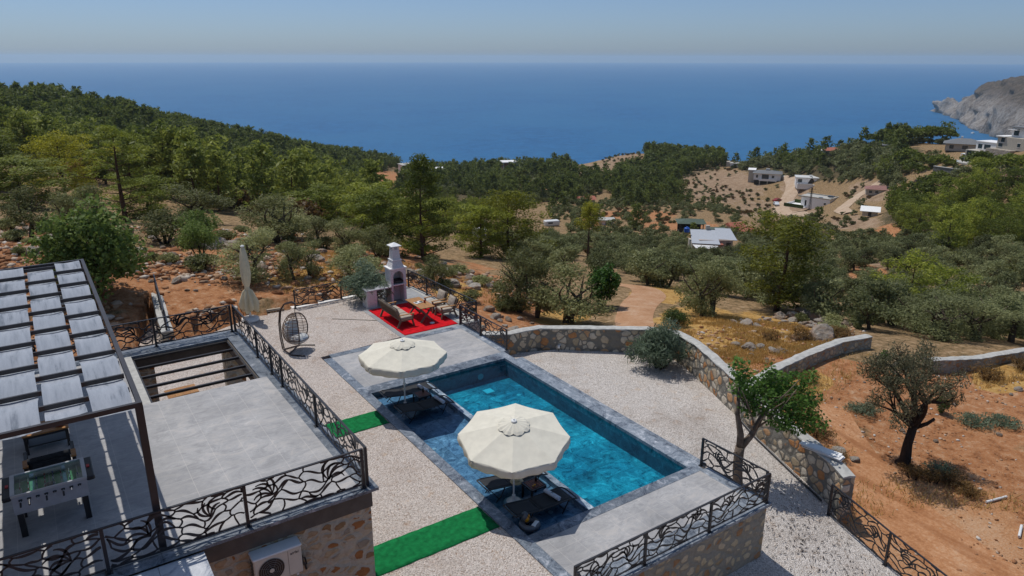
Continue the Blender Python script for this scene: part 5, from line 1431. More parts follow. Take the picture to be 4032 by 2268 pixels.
# wooden mat seen through the skylight
t = thing('wooden_floor_mat', 'square honey wooden duckboard mat seen through the skylight', 'floor mat', (2.9, 26.0, -.03), .04)
for i in range(4):
    for j in range(3):
        mb = MB()
        for k in range(4):
            a = (i + j) % 2
            if a: mb.box(i * .26 + k * .064, i * .26 + k * .064 + .056, j * .26, j * .26 + .25, 0, .025)
            else: mb.box(i * .26, i * .26 + .25, j * .26 + k * .064, j * .26 + k * .064 + .056, 0, .025)
        mb.build('slat_tile', M['wood'] if (i + j) % 2 else M['wood_x'], t)

# stack of slabs lying on the boundary wall
t = thing('tile_stack', 'small stack of pale stone tiles lying on the boundary wall', 'tiles', (19.32, 11.2, -.30), math.radians(10))
for k, (dx, dy, rz) in enumerate([(0, 0, 0), (.03, .05, .04), (-.02, .02, -.03), (.02, .1, .02)]):
    mb = MB(); mb.box(-.16 + dx, .16 + dx, -.62 + dy, .62 + dy, k * .024, k * .024 + .021, rz=rz); mb.build('tile', M['plaster_white'] if k != 1 else M['metal_dark'], t)
t = thing('floodlight', 'small white floodlight at the foot of the stone boundary wall', 'floodlight', (18.55, 23.75, -1.0), .75)
mb = MB(); mb.rbox(-.16, .16, -.06, .06, .14, .26, .02); mb.build('housing', M['white_plastic'], t)
mb = MB(); mb.box(-.14, .14, -.066, -.061, .155, .245); mb.build('lens', M['metal_dark'], t)
mb = MB(); mb.bar((-.1, 0, -.02), (-.1, 0, .14), .02); mb.bar((.1, 0, -.02), (.1, 0, .14), .02); mb.build('bracket', M['metal_dark'], t)

# pipe along the foot of the wall
mb = MB(); mb.tube([(20.0, 15.0, -.93), (19.6, 13.9, -1.1), (18.85, 10.75, -1.62)], .035, 8); tag(mb.build('drain_pipe', M['metal_dark']), 'dark pipe running along the foot of the stone boundary wall', 'pipe')
# lumber pile and scrap by the closed parasol
t = thing('timber_pile', 'pile of grey boards and poles on the ground behind the hanging chair', 'timber pile', (8.4, 33.9, 0))
rd = random.Random(8)
for k in range(13):
    y = rd.uniform(-.8, .8); a = rd.uniform(-.16, .16); z = .02 + rd.random() * .09; L = rd.uniform(1.2, 2.6)
    mb = MB(); mb.bar((-L / 2 + rd.uniform(-.5, .5), y, z), (L / 2, y + a * L, z + rd.uniform(-.04, .05)), rd.uniform(.06, .16), .035)
    mb.build('board', M['cushion_beige'] if k % 3 == 0 else mat('weathered_board', (.24, .20, .17), .9, .25, 9), t)
o = MB().rbox(9.15, 9.75, 34.15, 34.6, .14, .18, .03).build('polystyrene_sheet', M['cushion_pale']); o.data.transform(Matrix.Rotation(.02, 4, 'Z')); tag(o, 'pale grey plastic sheet lying on the timber pile', 'sheet')
t = thing('plastic_sheeting', 'crumpled translucent plastic sheeting beside the timber pile', 'plastic sheeting', (9.1, 34.9, .05))
vs = []; fs = []
for i in range(9):
    for k in range(12):
        vs.append((-.5 + i / 8 * 1.0, -.35 + k / 11 * .7, .25 * math.exp(-((i - 4) / 3) ** 2 - ((k - 5.5) / 4) ** 2) + rd.uniform(-.05, .06)))
for i in range(8):
    for k in range(11): a = i * 12 + k; fs.append((a, a + 12, a + 13, a + 1))
mb = MB(); mb.add(vs, fs); mb.build('sheet', M['cushion_pale'], t)
# orange cable heap seen through the far roof railing
t = thing('orange_hose', 'tangled heap of orange hose on the red earth behind the roof terrace', 'hose', (5.6, 33.9, 0.0))
mo = mat('orange_hose_plastic', (.62, .16, .05), .5, .1, 8)
for j in range(4):
    pts = []
    for i in range(90):
        a = i * .42 + j; r = .45 + .35 * math.sin(i * .13 + j) + rd.uniform(-.08, .08)
        pts.append((r * 1.5 * math.cos(a) + .12 * j, r * .8 * math.sin(a), .05 + .13 * rd.random() + .05 * j))
    mb = MB(); mb.tube(pts, .024, 6); mb.build('hose_coil', mo, t, smooth=True)
t = thing('cardboard_box', 'open brown cardboard box on the red earth near the low wall', 'box', (3.9, 38.6, .35), .6)
mb = MB(); mb.box(-.25, .25, -.18, -.17, 0, .26); mb.box(-.25, .25, .17, .18, 0, .26); mb.box(-.25, -.24, -.17, .17, 0, .26); mb.box(.24, .25, -.17, .17, 0, .26); mb.box(-.24, .24, -.17, .17, 0, .01); mb.build('carton', mat('cardboard', (.33, .20, .10), .9), t)
mb = MB(); mb.bar((-.25, -.18, .26), (-.25, -.36, .30), .5, .008); mb.build('flap', mat('cardboard_flap', (.36, .22, .11), .9), t)
for x, y, L, a, lb in ((24.4, 8.06, .9, .25, 'white plastic pipe lying on the red earth near the old olive'), (23.3, 6.9, .7, -.3, 'short white pipe lying on the dirt road at the right edge')):
    o = MB().tube([(x - L / 2 * math.cos(a), y + L / 2 * math.sin(a), float(ground(x, y)[0]) + .06), (x + L / 2 * math.cos(a), y - L / 2 * math.sin(a), float(ground(x, y)[0]) + .06)], .04, 10).build('white_pipe', M['white_plastic']); tag(o, lb, 'pipe')

# ------------------------------------------------------------------ vegetation
M['leaf_olive'] = mat_leaf('olive_leaf', (0.083, 0.094, 0.029), (0.224, 0.232, 0.086), (0.460, 0.464, 0.207), trans=.42)
M['leaf_olive_far'] = mat_leaf('olive_leaf_grey', (0.070, 0.082, 0.030), (0.189, 0.205, 0.083), (0.377, 0.390, 0.176), trans=.42)
M['leaf_pine'] = mat_leaf('pine_needle', (0.059, 0.081, 0.014), (0.201, 0.240, 0.032), (0.416, 0.437, 0.058), trans=.45)
M['leaf_pine_y'] = mat_leaf('yellow_green_pine_needle', (.07, .085, .012), (.25, .255, .022), (.48, .44, .035), trans=.45)  # needles of a yellower green than the other pines
M['leaf_pine_far'] = mat_leaf('hill_pine_needle', (0.074, 0.100, 0.022), (0.207, 0.243, 0.045), (0.397, 0.421, 0.078), trans=.45)
M['leaf_green'] = mat_leaf('broad_green_leaf', (0.037, 0.064, 0.014), (0.119, 0.179, 0.037), (0.269, 0.343, 0.084), trans=.4)
M['leaf_carob'] = mat_leaf('glossy_carob_leaf', (.035, .075, .014), (.13, .25, .045), (.33, .46, .11), rough=.4, trans=.45)
M['leaf_silver'] = mat_leaf('silver_green_leaf', (0.084, 0.120, 0.074), (0.204, 0.258, 0.162), (0.384, 0.456, 0.312), trans=.4)
M['leaf_bright'] = mat_leaf('bright_green_leaf', (.02, .05, .008), (.06, .14, .018), (.13, .24, .04))
M['leaf_brown'] = mat_leaf('brown_dry_leaf', (0.083, 0.052, 0.019), (0.209, 0.120, 0.039), (0.361, 0.218, 0.072), trans=.4)
M['leaf_maquis'] = mat_leaf('maquis_leaf', (0.061, 0.069, 0.021), (0.153, 0.160, 0.048), (0.291, 0.286, 0.094), trans=.4)
M['leaf_dryolive'] = mat_leaf('thin_grey_olive_leaf', (.05, .052, .026), (.12, .118, .062), (.22, .21, .12), trans=.4)
M['bark'] = mat('grey_brown_bark', (.085, .065, .048), .95, .3, 9, .02, 30, spec=.1)
M['bark_dark'] = mat('dark_bark', (.040, .030, .024), .95, .3, 9, .02, 30, spec=.1)
M['bark_pine'] = mat('reddish_pine_bark', (.10, .060, .040), .95, .3, 9, .02, 30, spec=.1)

def leaves(blobs, n, l, w, seed, upbias=.35, shell=.55, hang=0.0):
    """n leaf sprays spread through ellipsoid clumps; returns verts, quads, tint"""
    r = np.random.default_rng(seed)
    B = np.array(blobs, float)
    vol = (B[:, 3] * B[:, 4] * B[:, 5]) ** .75
    k = r.choice(len(B), n, p=vol / vol.sum())
    d = r.normal(size=(n, 3)); d /= np.linalg.norm(d, axis=1)[:, None]
    rad = r.random(n) ** (1 / 3) * shell + (1 - shell) * r.random(n) ** .35
    rad = np.clip(rad * (1 + .10 * r.normal(size=n)), 0, 1.22)
    p = B[k, :3] + d * rad[:, None] * B[k, 3:6]
    nrm = d * .7 + r.normal(size=(n, 3)) * .75; nrm[:, 2] += upbias
    nrm /= np.linalg.norm(nrm, axis=1)[:, None]
    t = np.cross(nrm, r.normal(size=(n, 3))); t /= np.linalg.norm(t, axis=1)[:, None] + 1e-9
    if hang: t[:, 2] += hang; t /= np.linalg.norm(t, axis=1)[:, None]
    b = np.cross(nrm, t)
    L = (l * (.6 + .8 * r.random(n)))[:, None]; W = (w * (.6 + .8 * r.random(n)))[:, None]
    v = np.stack([p - t * L * .5, p + b * W * .5, p + t * L * .5, p - b * W * .5], 1).reshape(-1, 3)
    f = np.arange(n * 4).reshape(n, 4)
    clump = r.random(len(B))
    tint = np.clip(.62 * r.random(n) + .38 * clump[k], 0, 1)
    return v, f, tint

def limb(mb, p, q, r0, r1, rd, bend=.12, n=5, sides=7):
    p = Vector(p); q = Vector(q); L = (q - p).length
    pts = []; rs = []
    o = Vector((rd.uniform(-1, 1), rd.uniform(-1, 1), rd.uniform(-.3, .3))) * L * bend
    for i in range(n + 1):
        t = i / n
        pts.append(p.lerp(q, t) + o * math.sin(math.pi * t)); rs.append(r0 + (r1 - r0) * t)
    mb.tube(pts, rs, sides)

class Proto:
    """a tree kind: trunk mesh + crown mesh (shared by its copies), unit = metres"""
    def __init__(s, name, trunk_mb, bark, lv, leafm, cat):
        s.name, s.cat = name, cat
        s.tm = None
        if trunk_mb is not None:
            me = bpy.data.meshes.new('trunk'); me.from_pydata(trunk_mb.v, [], trunk_mb.f); me.materials.append(bark); me.polygons.foreach_set('use_smooth', [True] * len(me.polygons)); me.update(); s.tm = me
        v, f, tint = lv
        o = np_mesh('crown', v, f, leafm, tint=tint); s.cm = o.data; bpy.data.objects.remove(o)
        s.h = float(v[:, 2].max()); s.w = float(np.percentile(np.hypot(v[:, 0], v[:, 1]), 97)) * 2
        s.raw = (v, f, tint)
    def plant(s, x, y, z, label, group=None, sc=1.0, rz=None, sx=1.0, name=None, leafm=None):
        t = thing(name or s.name, label, s.cat, (x, y, z), rz if rz is not None else random.uniform(0, 6.28), group)
        t.scale = (sc * sx, sc * sx, sc)
        if s.tm: o = bpy.data.objects.new('trunk', s.tm); link(o, t)
        o = bpy.data.objects.new('crown', s.cm); link(o, t)
        if leafm is not None:
            o.material_slots[0].link = 'OBJECT'; o.material_slots[0].material = leafm
        return t

def olive_proto(seed, n, l, w, H=4.0, R=1.9, leafm='leaf_olive', stems=2, thin=1.0, nb=15):
    rd = random.Random(seed); mb = MB(); bl = []
    for s_ in range(stems):
        a = rd.uniform(0, 6.28); px_, py_ = .16 * math.cos(a), .16 * math.sin(a)
        fx, fy = rd.uniform(-.35, .35), rd.uniform(-.35, .35)
        limb(mb, (px_, py_, -.25), (fx, fy, H * .36), .14, .10, rd, .1)
        for k in range(4):
            b = a + k * 1.57 + rd.uniform(-.4, .4); rr = R * rd.uniform(.35, .7)
            limb(mb, (fx, fy, H * .35), (rr * math.cos(b), rr * math.sin(b), H * rd.uniform(.58, .8)), .075, .018, rd, .15)
    for k in range(nb + 12):
        a = k * 2.4 + rd.uniform(-.4, .4); t_ = ((k * .618) % 1.0)
        zq = .14 + .72 * t_; prof = math.sqrt(max(.05, 1 - ((zq - .46) / .50) ** 2))
        rr = R * .74 * prof * rd.uniform(.45, 1.0)
        s_ = rd.uniform(.55, 1.0) * thin
        bl.append((rr * math.cos(a), rr * math.sin(a), H * zq, R * .38 * s_, R * .38 * s_, H * .15 * s_))
    bl += [(0, 0, H * .50, R * .6, R * .6, H * .32)]
    return Proto('olive_tree', mb, M['bark'], leaves(bl, n, l, w, seed), M[leafm], 'olive tree')

def bush_proto(name, seed, n, l, w, H, R, leafm, cat='bush', nb=16, up=.3, hang=0., lo=.1):
    rd = random.Random(seed); mb = MB(); bl = []
    for k in range(5):
        a = k * 1.26; limb(mb, (.05 * math.cos(a), .05 * math.sin(a), -.15), (R * .5 * math.cos(a), R * .5 * math.sin(a), H * .6), .05, .012, rd, .12, 4, 5)
    for k in range(nb):
        a = k * 2.4; q = math.sqrt((k + .5) / nb); rr = R * .72 * q
        z = H * (lo + .18 + (.52 - .22 * q) * rd.random() + .16 * (1 - q))
        s_ = rd.uniform(.6, 1.05)
        bl.append((rr * math.cos(a), rr * math.sin(a), z, R * .40 * s_, R * .40 * s_, H * .22 * s_))
    bl.append((0, 0, H * .42, R * .55, R * .55, H * .38))
    return Proto(name, mb, M['bark_dark'], leaves(bl, n, l, w, seed, up, hang=hang), M[leafm], cat)

def pine_proto(seed, n, l, w, H=8.0, R=2.6, kind='cone', leafm='leaf_pine', bare=.25, name='pine_tree'):
    rd = random.Random(seed); mb = MB(); bl = []
    lean = (rd.uniform(-.4, .4), rd.uniform(-.4, .4))
    top = Vector((lean[0], lean[1], H * .96))
    limb(mb, (0, 0, -.3), top, .022 * H, .012, rd, .02, 8, 8)
    if kind == 'umbrella':
        for k in range(13):
            a = k * 2.4; q = math.sqrt((k + .4) / 13); rr = R * .78 * q
            z = H * (.84 - .26 * q + rd.uniform(-.06, .06))
            limb(mb, (lean[0] * .6, lean[1] * .6, H * .62), (rr * math.cos(a), rr * math.sin(a), z), .05, .012, rd, .08, 4, 5)
            s_ = rd.uniform(.7, 1.0); bl.append((rr * math.cos(a), rr * math.sin(a), z, R * .36 * s_, R * .36 * s_, H * .11 * s_))
        bl.append((0, 0, H * .76, R * .7, R * .7, H * .16))
    else:
        m = 30
        for k in range(m):
            t = bare + (1 - bare) * (k + .5) / m
            pr = {'cone': (1 - t) ** .75 * 1.1 + .10, 'round': math.sqrt(max(0, 1 - ((t - .62) / .42) ** 2)) * .9 + .12, 'sparse': (1 - t) ** .6 * .95 + .10, 'irregular': (.45 + .55 * rd.random()) * math.sqrt(max(.04, 1 - ((t - .5) / .54) ** 2))}[kind]
            a = k * 2.4 + rd.uniform(-.5, .5); rr = R * pr * rd.uniform(.55, 1.0)
            e = Vector((lean[0] * t + rr * math.cos(a), lean[1] * t + rr * math.sin(a), H * t + rr * .12))
            limb(mb, (lean[0] * t, lean[1] * t, H * t - rr * .15), e, .007 * H * (1.2 - t), .008, rd, .06, 3, 5)
            s_ = rd.uniform(.75, 1.15) * (.55 if kind == 'sparse' else .8)
            for f_ in ((1.0, .9), (.55, .75)):
                c = Vector((lean[0] * t, lean[1] * t, H * t)).lerp(e, f_[0])
                bl.append((c.x, c.y, c.z + .05, R * .33 * s_ * f_[1], R * .33 * s_ * f_[1], H * .065 * s_ * (1.4 if kind in ('round', 'irregular') else 1)))
        if kind != 'sparse': bl.append((lean[0], lean[1], H * .93, R * .16, R * .16, H * .07))
    return Proto(name, mb, M['bark_pine'], leaves(bl, n, l, w, seed, .45, .6), M[leafm], 'pine')

# --- named trees near the plot: (prototype, x, y, height, width, label ...)
PR = {}
PR['ol1'] = olive_proto(1, 5200, .15, .055, stems=2)
PR['ol2'] = olive_proto(2, 5200, .15, .055, stems=2, H=3.6, R=2.0)
PR['ol3'] = olive_proto(3, 4600, .15, .055, stems=1, H=3.8, R=1.6)
PR['olbush'] = bush_proto('olive_bush', 4, 4200, .15, .05, 2.4, 1.4, 'leaf_olive', 'olive bush')
PR['big_green'] = bush_proto('fig_tree', 5, 7500, .20, .13, 4.6, 2.2, 'leaf_green', 'tree', nb=26, lo=.0)
PR['juniper'] = bush_proto('evergreen_shrub', 6, 3600, .13, .05, 2.3, 1.2, 'leaf_green', 'shrub', nb=18)
PR['silver'] = bush_proto('silver_shrub', 7, 4600, .22, .038, 2.2, 1.25, 'leaf_silver', 'shrub', up=.35, hang=.5, lo=.05)
PR['bright'] = bush_proto('bright_shrub', 8, 3400, .16, .10, 2.9, 1.1, 'leaf_bright', 'shrub')
PR['pine_big'] = pine_proto(9, 11000, .24, .08, 8.4, 3.4, 'cone', 'leaf_pine', .03)
PR['pine_y'] = pine_proto(10, 9500, .24, .08, 7.0, 4.2, 'irregular', 'leaf_pine_y', .12)
PR['pine_mid'] = pine_proto(11, 8500, .24, .08, 6.4, 2.9, 'irregular', 'leaf_pine', .02)
PR['pine_tall'] = pine_proto(12, 5200, .26, .06, 8.0, 3.6, 'sparse', 'leaf_pine', .1)
PR['pine_lolly'] = pine_proto(13, 4200, .22, .07, 7.4, 1.7, 'round', 'leaf_pine_y', .58)
PR['pine_right'] = pine_proto(14, 8500, .20, .06, 6.3, 2.7, 'irregular', 'leaf_pine_y', .16)
def put(pr, x, y, h, w, label, group=None, z=None, leafm=None, name=None, rz=None):
    p = PR[pr]; zz = float(ground(x, y)[0]) if z is None else z
    return p.plant(x, y, zz, label, group, h / p.h, rz, (w / p.w) / (h / p.h), name, leafm and M[leafm])
put('big_green', 1.81, 35.84, 4.6, 4.3, 'large dense green broadleaf tree just beyond the pergola roof')
put('ol3', -.18, 46.2, 3.1, 2.7, 'slim olive tree with bare trunk on the rocks at the far left edge')
put('ol3', 1.5, 49.0, 3.0, 2.8, 'olive tree standing right behind the slim left edge olive')
put('ol2', 2.8, 51.7, 3.2, 3.4, 'wide olive tree rising behind the big dense green tree')
put('pine_mid', -.5, 82, 5.0, 8.0, 'broad dark bushy pine at the left edge below the pine hill', leafm='leaf_pine_far')
put('pine_mid', -3.5, 96, 6.5, 8.0, 'dark pine partly cut off by the left edge of the photo', leafm='leaf_pine_far')
put('pine_y', 3.3, 92, 7.2, 9.4, 'yellow-green pine with spreading crown on the left slope')
put('pine_tall', 6.3, 66, 8.0, 8.0, 'tall sparse pine with visible trunk left of the closed parasol')
put('pine_mid', 9.2, 76, 4.2, 6.0, 'low green pine behind the tall sparse pine', leafm='leaf_pine')
put('ol1', 11.6, 64.8, 3.8, 5.7, 'rounded olive tree with open crown above the dark green shrubs')
put('juniper', 6.5, 47.8, 2.2, 3.2, 'dark green evergreen shrub between the grey boulders', leafm='leaf_olive')
put('juniper', 8.2, 46.2, 2.4, 2.8, 'deep green evergreen shrub just left of the closed parasol top')
put('juniper', 7.3, 41.3, 2.3, 2.1, 'pointed green evergreen shrub nearest the closed parasol')
put('ol1', 8.6, 36.3, 2.9, 3.2, 'dense olive tree directly behind the closed parasol')
put('ol2', 13.1, 47.4, 3.3, 4.4, 'broad two-stemmed olive tree in the middle of the rocky slope')
put('ol3', 15.0, 49.5, 3.0, 3.4, 'olive tree just right of the broad two-stemmed olive')
put('ol3', 10.6, 36.1, 2.2, 1.8, 'small olive tree with straight trunk, left of a matching pair')
put('ol1', 11.6, 36.3, 2.0, 1.8, 'small olive tree with leaning trunk, right of a matching pair')
put('ol3', 15.4, 45.7, 2.3, 2.4, 'little olive tree leaning left on the rocky slope')
put('ol2', 16.3, 43.1, 2.4, 2.8, 'round olive tree above the rocks left of the barbecue chimney')
put('olbush', 18.6, 43.4, 2.3, 2.8, 'olive bush to the left of the great dark pine')
put('olbush', 13.7, 35.5, 1.9, 2.8, 'low olive bush behind the railing left of the barbecue')
put('silver', 13.1, 32.3, 2.2, 2.6, 'silvery green shrub inside the railing next to the barbecue counter', z=-.04)
put('olbush', 18.5, 35.4, 1.9, 2.0, 'round olive bush outside the railing right of the barbecue chimney')
put('pine_big', 22.7, 45.1, 7.7, 5.4, 'great dark pine towering behind the barbecue chimney')
put('pine_mid', 20.4, 47.5, 4.6, 4.8, 'bushy pine at the left foot of the great dark pine')
put('pine_mid', 24.2, 58.4, 5.2, 5.8, 'pine with pale dead branches left of the great dark pine')
put('pine_mid', 26.2, 52.0, 4.6, 5.2, 'green pine at the right foot of the great dark pine')
put('pine_mid', 21.5, 62.5, 4.2, 5.5, 'low green pine above the small olive trees')
put('pine_y', 37.2, 55.7, 6.9, 8.6, 'spreading yellow-green pine at mid picture right of the great dark pine')
put('pine_mid', 33.6, 55.0, 5.0, 5.0, 'darker pine at the left side of the spreading yellow-green pine')
put('pine_lolly', 56.6, 67.1, 7.6, 3.6, 'lone pine with long bare trunk and round tuft of crown')
put('ol1', 22.0, 32.0, 4.0, 3.5, 'tall olive tree above the far end of the stone boundary wall')
put('ol2', 23.6, 29.4, 3.4, 4.6, 'wide olive tree close behind the stone boundary wall')
put('ol1', 22.6, 30.9, 3.1, 3.0, 'olive tree between the tall and the wide olive behind the wall')
put('bright', 27.9, 31.6, 2.9, 2.1, 'bright green shrub beside the dirt path')
put('ol2', 32.1, 27.4, 3.6, 3.4, 'olive tree with twin trunks on the golden grass')
put('ol1', 33.6, 27.9, 3.5, 3.4, 'olive tree touching the twin trunk olive on the golden grass')
put('juniper', 27.2, 24.9, 1.1, 1.5, 'small dark green bush at the bend of the dirt path')
put('pine_right', 39.2, 27.4, 6.6, 6.0, 'bright yellow-green pine above the field wall and boulders')
put('silver', 20.85, 19.85, 2.4, 2.5, 'large silvery green shrub inside the corner of the stone boundary wall', z=-1.02)

# leaning carob inside the court, built for its own shape
def carob():
    rd = random.Random(3); mb = MB()
    limb(mb, (0, 0, -.2), (-.05, .05, 1.15), .13, .12, rd, .06, 6, 9)
    mb.tube([(-.05, .05, 1.1), (-.02, .12, 1.5), (-.12, .2, 2.1), (-.08, .3, 2.9)], [.10, .085, .06, .03], 8)
    mb.tube([(-.05, .05, 1.1), (.25, .05, 1.45), (.45, .0, 2.0), (.75, -.02, 2.5)], [.10, .08, .06, .035], 8)
    for k in range(12):
        a = rd.uniform(0, 6.28); limb(mb, (.35 * rd.random(), 0, 1.6 + rd.random()), (.5 + .9 * math.cos(a), .2 + .8 * math.sin(a), 2.1 + 1.1 * rd.random()), .03, .01, rd, .1, 4, 5)
    mb.tube([(-.05, .03, 1.0), (-.2, .0, 1.05), (-.32, .02, 1.0)], [.03, .02, .012], 6)
    bl = [(.1, .25, 2.9, .42, .38, .45), (-.1, .35, 3.4, .28, .26, .42), (.55, .0, 2.55, .55, .5, .42), (1.05, -.1, 2.45, .55, .5, .42), (1.45, -.2, 2.2, .55, .45, .40), (1.0, .35, 2.8, .45, .42, .40), (1.5, .2, 2.75, .34, .34, .40), (.45, .5, 2.6, .4, .4, .4), (1.75, -.1, 2.45, .35, .35, .35), (1.2, -.45, 1.95, .5, .35, .34), (.75, -.35, 2.1, .42, .36, .34), (1.65, -.5, 1.9, .42, .34, .3), (.15, .1, 2.35, .32, .3, .35), (1.95, .15, 2.9, .2, .2, .32), (.7, .2, 3.15, .2, .2, .4)]
    return Proto('carob_tree', mb, mat('pale_carob_bark', (.17, .125, .09), .9, .35, 9, .02, 25), leaves(bl, 5200, .10, .062, 5, .3, .75), M['leaf_carob'], 'tree')
PR['carob'] = carob()
ct = PR['carob'].plant(17.2, 12.6, -1.4, 'leaning glossy green carob tree with forked pale trunk in the lower gravel court', rz=math.radians(-16), sc=1.12, sx=1.1)

def old_olive():
    rd = random.Random(12); mb = MB()
    mb.tube([(-.05, .05, -.15), (0, 0, .15), (.0, .02, .7), (.08, 0, 1.35)], [.36, .21, .165, .15], 10)
    ends = []
    for a, r_, z in ((.2, .35, 2.1), (1.4, .5, 2.4), (2.6, .8, 2.3), (3.5, 1.0, 1.9), (4.6, .6, 2.3), (3.0, .5, 2.7)):
        e = (.08 + r_ * math.cos(a), r_ * math.sin(a), z); limb(mb, (.08, 0, 1.3), e, .12, .07, rd, .14, 5, 7)
        for k in range(6):
            b = a + rd.uniform(-1, 1); q = rd.uniform(.5, 1.1); e2 = (e[0] + q * math.cos(b), e[1] + q * math.sin(b), e[2] + rd.uniform(.0, 1.1)); limb(mb, e, e2, .045, .012, rd, .16, 5, 5); ends.append(e2)
            for m_ in range(4): limb(mb, e2, (e2[0] + rd.uniform(-.4, .4), e2[1] + rd.uniform(-.4, .4), e2[2] + rd.uniform(.0, .45)), .012, .005, rd, .15, 3, 4)
    mb.tube([(.1, 0, 1.25), (.5, -.1, 1.45), (.72, -.12, 1.62)], [.08, .06, .05], 7)
    bl = [(e[0], e[1], e[2] + .05, .38, .38, .30) for e in ends] + [(rd.uniform(-.9, .3), rd.uniform(-.7, .7), rd.uniform(2.4, 3.6), .4, .4, .3) for _ in range(8)]
    return Proto('old_olive_tree', mb, M['bark_dark'], leaves(bl, 9000, .11, .035, 9, .2, .9), M['leaf_dryolive'], 'olive tree')
PR['oldolive'] = old_olive()
PR['oldolive'].plant(24.05, 10.9, float(ground(24.05, 10.9)[0]), 'gnarled old olive tree with thick dark trunk and thin grey crown by the dirt road', rz=math.radians(-35), sc=1.15, sx=.82)
# thorny dry shrubs and low herbs on the red earth
for k_, (x, y) in enumerate([(40.5, 17.9), (43.5, 17.2), (46.5, 16.4), (49.5, 15.5), (52.5, 14.5), (42.8, 20.2), (45.8, 19.2), (49, 18.3), (52.5, 17.3), (56, 16), (44.8, 22.6), (48.6, 21.6), (52.4, 20.6), (57, 19.4), (47.5, 24.5), (51.5, 23.6), (55.8, 22.6)]):
    put(('ol1', 'ol2', 'ol3')[k_ % 3], x, y, random.uniform(2.5, 3.3), random.uniform(3.3, 4.2), 'olive tree in the nearest rows below the field walls on the right', 'olive trees in the nearest rows below the right field walls', leafm='leaf_olive_far')
PR['dry'] = bush_proto('dry_thorn_bush', 21, 900, .16, .02, .7, .7, 'leaf_brown', 'bush', nb=10, up=.6)
PR['herb'] = bush_proto('blue_green_herb', 22, 900, .14, .03, .4, .8, 'leaf_silver', 'plant', nb=10, up=.2)
G_D = 'dry thorn bushes along the dirt road and field walls'
for x, y, s_ in ((23.6, 10.3, .9), (23.9, 9.8, .8), (24.2, 9.3, .9), (24.0, 8.7, .75), (22.6, 13.4, 1.0), (23.4, 15.2, 1.1), (24.3, 15.8, .9), (22.0, 12.2, .7), (26.0, 16.2, .9), (35.0, 13.0, 1.2), (37.5, 12.6, 1.2), (31.0, 19.9, 1.3), (33.2, 19.2, 1.2), (29.3, 20.6, 1.0), (27.9, 25.6, 1.1)):
    PR['dry'].plant(x, y, float(ground(x, y)[0]) - .05, 'dry brown thorn bush at the edge of the red earth by the walls', G_D, s_)
for x, y, s_, lb in ((29.2, 11.0, 1.1, 'blue green creeping herb on the red earth right of the old olive'), (30.2, 10.4, 1.0, 'blue green creeping herb at the far right of a patch'), (24.5, 9.9, .9, 'blue green herb among the thorn bushes below the old olive'), (26.0, 13.6, 1.0, 'blue green herb behind the crown of the old olive')):
    PR['herb'].plant(x, y, float(ground(x, y)[0]) - .03, lb, None, s_)
PR['bright'].plant(29.0, 12.1, float(ground(29, 12.1)[0]), 'tiny bright green sapling on the red earth', None, .28)
PR['bright'].plant(30.8, 15.6, float(ground(30.8, 15.6)[0]), 'small bright green seedling below the end of the field wall', None, .25)

# low green bushes among the rocks of the near slopes
PR['lowbush'] = bush_proto('low_bush', 23, 1300, .12, .05, .9, .7, 'leaf_olive', 'bush', nb=10, up=.3)
for poly_, n_, lb_ in (([(-4, 40), (7, 36), (10, 40), (8, 50), (0, 56), (-7, 50)], 24, 'low olive green bush among the rocks of the left rubble slope'), ([(9.5, 38), (20, 36), (24, 40), (22, 48), (12, 54), (9, 46)], 26, 'low olive green bush among the rocks behind the barbecue'), ([(17.5, 27.5), (22, 26), (26, 30), (24, 38), (18, 36)], 8, 'low olive green bush on the earth right of the armchairs'), ([(30, 22.5), (38, 26), (41, 22), (34, 19.5)], 4, 'low olive green bush among the stones bordering the golden grass')):
    P_ = np.array(poly_, float); lo_, hi_ = P_.min(0), P_.max(0); c_n = 0
    while c_n < n_:
        x, y = random.uniform(lo_[0], hi_[0]), random.uniform(lo_[1], hi_[1])
        if inpoly(np.array([x]), np.array([y]), poly_)[0]:
            PR['lowbush'].plant(x, y, float(ground(x, y)[0]) - .05, lb_, lb_ + ', all alike', random.uniform(.45, 1.3), None, random.uniform(.8, 1.3)); c_n += 1
# --- scattered woodland
PF = {}
def shrink(nm, pr): PF[nm] = pr
PF['pine'] = [pine_proto(30 + k, 1300, .55, .20, 7.0, 2.9, ('irregular', 'cone', 'irregular', 'round')[k], 'leaf_pine_far', .12) for k in range(4)]
PF['umb'] = [pine_proto(40 + k, 1100, .70, .30, 6.5, 4.0, 'umbrella', 'leaf_pine', .5) for k in range(2)]
PF['gpine'] = [pine_proto(50 + k, 3600, .32, .11, 6.5, 3.2, ('irregular', 'round', 'irregular', 'round')[k], 'leaf_pine', .06) for k in range(4)]
PF['olive'] = [olive_proto(60 + k, 2600, .25, .10, H=3.3, R=2.1, leafm='leaf_olive_far', stems=1) for k in range(5)]
PF['maquis'] = [bush_proto('maquis_shrub', 70 + k, 620, .46, .24, 2.6, 2.1, 'leaf_maquis', 'shrub', nb=9) for k in range(4)]
PF['brown'] = [bush_proto('brown_shrub', 80 + k, 620, .46, .24, 2.8, 2.2, 'leaf_brown', 'shrub', nb=9) for k in range(2)]

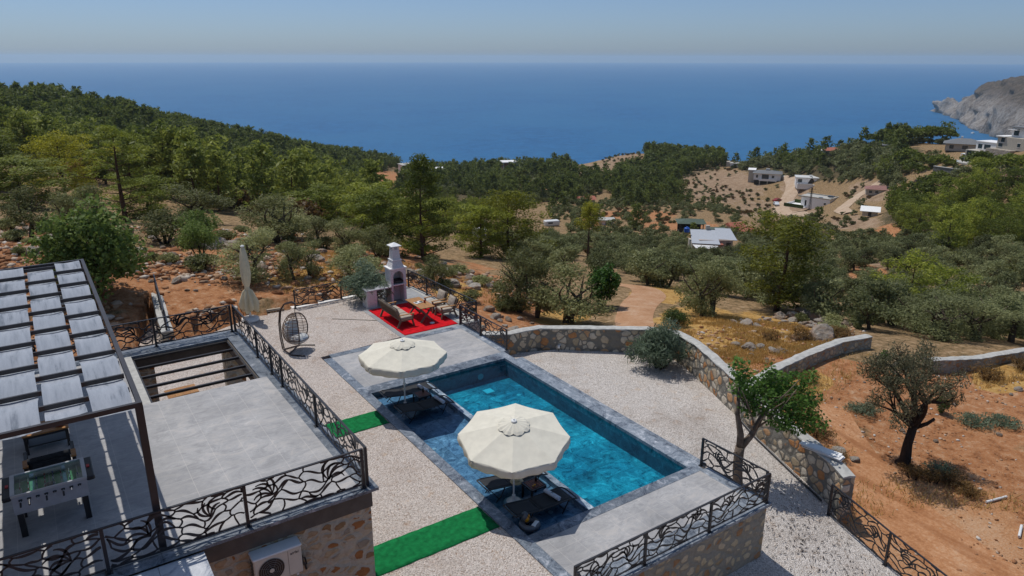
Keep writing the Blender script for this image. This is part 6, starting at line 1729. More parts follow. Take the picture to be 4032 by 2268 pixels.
# regions by bearing as seen from the drone: polygon, kinds with shares, spacing
REG = [
 ('hillfoot', [(330, 410), (400, 375), (560, 375), (760, 400), (960, 440), (1010, 480), (960, 570), (700, 570), (560, 520)], {'maquis': .44, 'brown': .32, 'pine': .24}, 3.8),
 ('hill', [(-40, 225), (-40, 400), (250, 470), (560, 540), (820, 560), (920, 470), (1010, 420), (1010, 395), (800, 350), (560, 290), (300, 240)], {'pine': .78, 'maquis': .14, 'brown': .08}, 5.0),
 ('gully', [(-40, 400), (250, 470), (560, 540), (700, 560), (700, 600), (560, 560), (300, 520), (-40, 480)], {'gpine': .25, 'maquis': .45, 'olive': .15, 'brown': .15}, 4.4),
 ('centre', [(860, 560), (1010, 480), (1220, 500), (1300, 560), (1250, 640), (1000, 620)], {'gpine': .45, 'maquis': .35, 'olive': .2}, 4.6),
 ('coast', [(1000, 430), (1000, 500), (1330, 520), (1480, 480), (1420, 415), (1250, 408)], {'maquis': .6, 'olive': .2, 'pine': .2}, 4.0),
 ('knollback', [(1360, 470), (1500, 440), (1560, 470), (1760, 480), (1760, 500), (1600, 520), (1420, 520)], {'pine': .5, 'olive': .3, 'maquis': .2}, 4.8),
 ('knoll', [(1600, 372), (1800, 378), (1830, 430), (1740, 470), (1560, 470), (1540, 420)], {'pine': .85, 'maquis': .15}, 4.2),
 ('slope', [(1400, 520), (1680, 500), (1900, 540), (1950, 590), (1800, 620), (1500, 600), (1350, 580)], {'olive': .74, 'pine': .08, 'maquis': .18}, 4.8),
 ('grove', [(1260, 620), (1500, 590), (1800, 600), (2000, 570), (2260, 590), (2300, 660), (2260, 760), (2000, 790), (1880, 770), (1640, 720), (1400, 700), (1260, 690)], {'olive': .94, 'maquis': .06}, 3.9),
 ('right_olives', [(1840, 405), (2000, 372), (2260, 372), (2260, 470), (2120, 470), (1960, 440), (1850, 440)], {'olive': .8, 'maquis': .14, 'pine': .06}, 3.2),
 ('right_ridge', [(1830, 390), (2000, 350), (2270, 335), (2420, 338), (2420, 362), (2100, 378), (1900, 400)], {'umb': .42, 'maquis': .38, 'pine': .2}, 3.8),
 ('right_mid', [(2200, 400), (2400, 400), (2640, 425), (2640, 470), (2460, 480), (2400, 520), (2250, 500)], {'umb': .3, 'olive': .5, 'maquis': .2}, 4.6),
 ('right_wood', [(2230, 500), (2576, 470), (2640, 470), (2640, 640), (2400, 630), (2250, 580)], {'gpine': .85, 'olive': .15}, 4.6),
 ('right_lower', [(2180, 580), (2300, 600), (2640, 640), (2640, 880), (2640, 900), (2420, 895), (2290, 905), (2240, 850), (2120, 850), (2100, 830), (2030, 790), (2050, 760), (2200, 720)], {'olive': .93, 'gpine': .04, 'maquis': .03}, 3.7),
 ('track', [(1960, 440), (2180, 460), (2180, 620), (1960, 640)], {'olive': .55, 'pine': .2, 'maquis': .25}, 6.5),
]
CLEAR = [(1815, 468, 112, 46), (1900, 525, 70, 30), (2000, 520, 70, 40), (1570, 402, 55, 24), (2185, 485, 55, 30), (2150, 555, 80, 16), (2100, 520, 26, 60), (2160, 470, 60, 14), (1600, 540, 110, 15), (1690, 566, 120, 12), (1500, 505, 45, 16), (1800, 625, 75, 32), (1740, 575, 48, 22), (1870, 580, 50, 16), (1527, 556, 22, 18), (2040, 498, 100, 50), (1930, 450, 60, 28), (2030, 460, 50, 22), (2440, 395, 90, 38), (2530, 360, 60, 60),  (2330, 375, 60, 14), (2060, 362, 50, 10), (2200, 480, 36, 18), (2180, 540, 36, 16), (968, 455, 52, 22), (1030, 430, 30, 24), (1070, 418, 40, 10), (1290, 418, 40, 12), (1330, 478, 60, 12), (1208, 596, 16, 18), (2240, 585, 40, 16), (1480, 425, 40, 10), (2190, 690, 40, 16), (1390, 570, 20, 12), (1855, 412, 35, 8), (2540, 415, 60, 20), (2420, 470, 40, 12), (2380, 590, 20, 10), (1475, 660, 26, 40), (2150, 640, 18, 8)]
cand = []
R_ = np.random.default_rng(5)
def ray_ok(x, y, zt):
    d = np.hypot(x, y); t = np.linspace(.25, .97, 40)
    g = hz(x * t, y * t) + 1.0
    zl_ = HC + (zt - HC) * t
    return bool((g < zl_).all())
gs = 3.2
ax = np.arange(-120, 560, gs); ay = np.arange(20, 620, gs)
CX, CY = np.meshgrid(ax, ay); CX = (CX + R_.uniform(-gs * .48, gs * .48, CX.shape)).ravel(); CY = (CY + R_.uniform(-gs * .48, gs * .48, CY.shape)).ravel()
dist = np.hypot(CX, CY); ok = (dist > 38.5) & (dist < 580); CX, CY, dist = CX[ok], CY[ok], dist[ok]
CZ = ground(CX, CY); SX, SY, SD = sight(CX, CY, CZ)
ok = (SX > -160) & (SX < 2760) & (CZ > SEA + 8) & ((CX * SH + CY * CH) > 0); CX, CY, CZ, SX, SY, dist = CX[ok], CY[ok], CZ[ok], SX[ok], SY[ok], dist[ok]
clr = np.zeros(len(CX), bool)
for cx, cy, rx, ry in CLEAR: clr |= ((SX - cx) / rx) ** 2 + ((SY - cy) / ry) ** 2 < 1
taken = np.zeros(len(CX), bool)
HARD = [(1900, 452, 60, 26), (2035, 500, 90, 46), (2030, 462, 46, 18), (1985, 530, 34, 40), (2440, 395, 80, 34), (2530, 380, 60, 60), (2530, 460, 60, 22), (2215, 486, 36, 14), (2185, 540, 30, 14), (1800, 630, 56, 24), (1740, 578, 42, 16), (1870, 586, 40, 12), (1480, 508, 24, 12), (1954, 508, 16, 14), (2140, 520, 30, 20), (2210, 460, 30, 12)]
hard = np.zeros(len(CX), bool)
for cx, cy, rx, ry in HARD: hard |= ((SX - cx) / rx) ** 2 + ((SY - cy) / ry) ** 2 < 1
spots = np.nonzero(clr & ~hard & (SY > 385) & (SX > 1280))[0]
spots = spots[R_.random(len(spots)) < .5 * np.clip(vnoise(CX[spots] / 11, CY[spots] / 11, 77) * 2.2 - .4, 0, 1.5)]
for i in spots: cand.append(('open', ('maquis', 'olive', 'brown')[R_.choice(3, p=[.55, .25, .20])], CX[i], CY[i], CZ[i], dist[i], SX[i]))
for nm, poly, kinds, sp in REG:
    inside = inpoly(SX, SY, poly) & ~clr & ~taken
    taken |= inside
    keepp = min(1.0, (gs / sp) ** 2)
    ids = np.nonzero(inside & ((dist > (150 if nm == 'gully' else 84)) | (nm not in ('gully', 'centre'))))[0]
    clump = vnoise(CX[ids] / 16 + 3, CY[ids] / 16, 21)
    ids = ids[R_.random(len(ids)) < keepp * (np.clip(.35 + 1.3 * clump, .2, 1.3) if nm not in ('grove', 'right_lower', 'hill', 'hillfoot', 'right_olives', 'coast') else np.clip(.7 + .9 * clump, .2, 1.3))]
    ks = list(kinds); pr_ = np.array([kinds[k] for k in ks]); pr_ /= pr_.sum()
    for i in ids: cand.append((nm, ks[R_.choice(len(ks), p=pr_)], CX[i], CY[i], CZ[i], dist[i], SX[i]))
vis = [c for c in cand if ray_ok(c[2], c[3], c[4] + 5.0)]
# the few hand-set trees that mark the skyline and the open ground
HAND = []
KN = {'pine': ('pine_tree', 'pine'), 'umb': ('umbrella_pine', 'pine'), 'gpine': ('pine_tree', 'pine'), 'olive': ('olive_tree', 'olive tree'), 'maquis': ('maquis_shrub', 'shrub'), 'brown': ('brown_shrub', 'shrub')}
RSC = {'hill': 1.18, 'hillfoot': 1.1, 'grove': .82, 'right_lower': .92, 'right_olives': 1.25, 'right_ridge': 1.1, 'coast': 1.15, 'gully': .62, 'centre': .62, 'slope': .72, 'open': .52}
LAB = {
 'hill': {'pine': 'dark green pine among many on the left hill below the horizon', 'maquis': 'grey green shrub between the pines of the left hill', 'brown': 'brown dry shrub between the pines of the left hill'},
 'hillfoot': {'pine': 'green pine among brown shrubs at the foot of the left hill', 'maquis': 'dark evergreen shrub at the foot of the left hill', 'brown': 'rust brown shrub at the foot of the left hill'},
 'open': {'maquis': 'small dark shrub dotted on the bare earth of the valley', 'olive': 'small round olive tree dotted on the bare earth of the valley', 'brown': 'small dry shrub dotted on the bare earth of the valley'},
 'gully': {'brown': 'brown shrub in the hollow before the left hill', 'gpine': 'green pine in the hollow before the left hill', 'maquis': 'dark shrub in the hollow before the left hill', 'olive': 'olive tree in the hollow before the left hill'},
 'centre': {'gpine': 'green pine in the wood behind the barbecue', 'maquis': 'dark shrub in the wood behind the barbecue', 'olive': 'olive tree in the wood behind the barbecue'},
 'coast': {'pine': 'pine on the low coastal ridge below the sea at mid picture', 'maquis': 'dark shrub on the low coastal ridge at mid picture', 'olive': 'olive tree on the low coastal ridge at mid picture'},
 'knollback': {'pine': 'pine with bare trunk below the wooded knoll', 'olive': 'olive tree below the wooded knoll', 'maquis': 'shrub below the wooded knoll'},
 'knoll': {'pine': 'dark pine on the knoll with cut earth beside the sea', 'maquis': 'dark shrub on the knoll with cut earth'},
 'slope': {'olive': 'single olive tree on the open earth slope below the knoll', 'pine': 'single pine on the open earth slope below the knoll', 'maquis': 'single shrub on the open earth slope below the knoll'},
 'grove': {'olive': 'grey green olive tree in the dense grove of the valley floor', 'gpine': 'pine rising from the olive grove of the valley floor', 'maquis': 'dark shrub in the olive grove of the valley floor'},
 'right_olives': {'olive': 'small grey olive tree in the grove below the right ridge', 'maquis': 'shrub in the grove below the right ridge', 'pine': 'pine in the grove below the right ridge'},
 'right_ridge': {'maquis': 'dark shrub between the pines of the right ridge', 'umb': 'flat topped umbrella pine on the right ridge against the sea', 'pine': 'rounded pine on the right ridge against the sea'},
 'right_mid': {'umb': 'flat topped pine on the slope before the white villas', 'olive': 'olive tree on the slope before the white villas', 'maquis': 'shrub on the slope before the white villas'},
 'right_wood': {'gpine': 'bright green pine in the wood at the right edge', 'olive': 'olive tree in the pine wood at the right edge'},
 'right_lower': {'olive': 'olive tree in the grove below the pine wood at the right', 'gpine': 'pine in the olive grove at the right', 'maquis': 'dark shrub in the olive grove at the right'},
 'track': {'olive': 'olive tree beside the pale dirt track in the valley', 'pine': 'pine beside the pale dirt track in the valley', 'maquis': 'shrub beside the pale dirt track in the valley'},
}
BIG = {'pine': 7.5, 'umb': 8, 'gpine': 7, 'olive': 3.6, 'maquis': 2.4, 'brown': 2.6}
for cats, cap_n in ((('pine', 'umb', 'gpine'), 285), (('olive',), 275), (('maquis', 'brown'), 210)):
    L_ = [c for c in vis if c[1] in cats]
    inf = [c for c in L_ if -20 < c[6] < 2600]
    inf.sort(key=lambda c: c[5] / BIG[c[1]])
    first = inf[:cap_n]; fs_ = set(id(c) for c in first); rest = [c for c in L_ if id(c) not in fs_]
    for nm, kd, x, y, z, d, sx_ in first:
        P_ = random.choice(PF[kd]); s_ = random.uniform(.72, 1.18) * RSC.get(nm, 1.0)
        lb = LAB[nm][kd]
        wx = random.uniform(.9, 1.2)
        if d < 260:
            P_.plant(x, y, z - .1, lb, lb.replace('among many ', '') + ', all alike', s_, None, wx, KN[kd][0])
        else:       # too small in the picture for parts: trunk and crown share one mesh
            if not hasattr(P_, 'joined'):
                v, f, ti = P_.raw; me = bpy.data.meshes.new('whole_tree')
                tv = [tuple(q.co) for q in P_.tm.vertices]; tf = [tuple(q.vertices) for q in P_.tm.polygons]
                o = np_mesh('whole', v, f, P_.cm.materials[0], tint=ti)
                bm = bmesh.new(); bm.from_mesh(o.data)
                lay = bm.faces.layers.float.get('tint')
                vv = [bm.verts.new(q) for q in tv]
                for q in tf:
                    try: fc = bm.faces.new([vv[i] for i in q]); fc.material_index = 1
                    except ValueError: pass
                bm.to_mesh(o.data); bm.free(); o.data.materials.append(P_.tm.materials[0]); P_.joined = o.data; bpy.data.objects.remove(o)
            o = bpy.data.objects.new(KN[kd][0], P_.joined); link(o); o.location = (x, y, z - .1); o.rotation_euler = (0, 0, random.uniform(0, 6.28)); o.scale = (s_ * wx, s_ * wx, s_)
            tag(o, lb, KN[kd][1], lb.replace('among many ', '') + ', all alike')
    # the rest of this kind reads as one far-off mass
    by = {}
    for c in rest: by.setdefault(c[1], []).append(c)
    VV = []; FF = []; TT = []; MI = []; ms = []; off_ = 0
    for kd, lst in by.items():
        ms.append(PF[kd][0].cm.materials[0]); mi = len(ms) - 1
        for nm, _, x, y, z, d, sx_ in lst:
            v, f, ti = random.choice(PF[kd]).raw
            step = max(1, round(len(f) / (420 if d < 330 else 260)))
            sel = np.arange(0, len(f), step)
            vv = v.reshape(-1, 4, 3)[sel].reshape(-1, 3).copy(); s_ = random.uniform(.72, 1.18) * RSC.get(nm, 1.0)
            ctr = vv.reshape(-1, 4, 3).mean(1, keepdims=True); vv = (ctr + (vv.reshape(-1, 4, 3) - ctr) * math.sqrt(step)).reshape(-1, 3)
            a = random.uniform(0, 6.28); c_, n_ = math.cos(a), math.sin(a)
            q = np.stack([(vv[:, 0] * c_ - vv[:, 1] * n_) * s_ + x, (vv[:, 0] * n_ + vv[:, 1] * c_) * s_ + y, vv[:, 2] * s_ + z - .1], -1)
            VV.append(q); FF.append(np.arange(len(q)).reshape(-1, 4) + off_); off_ += len(q); TT.append(np.clip(ti[sel] * .65 + .35 * random.random(), 0, 1)); MI.append(np.full(len(sel), mi))
    if VV:
        nm = {'pine': 'far_pine_wood', 'olive': 'far_olive_grove', 'maquis': 'far_scrub'}[cats[0]]
        o = np_mesh(nm, np.concatenate(VV), np.concatenate(FF), ms, tint=np.concatenate(TT), midx=np.concatenate(MI))
        tag(o, {'pine': 'far-off pine wood covering the hills above the sea', 'olive': 'far-off olive groves covering the valley sides', 'maquis': 'far-off scrub covering the slopes'}[cats[0]], {'pine': 'wood', 'olive': 'grove', 'maquis': 'scrub'}[cats[0]], kind='stuff')
print('woodland', len(vis), len(cand))

# ------------------------------------------------------------------ houses across the valley
M['roof_red'] = mat('red_clay_roof', (.36, .12, .075), .8, .2, 3)
M['roof_pink'] = mat('faded_red_roof', (.26, .13, .11), .8, .2, 3)
M['roof_grey'] = mat('grey_tile_roof', (.16, .165, .17), .8, .15, 3)
M['roof_metal'] = mat('grey_metal_roof', (.42, .44, .47), .5, .1, 2, stretch=(1, 12, 1))
M['roof_green'] = mat('green_shingle_roof', (.07, .10, .075), .8, .2, 3)
M['glass_blue'] = mat('dark_window_glass', (.03, .05, .065), .15, .2, 3, spec=.7)
M['stone_pale'] = mat_stone_wall('pale_stone_cladding', 1.6, (.34, .31, .27), [(.46, .42, .36), (.40, .36, .30), (.50, .46, .40), (.36, .31, .25)], .05, .2)
M['stone_grey'] = mat_stone_wall('grey_retaining_stone', 1.2, (.20, .19, .17), [(.30, .28, .25), (.24, .22, .19), (.34, .31, .27), (.27, .24, .20)], .06, .25)
M['blue_plastic'] = mat('blue_plastic', (.02, .10, .42), .4, .1, 5)
M['dark_wood'] = mat('dark_timber', (.045, .035, .028), .8, .2, 5)
def building(label, x, y, z, tweak=0.0, cat='house', name='house'):
    rz = -math.atan2(x, y) + math.radians(tweak)
    t = thing(name, label, cat, (x, y, z), rz)
    k = math.cos(math.atan2(x, y) - HEAD); t.scale = (k, k, k)
    return t
def blk(t, nm, m, *b, bevel=0):
    mb = MB()
    for q in b: mb.box(*q)
    return mb.build(nm, m, t)
def wins(t, wall, lst, m='glass_blue'):
    """windows on the camera side: (x0, x1, y, z0, z1)"""
    for x0, x1, y, z0, z1 in lst:
        mb = MB(); mb.box(x0, x1, y - .06, y - .005, z0, z1); f = mb.build('window', M[m], t)
        mb = MB(); mb.box(x0 - .09, x1 + .09, y - .09, y - .002, z0 - .09, z0 - .004); mb.box(x0 - .09, x1 + .09, y - .09, y - .002, z1 + .004, z1 + .09); mb.build('frame', M['plaster_white'], f)
def hip(t, m, x0, x1, y0, y1, z0, h, nm='roof', ridge=None):
    r = min(x1 - x0, y1 - y0) / 2 * .98
    if ridge == 'gable':
        vs = [(x0, y0, z0), (x1, y0, z0), (x1, y1, z0), (x0, y1, z0), (x0, (y0 + y1) / 2, z0 + h), (x1, (y0 + y1) / 2, z0 + h)]
    else:
        vs = [(x0, y0, z0), (x1, y0, z0), (x1, y1, z0), (x0, y1, z0), (x0 + r, (y0 + y1) / 2, z0 + h), (x1 - r, (y0 + y1) / 2, z0 + h)]
    mb = MB(); mb.add(vs, [(0, 3, 2, 1), (0, 1, 5, 4), (2, 3, 4, 5), (1, 2, 5), (3, 0, 4)]); return mb.build(nm, m, t)

# white villa with grey hipped roof and balcony
t = building('two storey pale house with grey hipped roof beside the cut earth slope', 283, 209.5, -45.2)
blk(t, 'wall', M['plaster_white'], (-7, 5.5, 0, 9, 3.1, 6.4)); blk(t, 'ground_floor', M['dark_wood'], (-6.6, 5.2, .6, 9, 0, 3.0))
hip(t, M['roof_grey'], -7.6, 6.2, -.8, 9.6, 6.4, 1.1); blk(t, 'flat_roof', M['plaster_white'], (-10, -6.2, 4.5, 12, 6.9, 7.2)); blk(t, 'side_wall', M['plaster_cream'], (-9.6, -6.6, 5, 11.6, 0, 6.9)); blk(t, 'side_wing', M['plaster_cream'], (5.6, 8.4, 3, 9, 0, 4.6))
wins(t, None, [(-3.2, 0, 0, 3.5, 5.9), (1.4, 2.5, 0, 4.3, 5.5), (-5.9, -5, 0, 4.2, 5.6)]); blk(t, 'balcony', M['plaster_white'], (-4.4, 3.8, -1.5, -.01, 2.9, 3.1), (-4.4, 3.8, -1.5, -1.42, 3.1, 3.9))
for u in (-4, -.4, 3.4): blk(t, 'pillar', M['plaster_cream'], (u - .2, u + .2, -1.4, -1.0, 0, 2.89))
blk(t, 'solar_tank', M['white_metal'], (-1.6, .2, 4, 4.8, 7.6, 8.2))
t = building('white house with flat roof and dark pointed gable window beside the track', 278.4, 186.2, -42.2, 6)
blk(t, 'wall', M['plaster_white'], (-5, 4.6, 1, 8, 0, 4.6)); blk(t, 'flat_roof', M['white_metal'], (-5.3, 4.9, .6, 8.4, 4.6, 4.95)); blk(t, 'terrace_wall', M['plaster_white'], (-4.6, 4.6, -2.4, .99, 0, 2.1), (-4.6, 2.2, -2.5, -2.3, 2.1, 2.5))
mb = MB(); mb.add([(.2, .96, 0), (3.4, .96, 0), (3.4, .96, 2.4), (1.8, .96, 5.4), (.2, .96, 2.4), (.2, .9, 0), (3.4, .9, 0), (3.4, .9, 2.4), (1.8, .9, 5.4), (.2, .9, 2.4)], [(9, 8, 7, 6, 5), (0, 1, 2, 3, 4), (4, 3, 8, 9), (3, 2, 7, 8), (0, 4, 9, 5), (2, 1, 6, 7)]); mb.build('gable_window', M['dark_wood'], t)
wins(t, None, [(-4.2, -2.4, 1, 2.6, 4.1)]); blk(t, 'side_shed', M['plaster_cream'], (4.7, 9.4, 3.5, 8, 0, 2.8)); mb = MB(); mb.lathe([(.0, 0), (.7, .3), (.8, .7)], 14, (1.5, 4, 5)); mb.build('satellite_dish', M['white_metal'], t)
t = building('white flat roofed cube house with walled terrace and dark green hedge', 232.4, 153.9, -40.4, -24)
blk(t, 'wall', M['plaster_white'], (-1, 8, 0, 8, 0, 4.4)); blk(t, 'roof_parapet', M['plaster_cream'], (-4.6, 8.05, -.06, .25, 4.4, 4.8), (-4.6, 8.05, 7.8, 8.1, 4.4, 4.8), (7.8, 8.06, .25, 7.8, 4.4, 4.8)); blk(t, 'flat_roof', M['concrete'], (-4.6, 7.79, .26, 7.79, 4.2, 4.42))
blk(t, 'terrace_wall', M['plaster_white'], (-8.8, -1.02, -2.2, -2, 0, 1.2), (-8.8, -8.6, -2, 9, 0, 1.2), (-8.6, -1.02, -2, 8, 0, .5)); blk(t, 'hedge', M['leaf_green'], (-8.9, -1.1, -2.5, -2.21, .2, 1.5), (-8.6, -1.1, 6, 6.8, .5, 1.8)); blk(t, 'solar_panel', M['glass_blue'], (5.2, 7.4, 4, 5.4, 4.8, 5.3), (2.6, 4, 2, 3, 4.45, 4.6)); wins(t, None, [(5.8, 6.6, 0, 2.2, 3.1)])
blk(t, 'door', M['dark_wood'], (-3.0, -2.0, 2.9, 3.0, .5, 2.6)); blk(t, 'rear_wall', M['plaster_white'], (-4.6, -1.02, 3.01, 8, .5, 4.19))
t = building('low old house with faded pink roof on the hillside track', 227.9, 126.2, -31, 4)
blk(t, 'wall', M['plaster_cream'], (-4.4, 4.4, 0, 6, 0, 2.2)); hip(t, M['roof_pink'], -4.9, 4.9, -.5, 6.5, 2.2, 1.1); wins(t, None, [(-3.4, -2.4, 0, .7, 1.8), (-1.4, -.4, 0, .7, 1.8)]); blk(t, 'door', M['dark_wood'], (1.4, 2.3, -.05, -.005, 0, 1.9)); blk(t, 'solar_panel', M['glass_blue'], (2.2, 4.2, .5, 2, 2.9, 3.2))
t = building('small hut with flat white roof among the olives on the right', 194.2, 109.3, -30.8)
blk(t, 'wall', M['plaster_cream'], (-2.2, 2.2, 0, 4, 0, 1.7)); mb = MB(); mb.add([(-2.9, -.6, 1.5), (2.9, -.6, 1.5), (2.9, 4.6, 2.3), (-2.9, 4.6, 2.3), (-2.9, -.6, 1.62), (2.9, -.6, 1.62), (2.9, 4.6, 2.42), (-2.9, 4.6, 2.42)], [(0, 3, 2, 1), (4, 5, 6, 7), (0, 1, 5, 4), (1, 2, 6, 5), (2, 3, 7, 6), (3, 0, 4, 7)]); mb.build('roof', M['plaster_white'], t); blk(t, 'door', M['dark_wood'], (-.5, .4, -.05, -.005, 0, 1.5))
t = building('small house with red clay roof on the right ridge', 300, 190, float(ground(300, 190)[0]) - .2, 8)
blk(t, 'wall', M['plaster_cream'], (-4, 4, 0, 6, 0, 3.4)); hip(t, M['roof_red'], -4.6, 4.6, -.7, 6.7, 3.4, 1.3); wins(t, None, [(-3, -2, 0, 1.8, 2.9), (-.6, .4, 0, 1.8, 2.9), (1.8, 2.8, 0, 1.8, 2.9)]); blk(t, 'porch', M['dark_wood'], (-4, 4, -1.4, -.1, 1.3, 1.45))
t = building('white flat roofed building half hidden by pines on the right ridge', 318, 205, float(ground(318, 205)[0]) + .5)
blk(t, 'wall', M['plaster_white'], (-4, 4, 0, 6, 0, 3.2)); blk(t, 'flat_roof', M['white_metal'], (-4.4, 4.4, -.4, 6.4, 3.2, 3.5)); wins(t, None, [(-2, -1, 0, 1.4, 2.5)])
t = building('wide house with dark grey hipped roof left of the white villas', 272.5, 124.1, -19.6)
blk(t, 'wall', M['plaster_cream'], (-6, 7, 0, 9, 0, 3)); hip(t, M['roof_grey'], -7, 8, -1, 10, 3, 1.9); wins(t, None, [(-4.5, -3, 0, .8, 2.4), (0, 2, 0, .8, 2.4)]); blk(t, 'chimney', M['plaster_white'], (-1, -.2, 5, 6, 4.2, 5.6))
# modern white villa: tall glazed bay, terrace, pool and retaining wall
t = building('modern white villa with tall glass front above a stone retaining wall', 235.6, 102.8, -18.2, -40)
blk(t, 'lower_wall', M['plaster_cream'], (-2.6, 6.6, 0, 9, 0, 4.0)); blk(t, 'upper_wall', M['plaster_white'], (-3.0, 6.6, 2.4, 9, 4.0, 7.0)); blk(t, 'roof_slab', M['plaster_white'], (-3.2, 6.8, 2.2, 9.2, 7.0, 7.25)); blk(t, 'bay_frame', M['plaster_cream'], (-3.4, -2.9, -1.6, 2.39, 0, 4.3), (.2, .9, -1.6, -.01, 0, 4.3), (3.2, 3.6, -1.6, -.01, 0, 4.3), (-2.9, .2, -1.6, 2.39, 4.05, 4.3), (.9, 3.2, -1.6, -.01, 4.05, 4.3))
wins(t, None, [(-2.85, .18, -1.3, .1, 4.0), (.95, 3.15, -1.3, .1, 4.0), (-2.2, -.6, 2.4, 4.7, 6.3), (.2, 2.6, 2.4, 4.7, 6.3), (4.4, 5.4, 0, 1.4, 3.0)]); blk(t, 'side_pavilion', M['plaster_white'], (-6.2, -3.45, -.2, 4, 2.3, 2.5), (-6.2, -6.0, -.2, 0, 0, 2.3)); blk(t, 'pavilion_glass', M['glass_blue'], (-5.8, -3.5, .3, .36, 0, 2.29)); blk(t, 'terrace', M['concrete'], (-9.5, 9, -5, -.02, -.6, -.02)); blk(t, 'private_pool', mat('turquoise_pool', (.05, .32, .42), .2, .1, 2), (-9, -4.5, -4.2, -2.2, -.018, .02)); blk(t, 'terrace_kerb', M['plaster_cream'], (3, 11, -5.2, -5.01, -.5, .5))
t = building('long stone retaining wall below the modern white villa', 217, 97.5, -21.2, -30, 'wall', 'retaining_wall'); blk(t, 'stone_face', M['stone_grey'], (-10, 14, 0, .8, -1.5, 3.4)); blk(t, 'coping', M['concrete'], (-10.1, 14.1, -.1, .9, 3.4, 3.55))
t = building('tall stepped stone villa with balconies at the right edge of the photo', 227.6, 91.6, -13.8, -40)
blk(t, 'base', M['stone_pale'], (-6.2, 3, -2.5, 8, -2, 1.2)); blk(t, 'middle_floor', M['plaster_cream'], (-4.6, 8, 0, 9, 1.2, 5.2)); blk(t, 'upper_floor', M['plaster_white'], (-1.6, 8, 2.2, 9, 5.2, 8.4)); blk(t, 'roof', M['roof_grey'], (-2.4, 8.6, 1.4, 9.6, 8.4, 8.7)); blk(t, 'balcony_slab', M['plaster_white'], (-5.0, -1.61, -.6, 5, 5.2, 5.45), (-2.2, 1, .8, 2.19, 7.6, 7.8)); wins(t, None, [(-3.9, -2.4, 0, 1.9, 3.1), (-3.2, -1.9, 0, 3.5, 5.0), (-.9, .9, 2.2, 5.9, 8.0), (3, 4, 0, 2.4, 3.6), (3.2, 4.2, 2.2, 6.4, 7.6)])
t = building('low stone house with black flat roofs and blue sheets at the right edge', 175.7, 69.8, -15.4, -6)
blk(t, 'wall', M['stone_pale'], (-5.2, -1, 0, 6, 0, 2.4)); blk(t, 'parapet', M['dark_wood'], (-5.4, -1.0, -.15, 6.2, 2.4, 3.5)); blk(t, 'dark_wing', M['dark_wood'], (-.98, 6, -.6, 7, 0, 3.0)); mb = MB(); mb.add([(-1.4, -1.2, 3.01), (6.4, -1.2, 3.01), (6.4, 7, 4.1), (-1.4, 7, 4.1), (-1.4, -1.2, 3.2), (6.4, -1.2, 3.2), (6.4, 7, 4.3), (-1.4, 7, 4.3)], [(0, 3, 2, 1), (4, 5, 6, 7), (0, 1, 5, 4), (1, 2, 6, 5), (2, 3, 7, 6), (3, 0, 4, 7)]); mb.build('roof', M['roof_pink'], t); blk(t, 'door', M['glass_blue'], (-3.4, -2.6, -.06, -.005, 0, 2.2))
mb = MB()
for k in range(7): mb.bar((-.4 + k * .6, 5.5, 4.45), (.6 + k * .6, 6.8, 4.7), .5, .05)
mb.build('blue_sheet', M['blue_plastic'], t)
t = building('low house with grey roof slab between the pines of the right ridge', 287, 156, float(ground(287, 156)[0]) - .2)
blk(t, 'wall', M['plaster_cream'], (-4, 4, 0, 6, 0, 2.4)); blk(t, 'roof', M['roof_grey'], (-4.8, 4.8, -.8, 6.8, 2.4, 2.7)); wins(t, None, [(-2.6, -1.4, 0, .8, 2)])
t = building('unfinished brick building with white roof slab on the coastal ridge', 252.1, 376, -57.3, 12)
blk(t, 'roof_slab', M['plaster_white'], (-5, 4.6, -.6, 9, 6.2, 6.7)); blk(t, 'brick_wall', mat('raw_red_brick', (.22, .10, .06), .9, .2, 6), (-4.2, 2.4, 0, 8, 0, 6.19)); blk(t, 'column', M['concrete'], (-4.6, -4.21, -.3, .2, 0, 6.19), (3.4, 3.8, -.3, .2, 0, 6.19)); blk(t, 'opening', M['glass_blue'], (-2, .6, -.06, -.005, 2.6, 5.2))
t = building('little white hut with dull red roof below the bare pines', 162.4, 193.5, -37.9, 18)
blk(t, 'wall', M['plaster_cream'], (-2.6, 2.6, 0, 4, 0, 1.9)); hip(t, M['roof_red'], -3.1, 3.1, -.6, 4.6, 1.9, .9, ridge='gable'); blk(t, 'door', M['dark_wood'], (.3, 1, -.05, -.005, 0, 1.6))
t = building('tiny hut with flat grey roof right of the lone pine', 108.3, 122.1, -25.4, 6)
blk(t, 'wall', M['plaster_white'], (-1.7, 1.7, 0, 2.6, 0, 1.5)); blk(t, 'roof', M['concrete'], (-2.0, 2.0, -.4, 3, 1.5, 1.65)); blk(t, 'door', M['dark_wood'], (-.3, .4, -.05, -.005, 0, 1.3))
t = building('open timber pavilion with green roof above the olive grove', 121.2, 108.4, -26.2, 8, 'pavilion', 'pavilion')
hip(t, M['roof_green'], -3.3, 3.3, -.4, 5, 2.6, .7)
for u in (-2.6, 2.6):
    for v in (.1, 4.4): blk(t, 'post', M['dark_wood'], (u - .1, u + .1, v - .1, v + .1, -.6, 2.6))
blk(t, 'balustrade', M['dark_wood'], (-2.5, 2.5, 0, .1, .5, 1.4)); blk(t, 'floor', M['dark_wood'], (-2.7, 2.7, -.1, 4.5, .1, .3)); blk(t, 'rear_screen', M['dark_wood'], (-2.5, 2.5, 4.2, 4.3, .3, 2.4))
t = building('house with grey metal roofs, chimney and blue water tank in the olive grove', 83.5, 70.3, -16.6, 14)
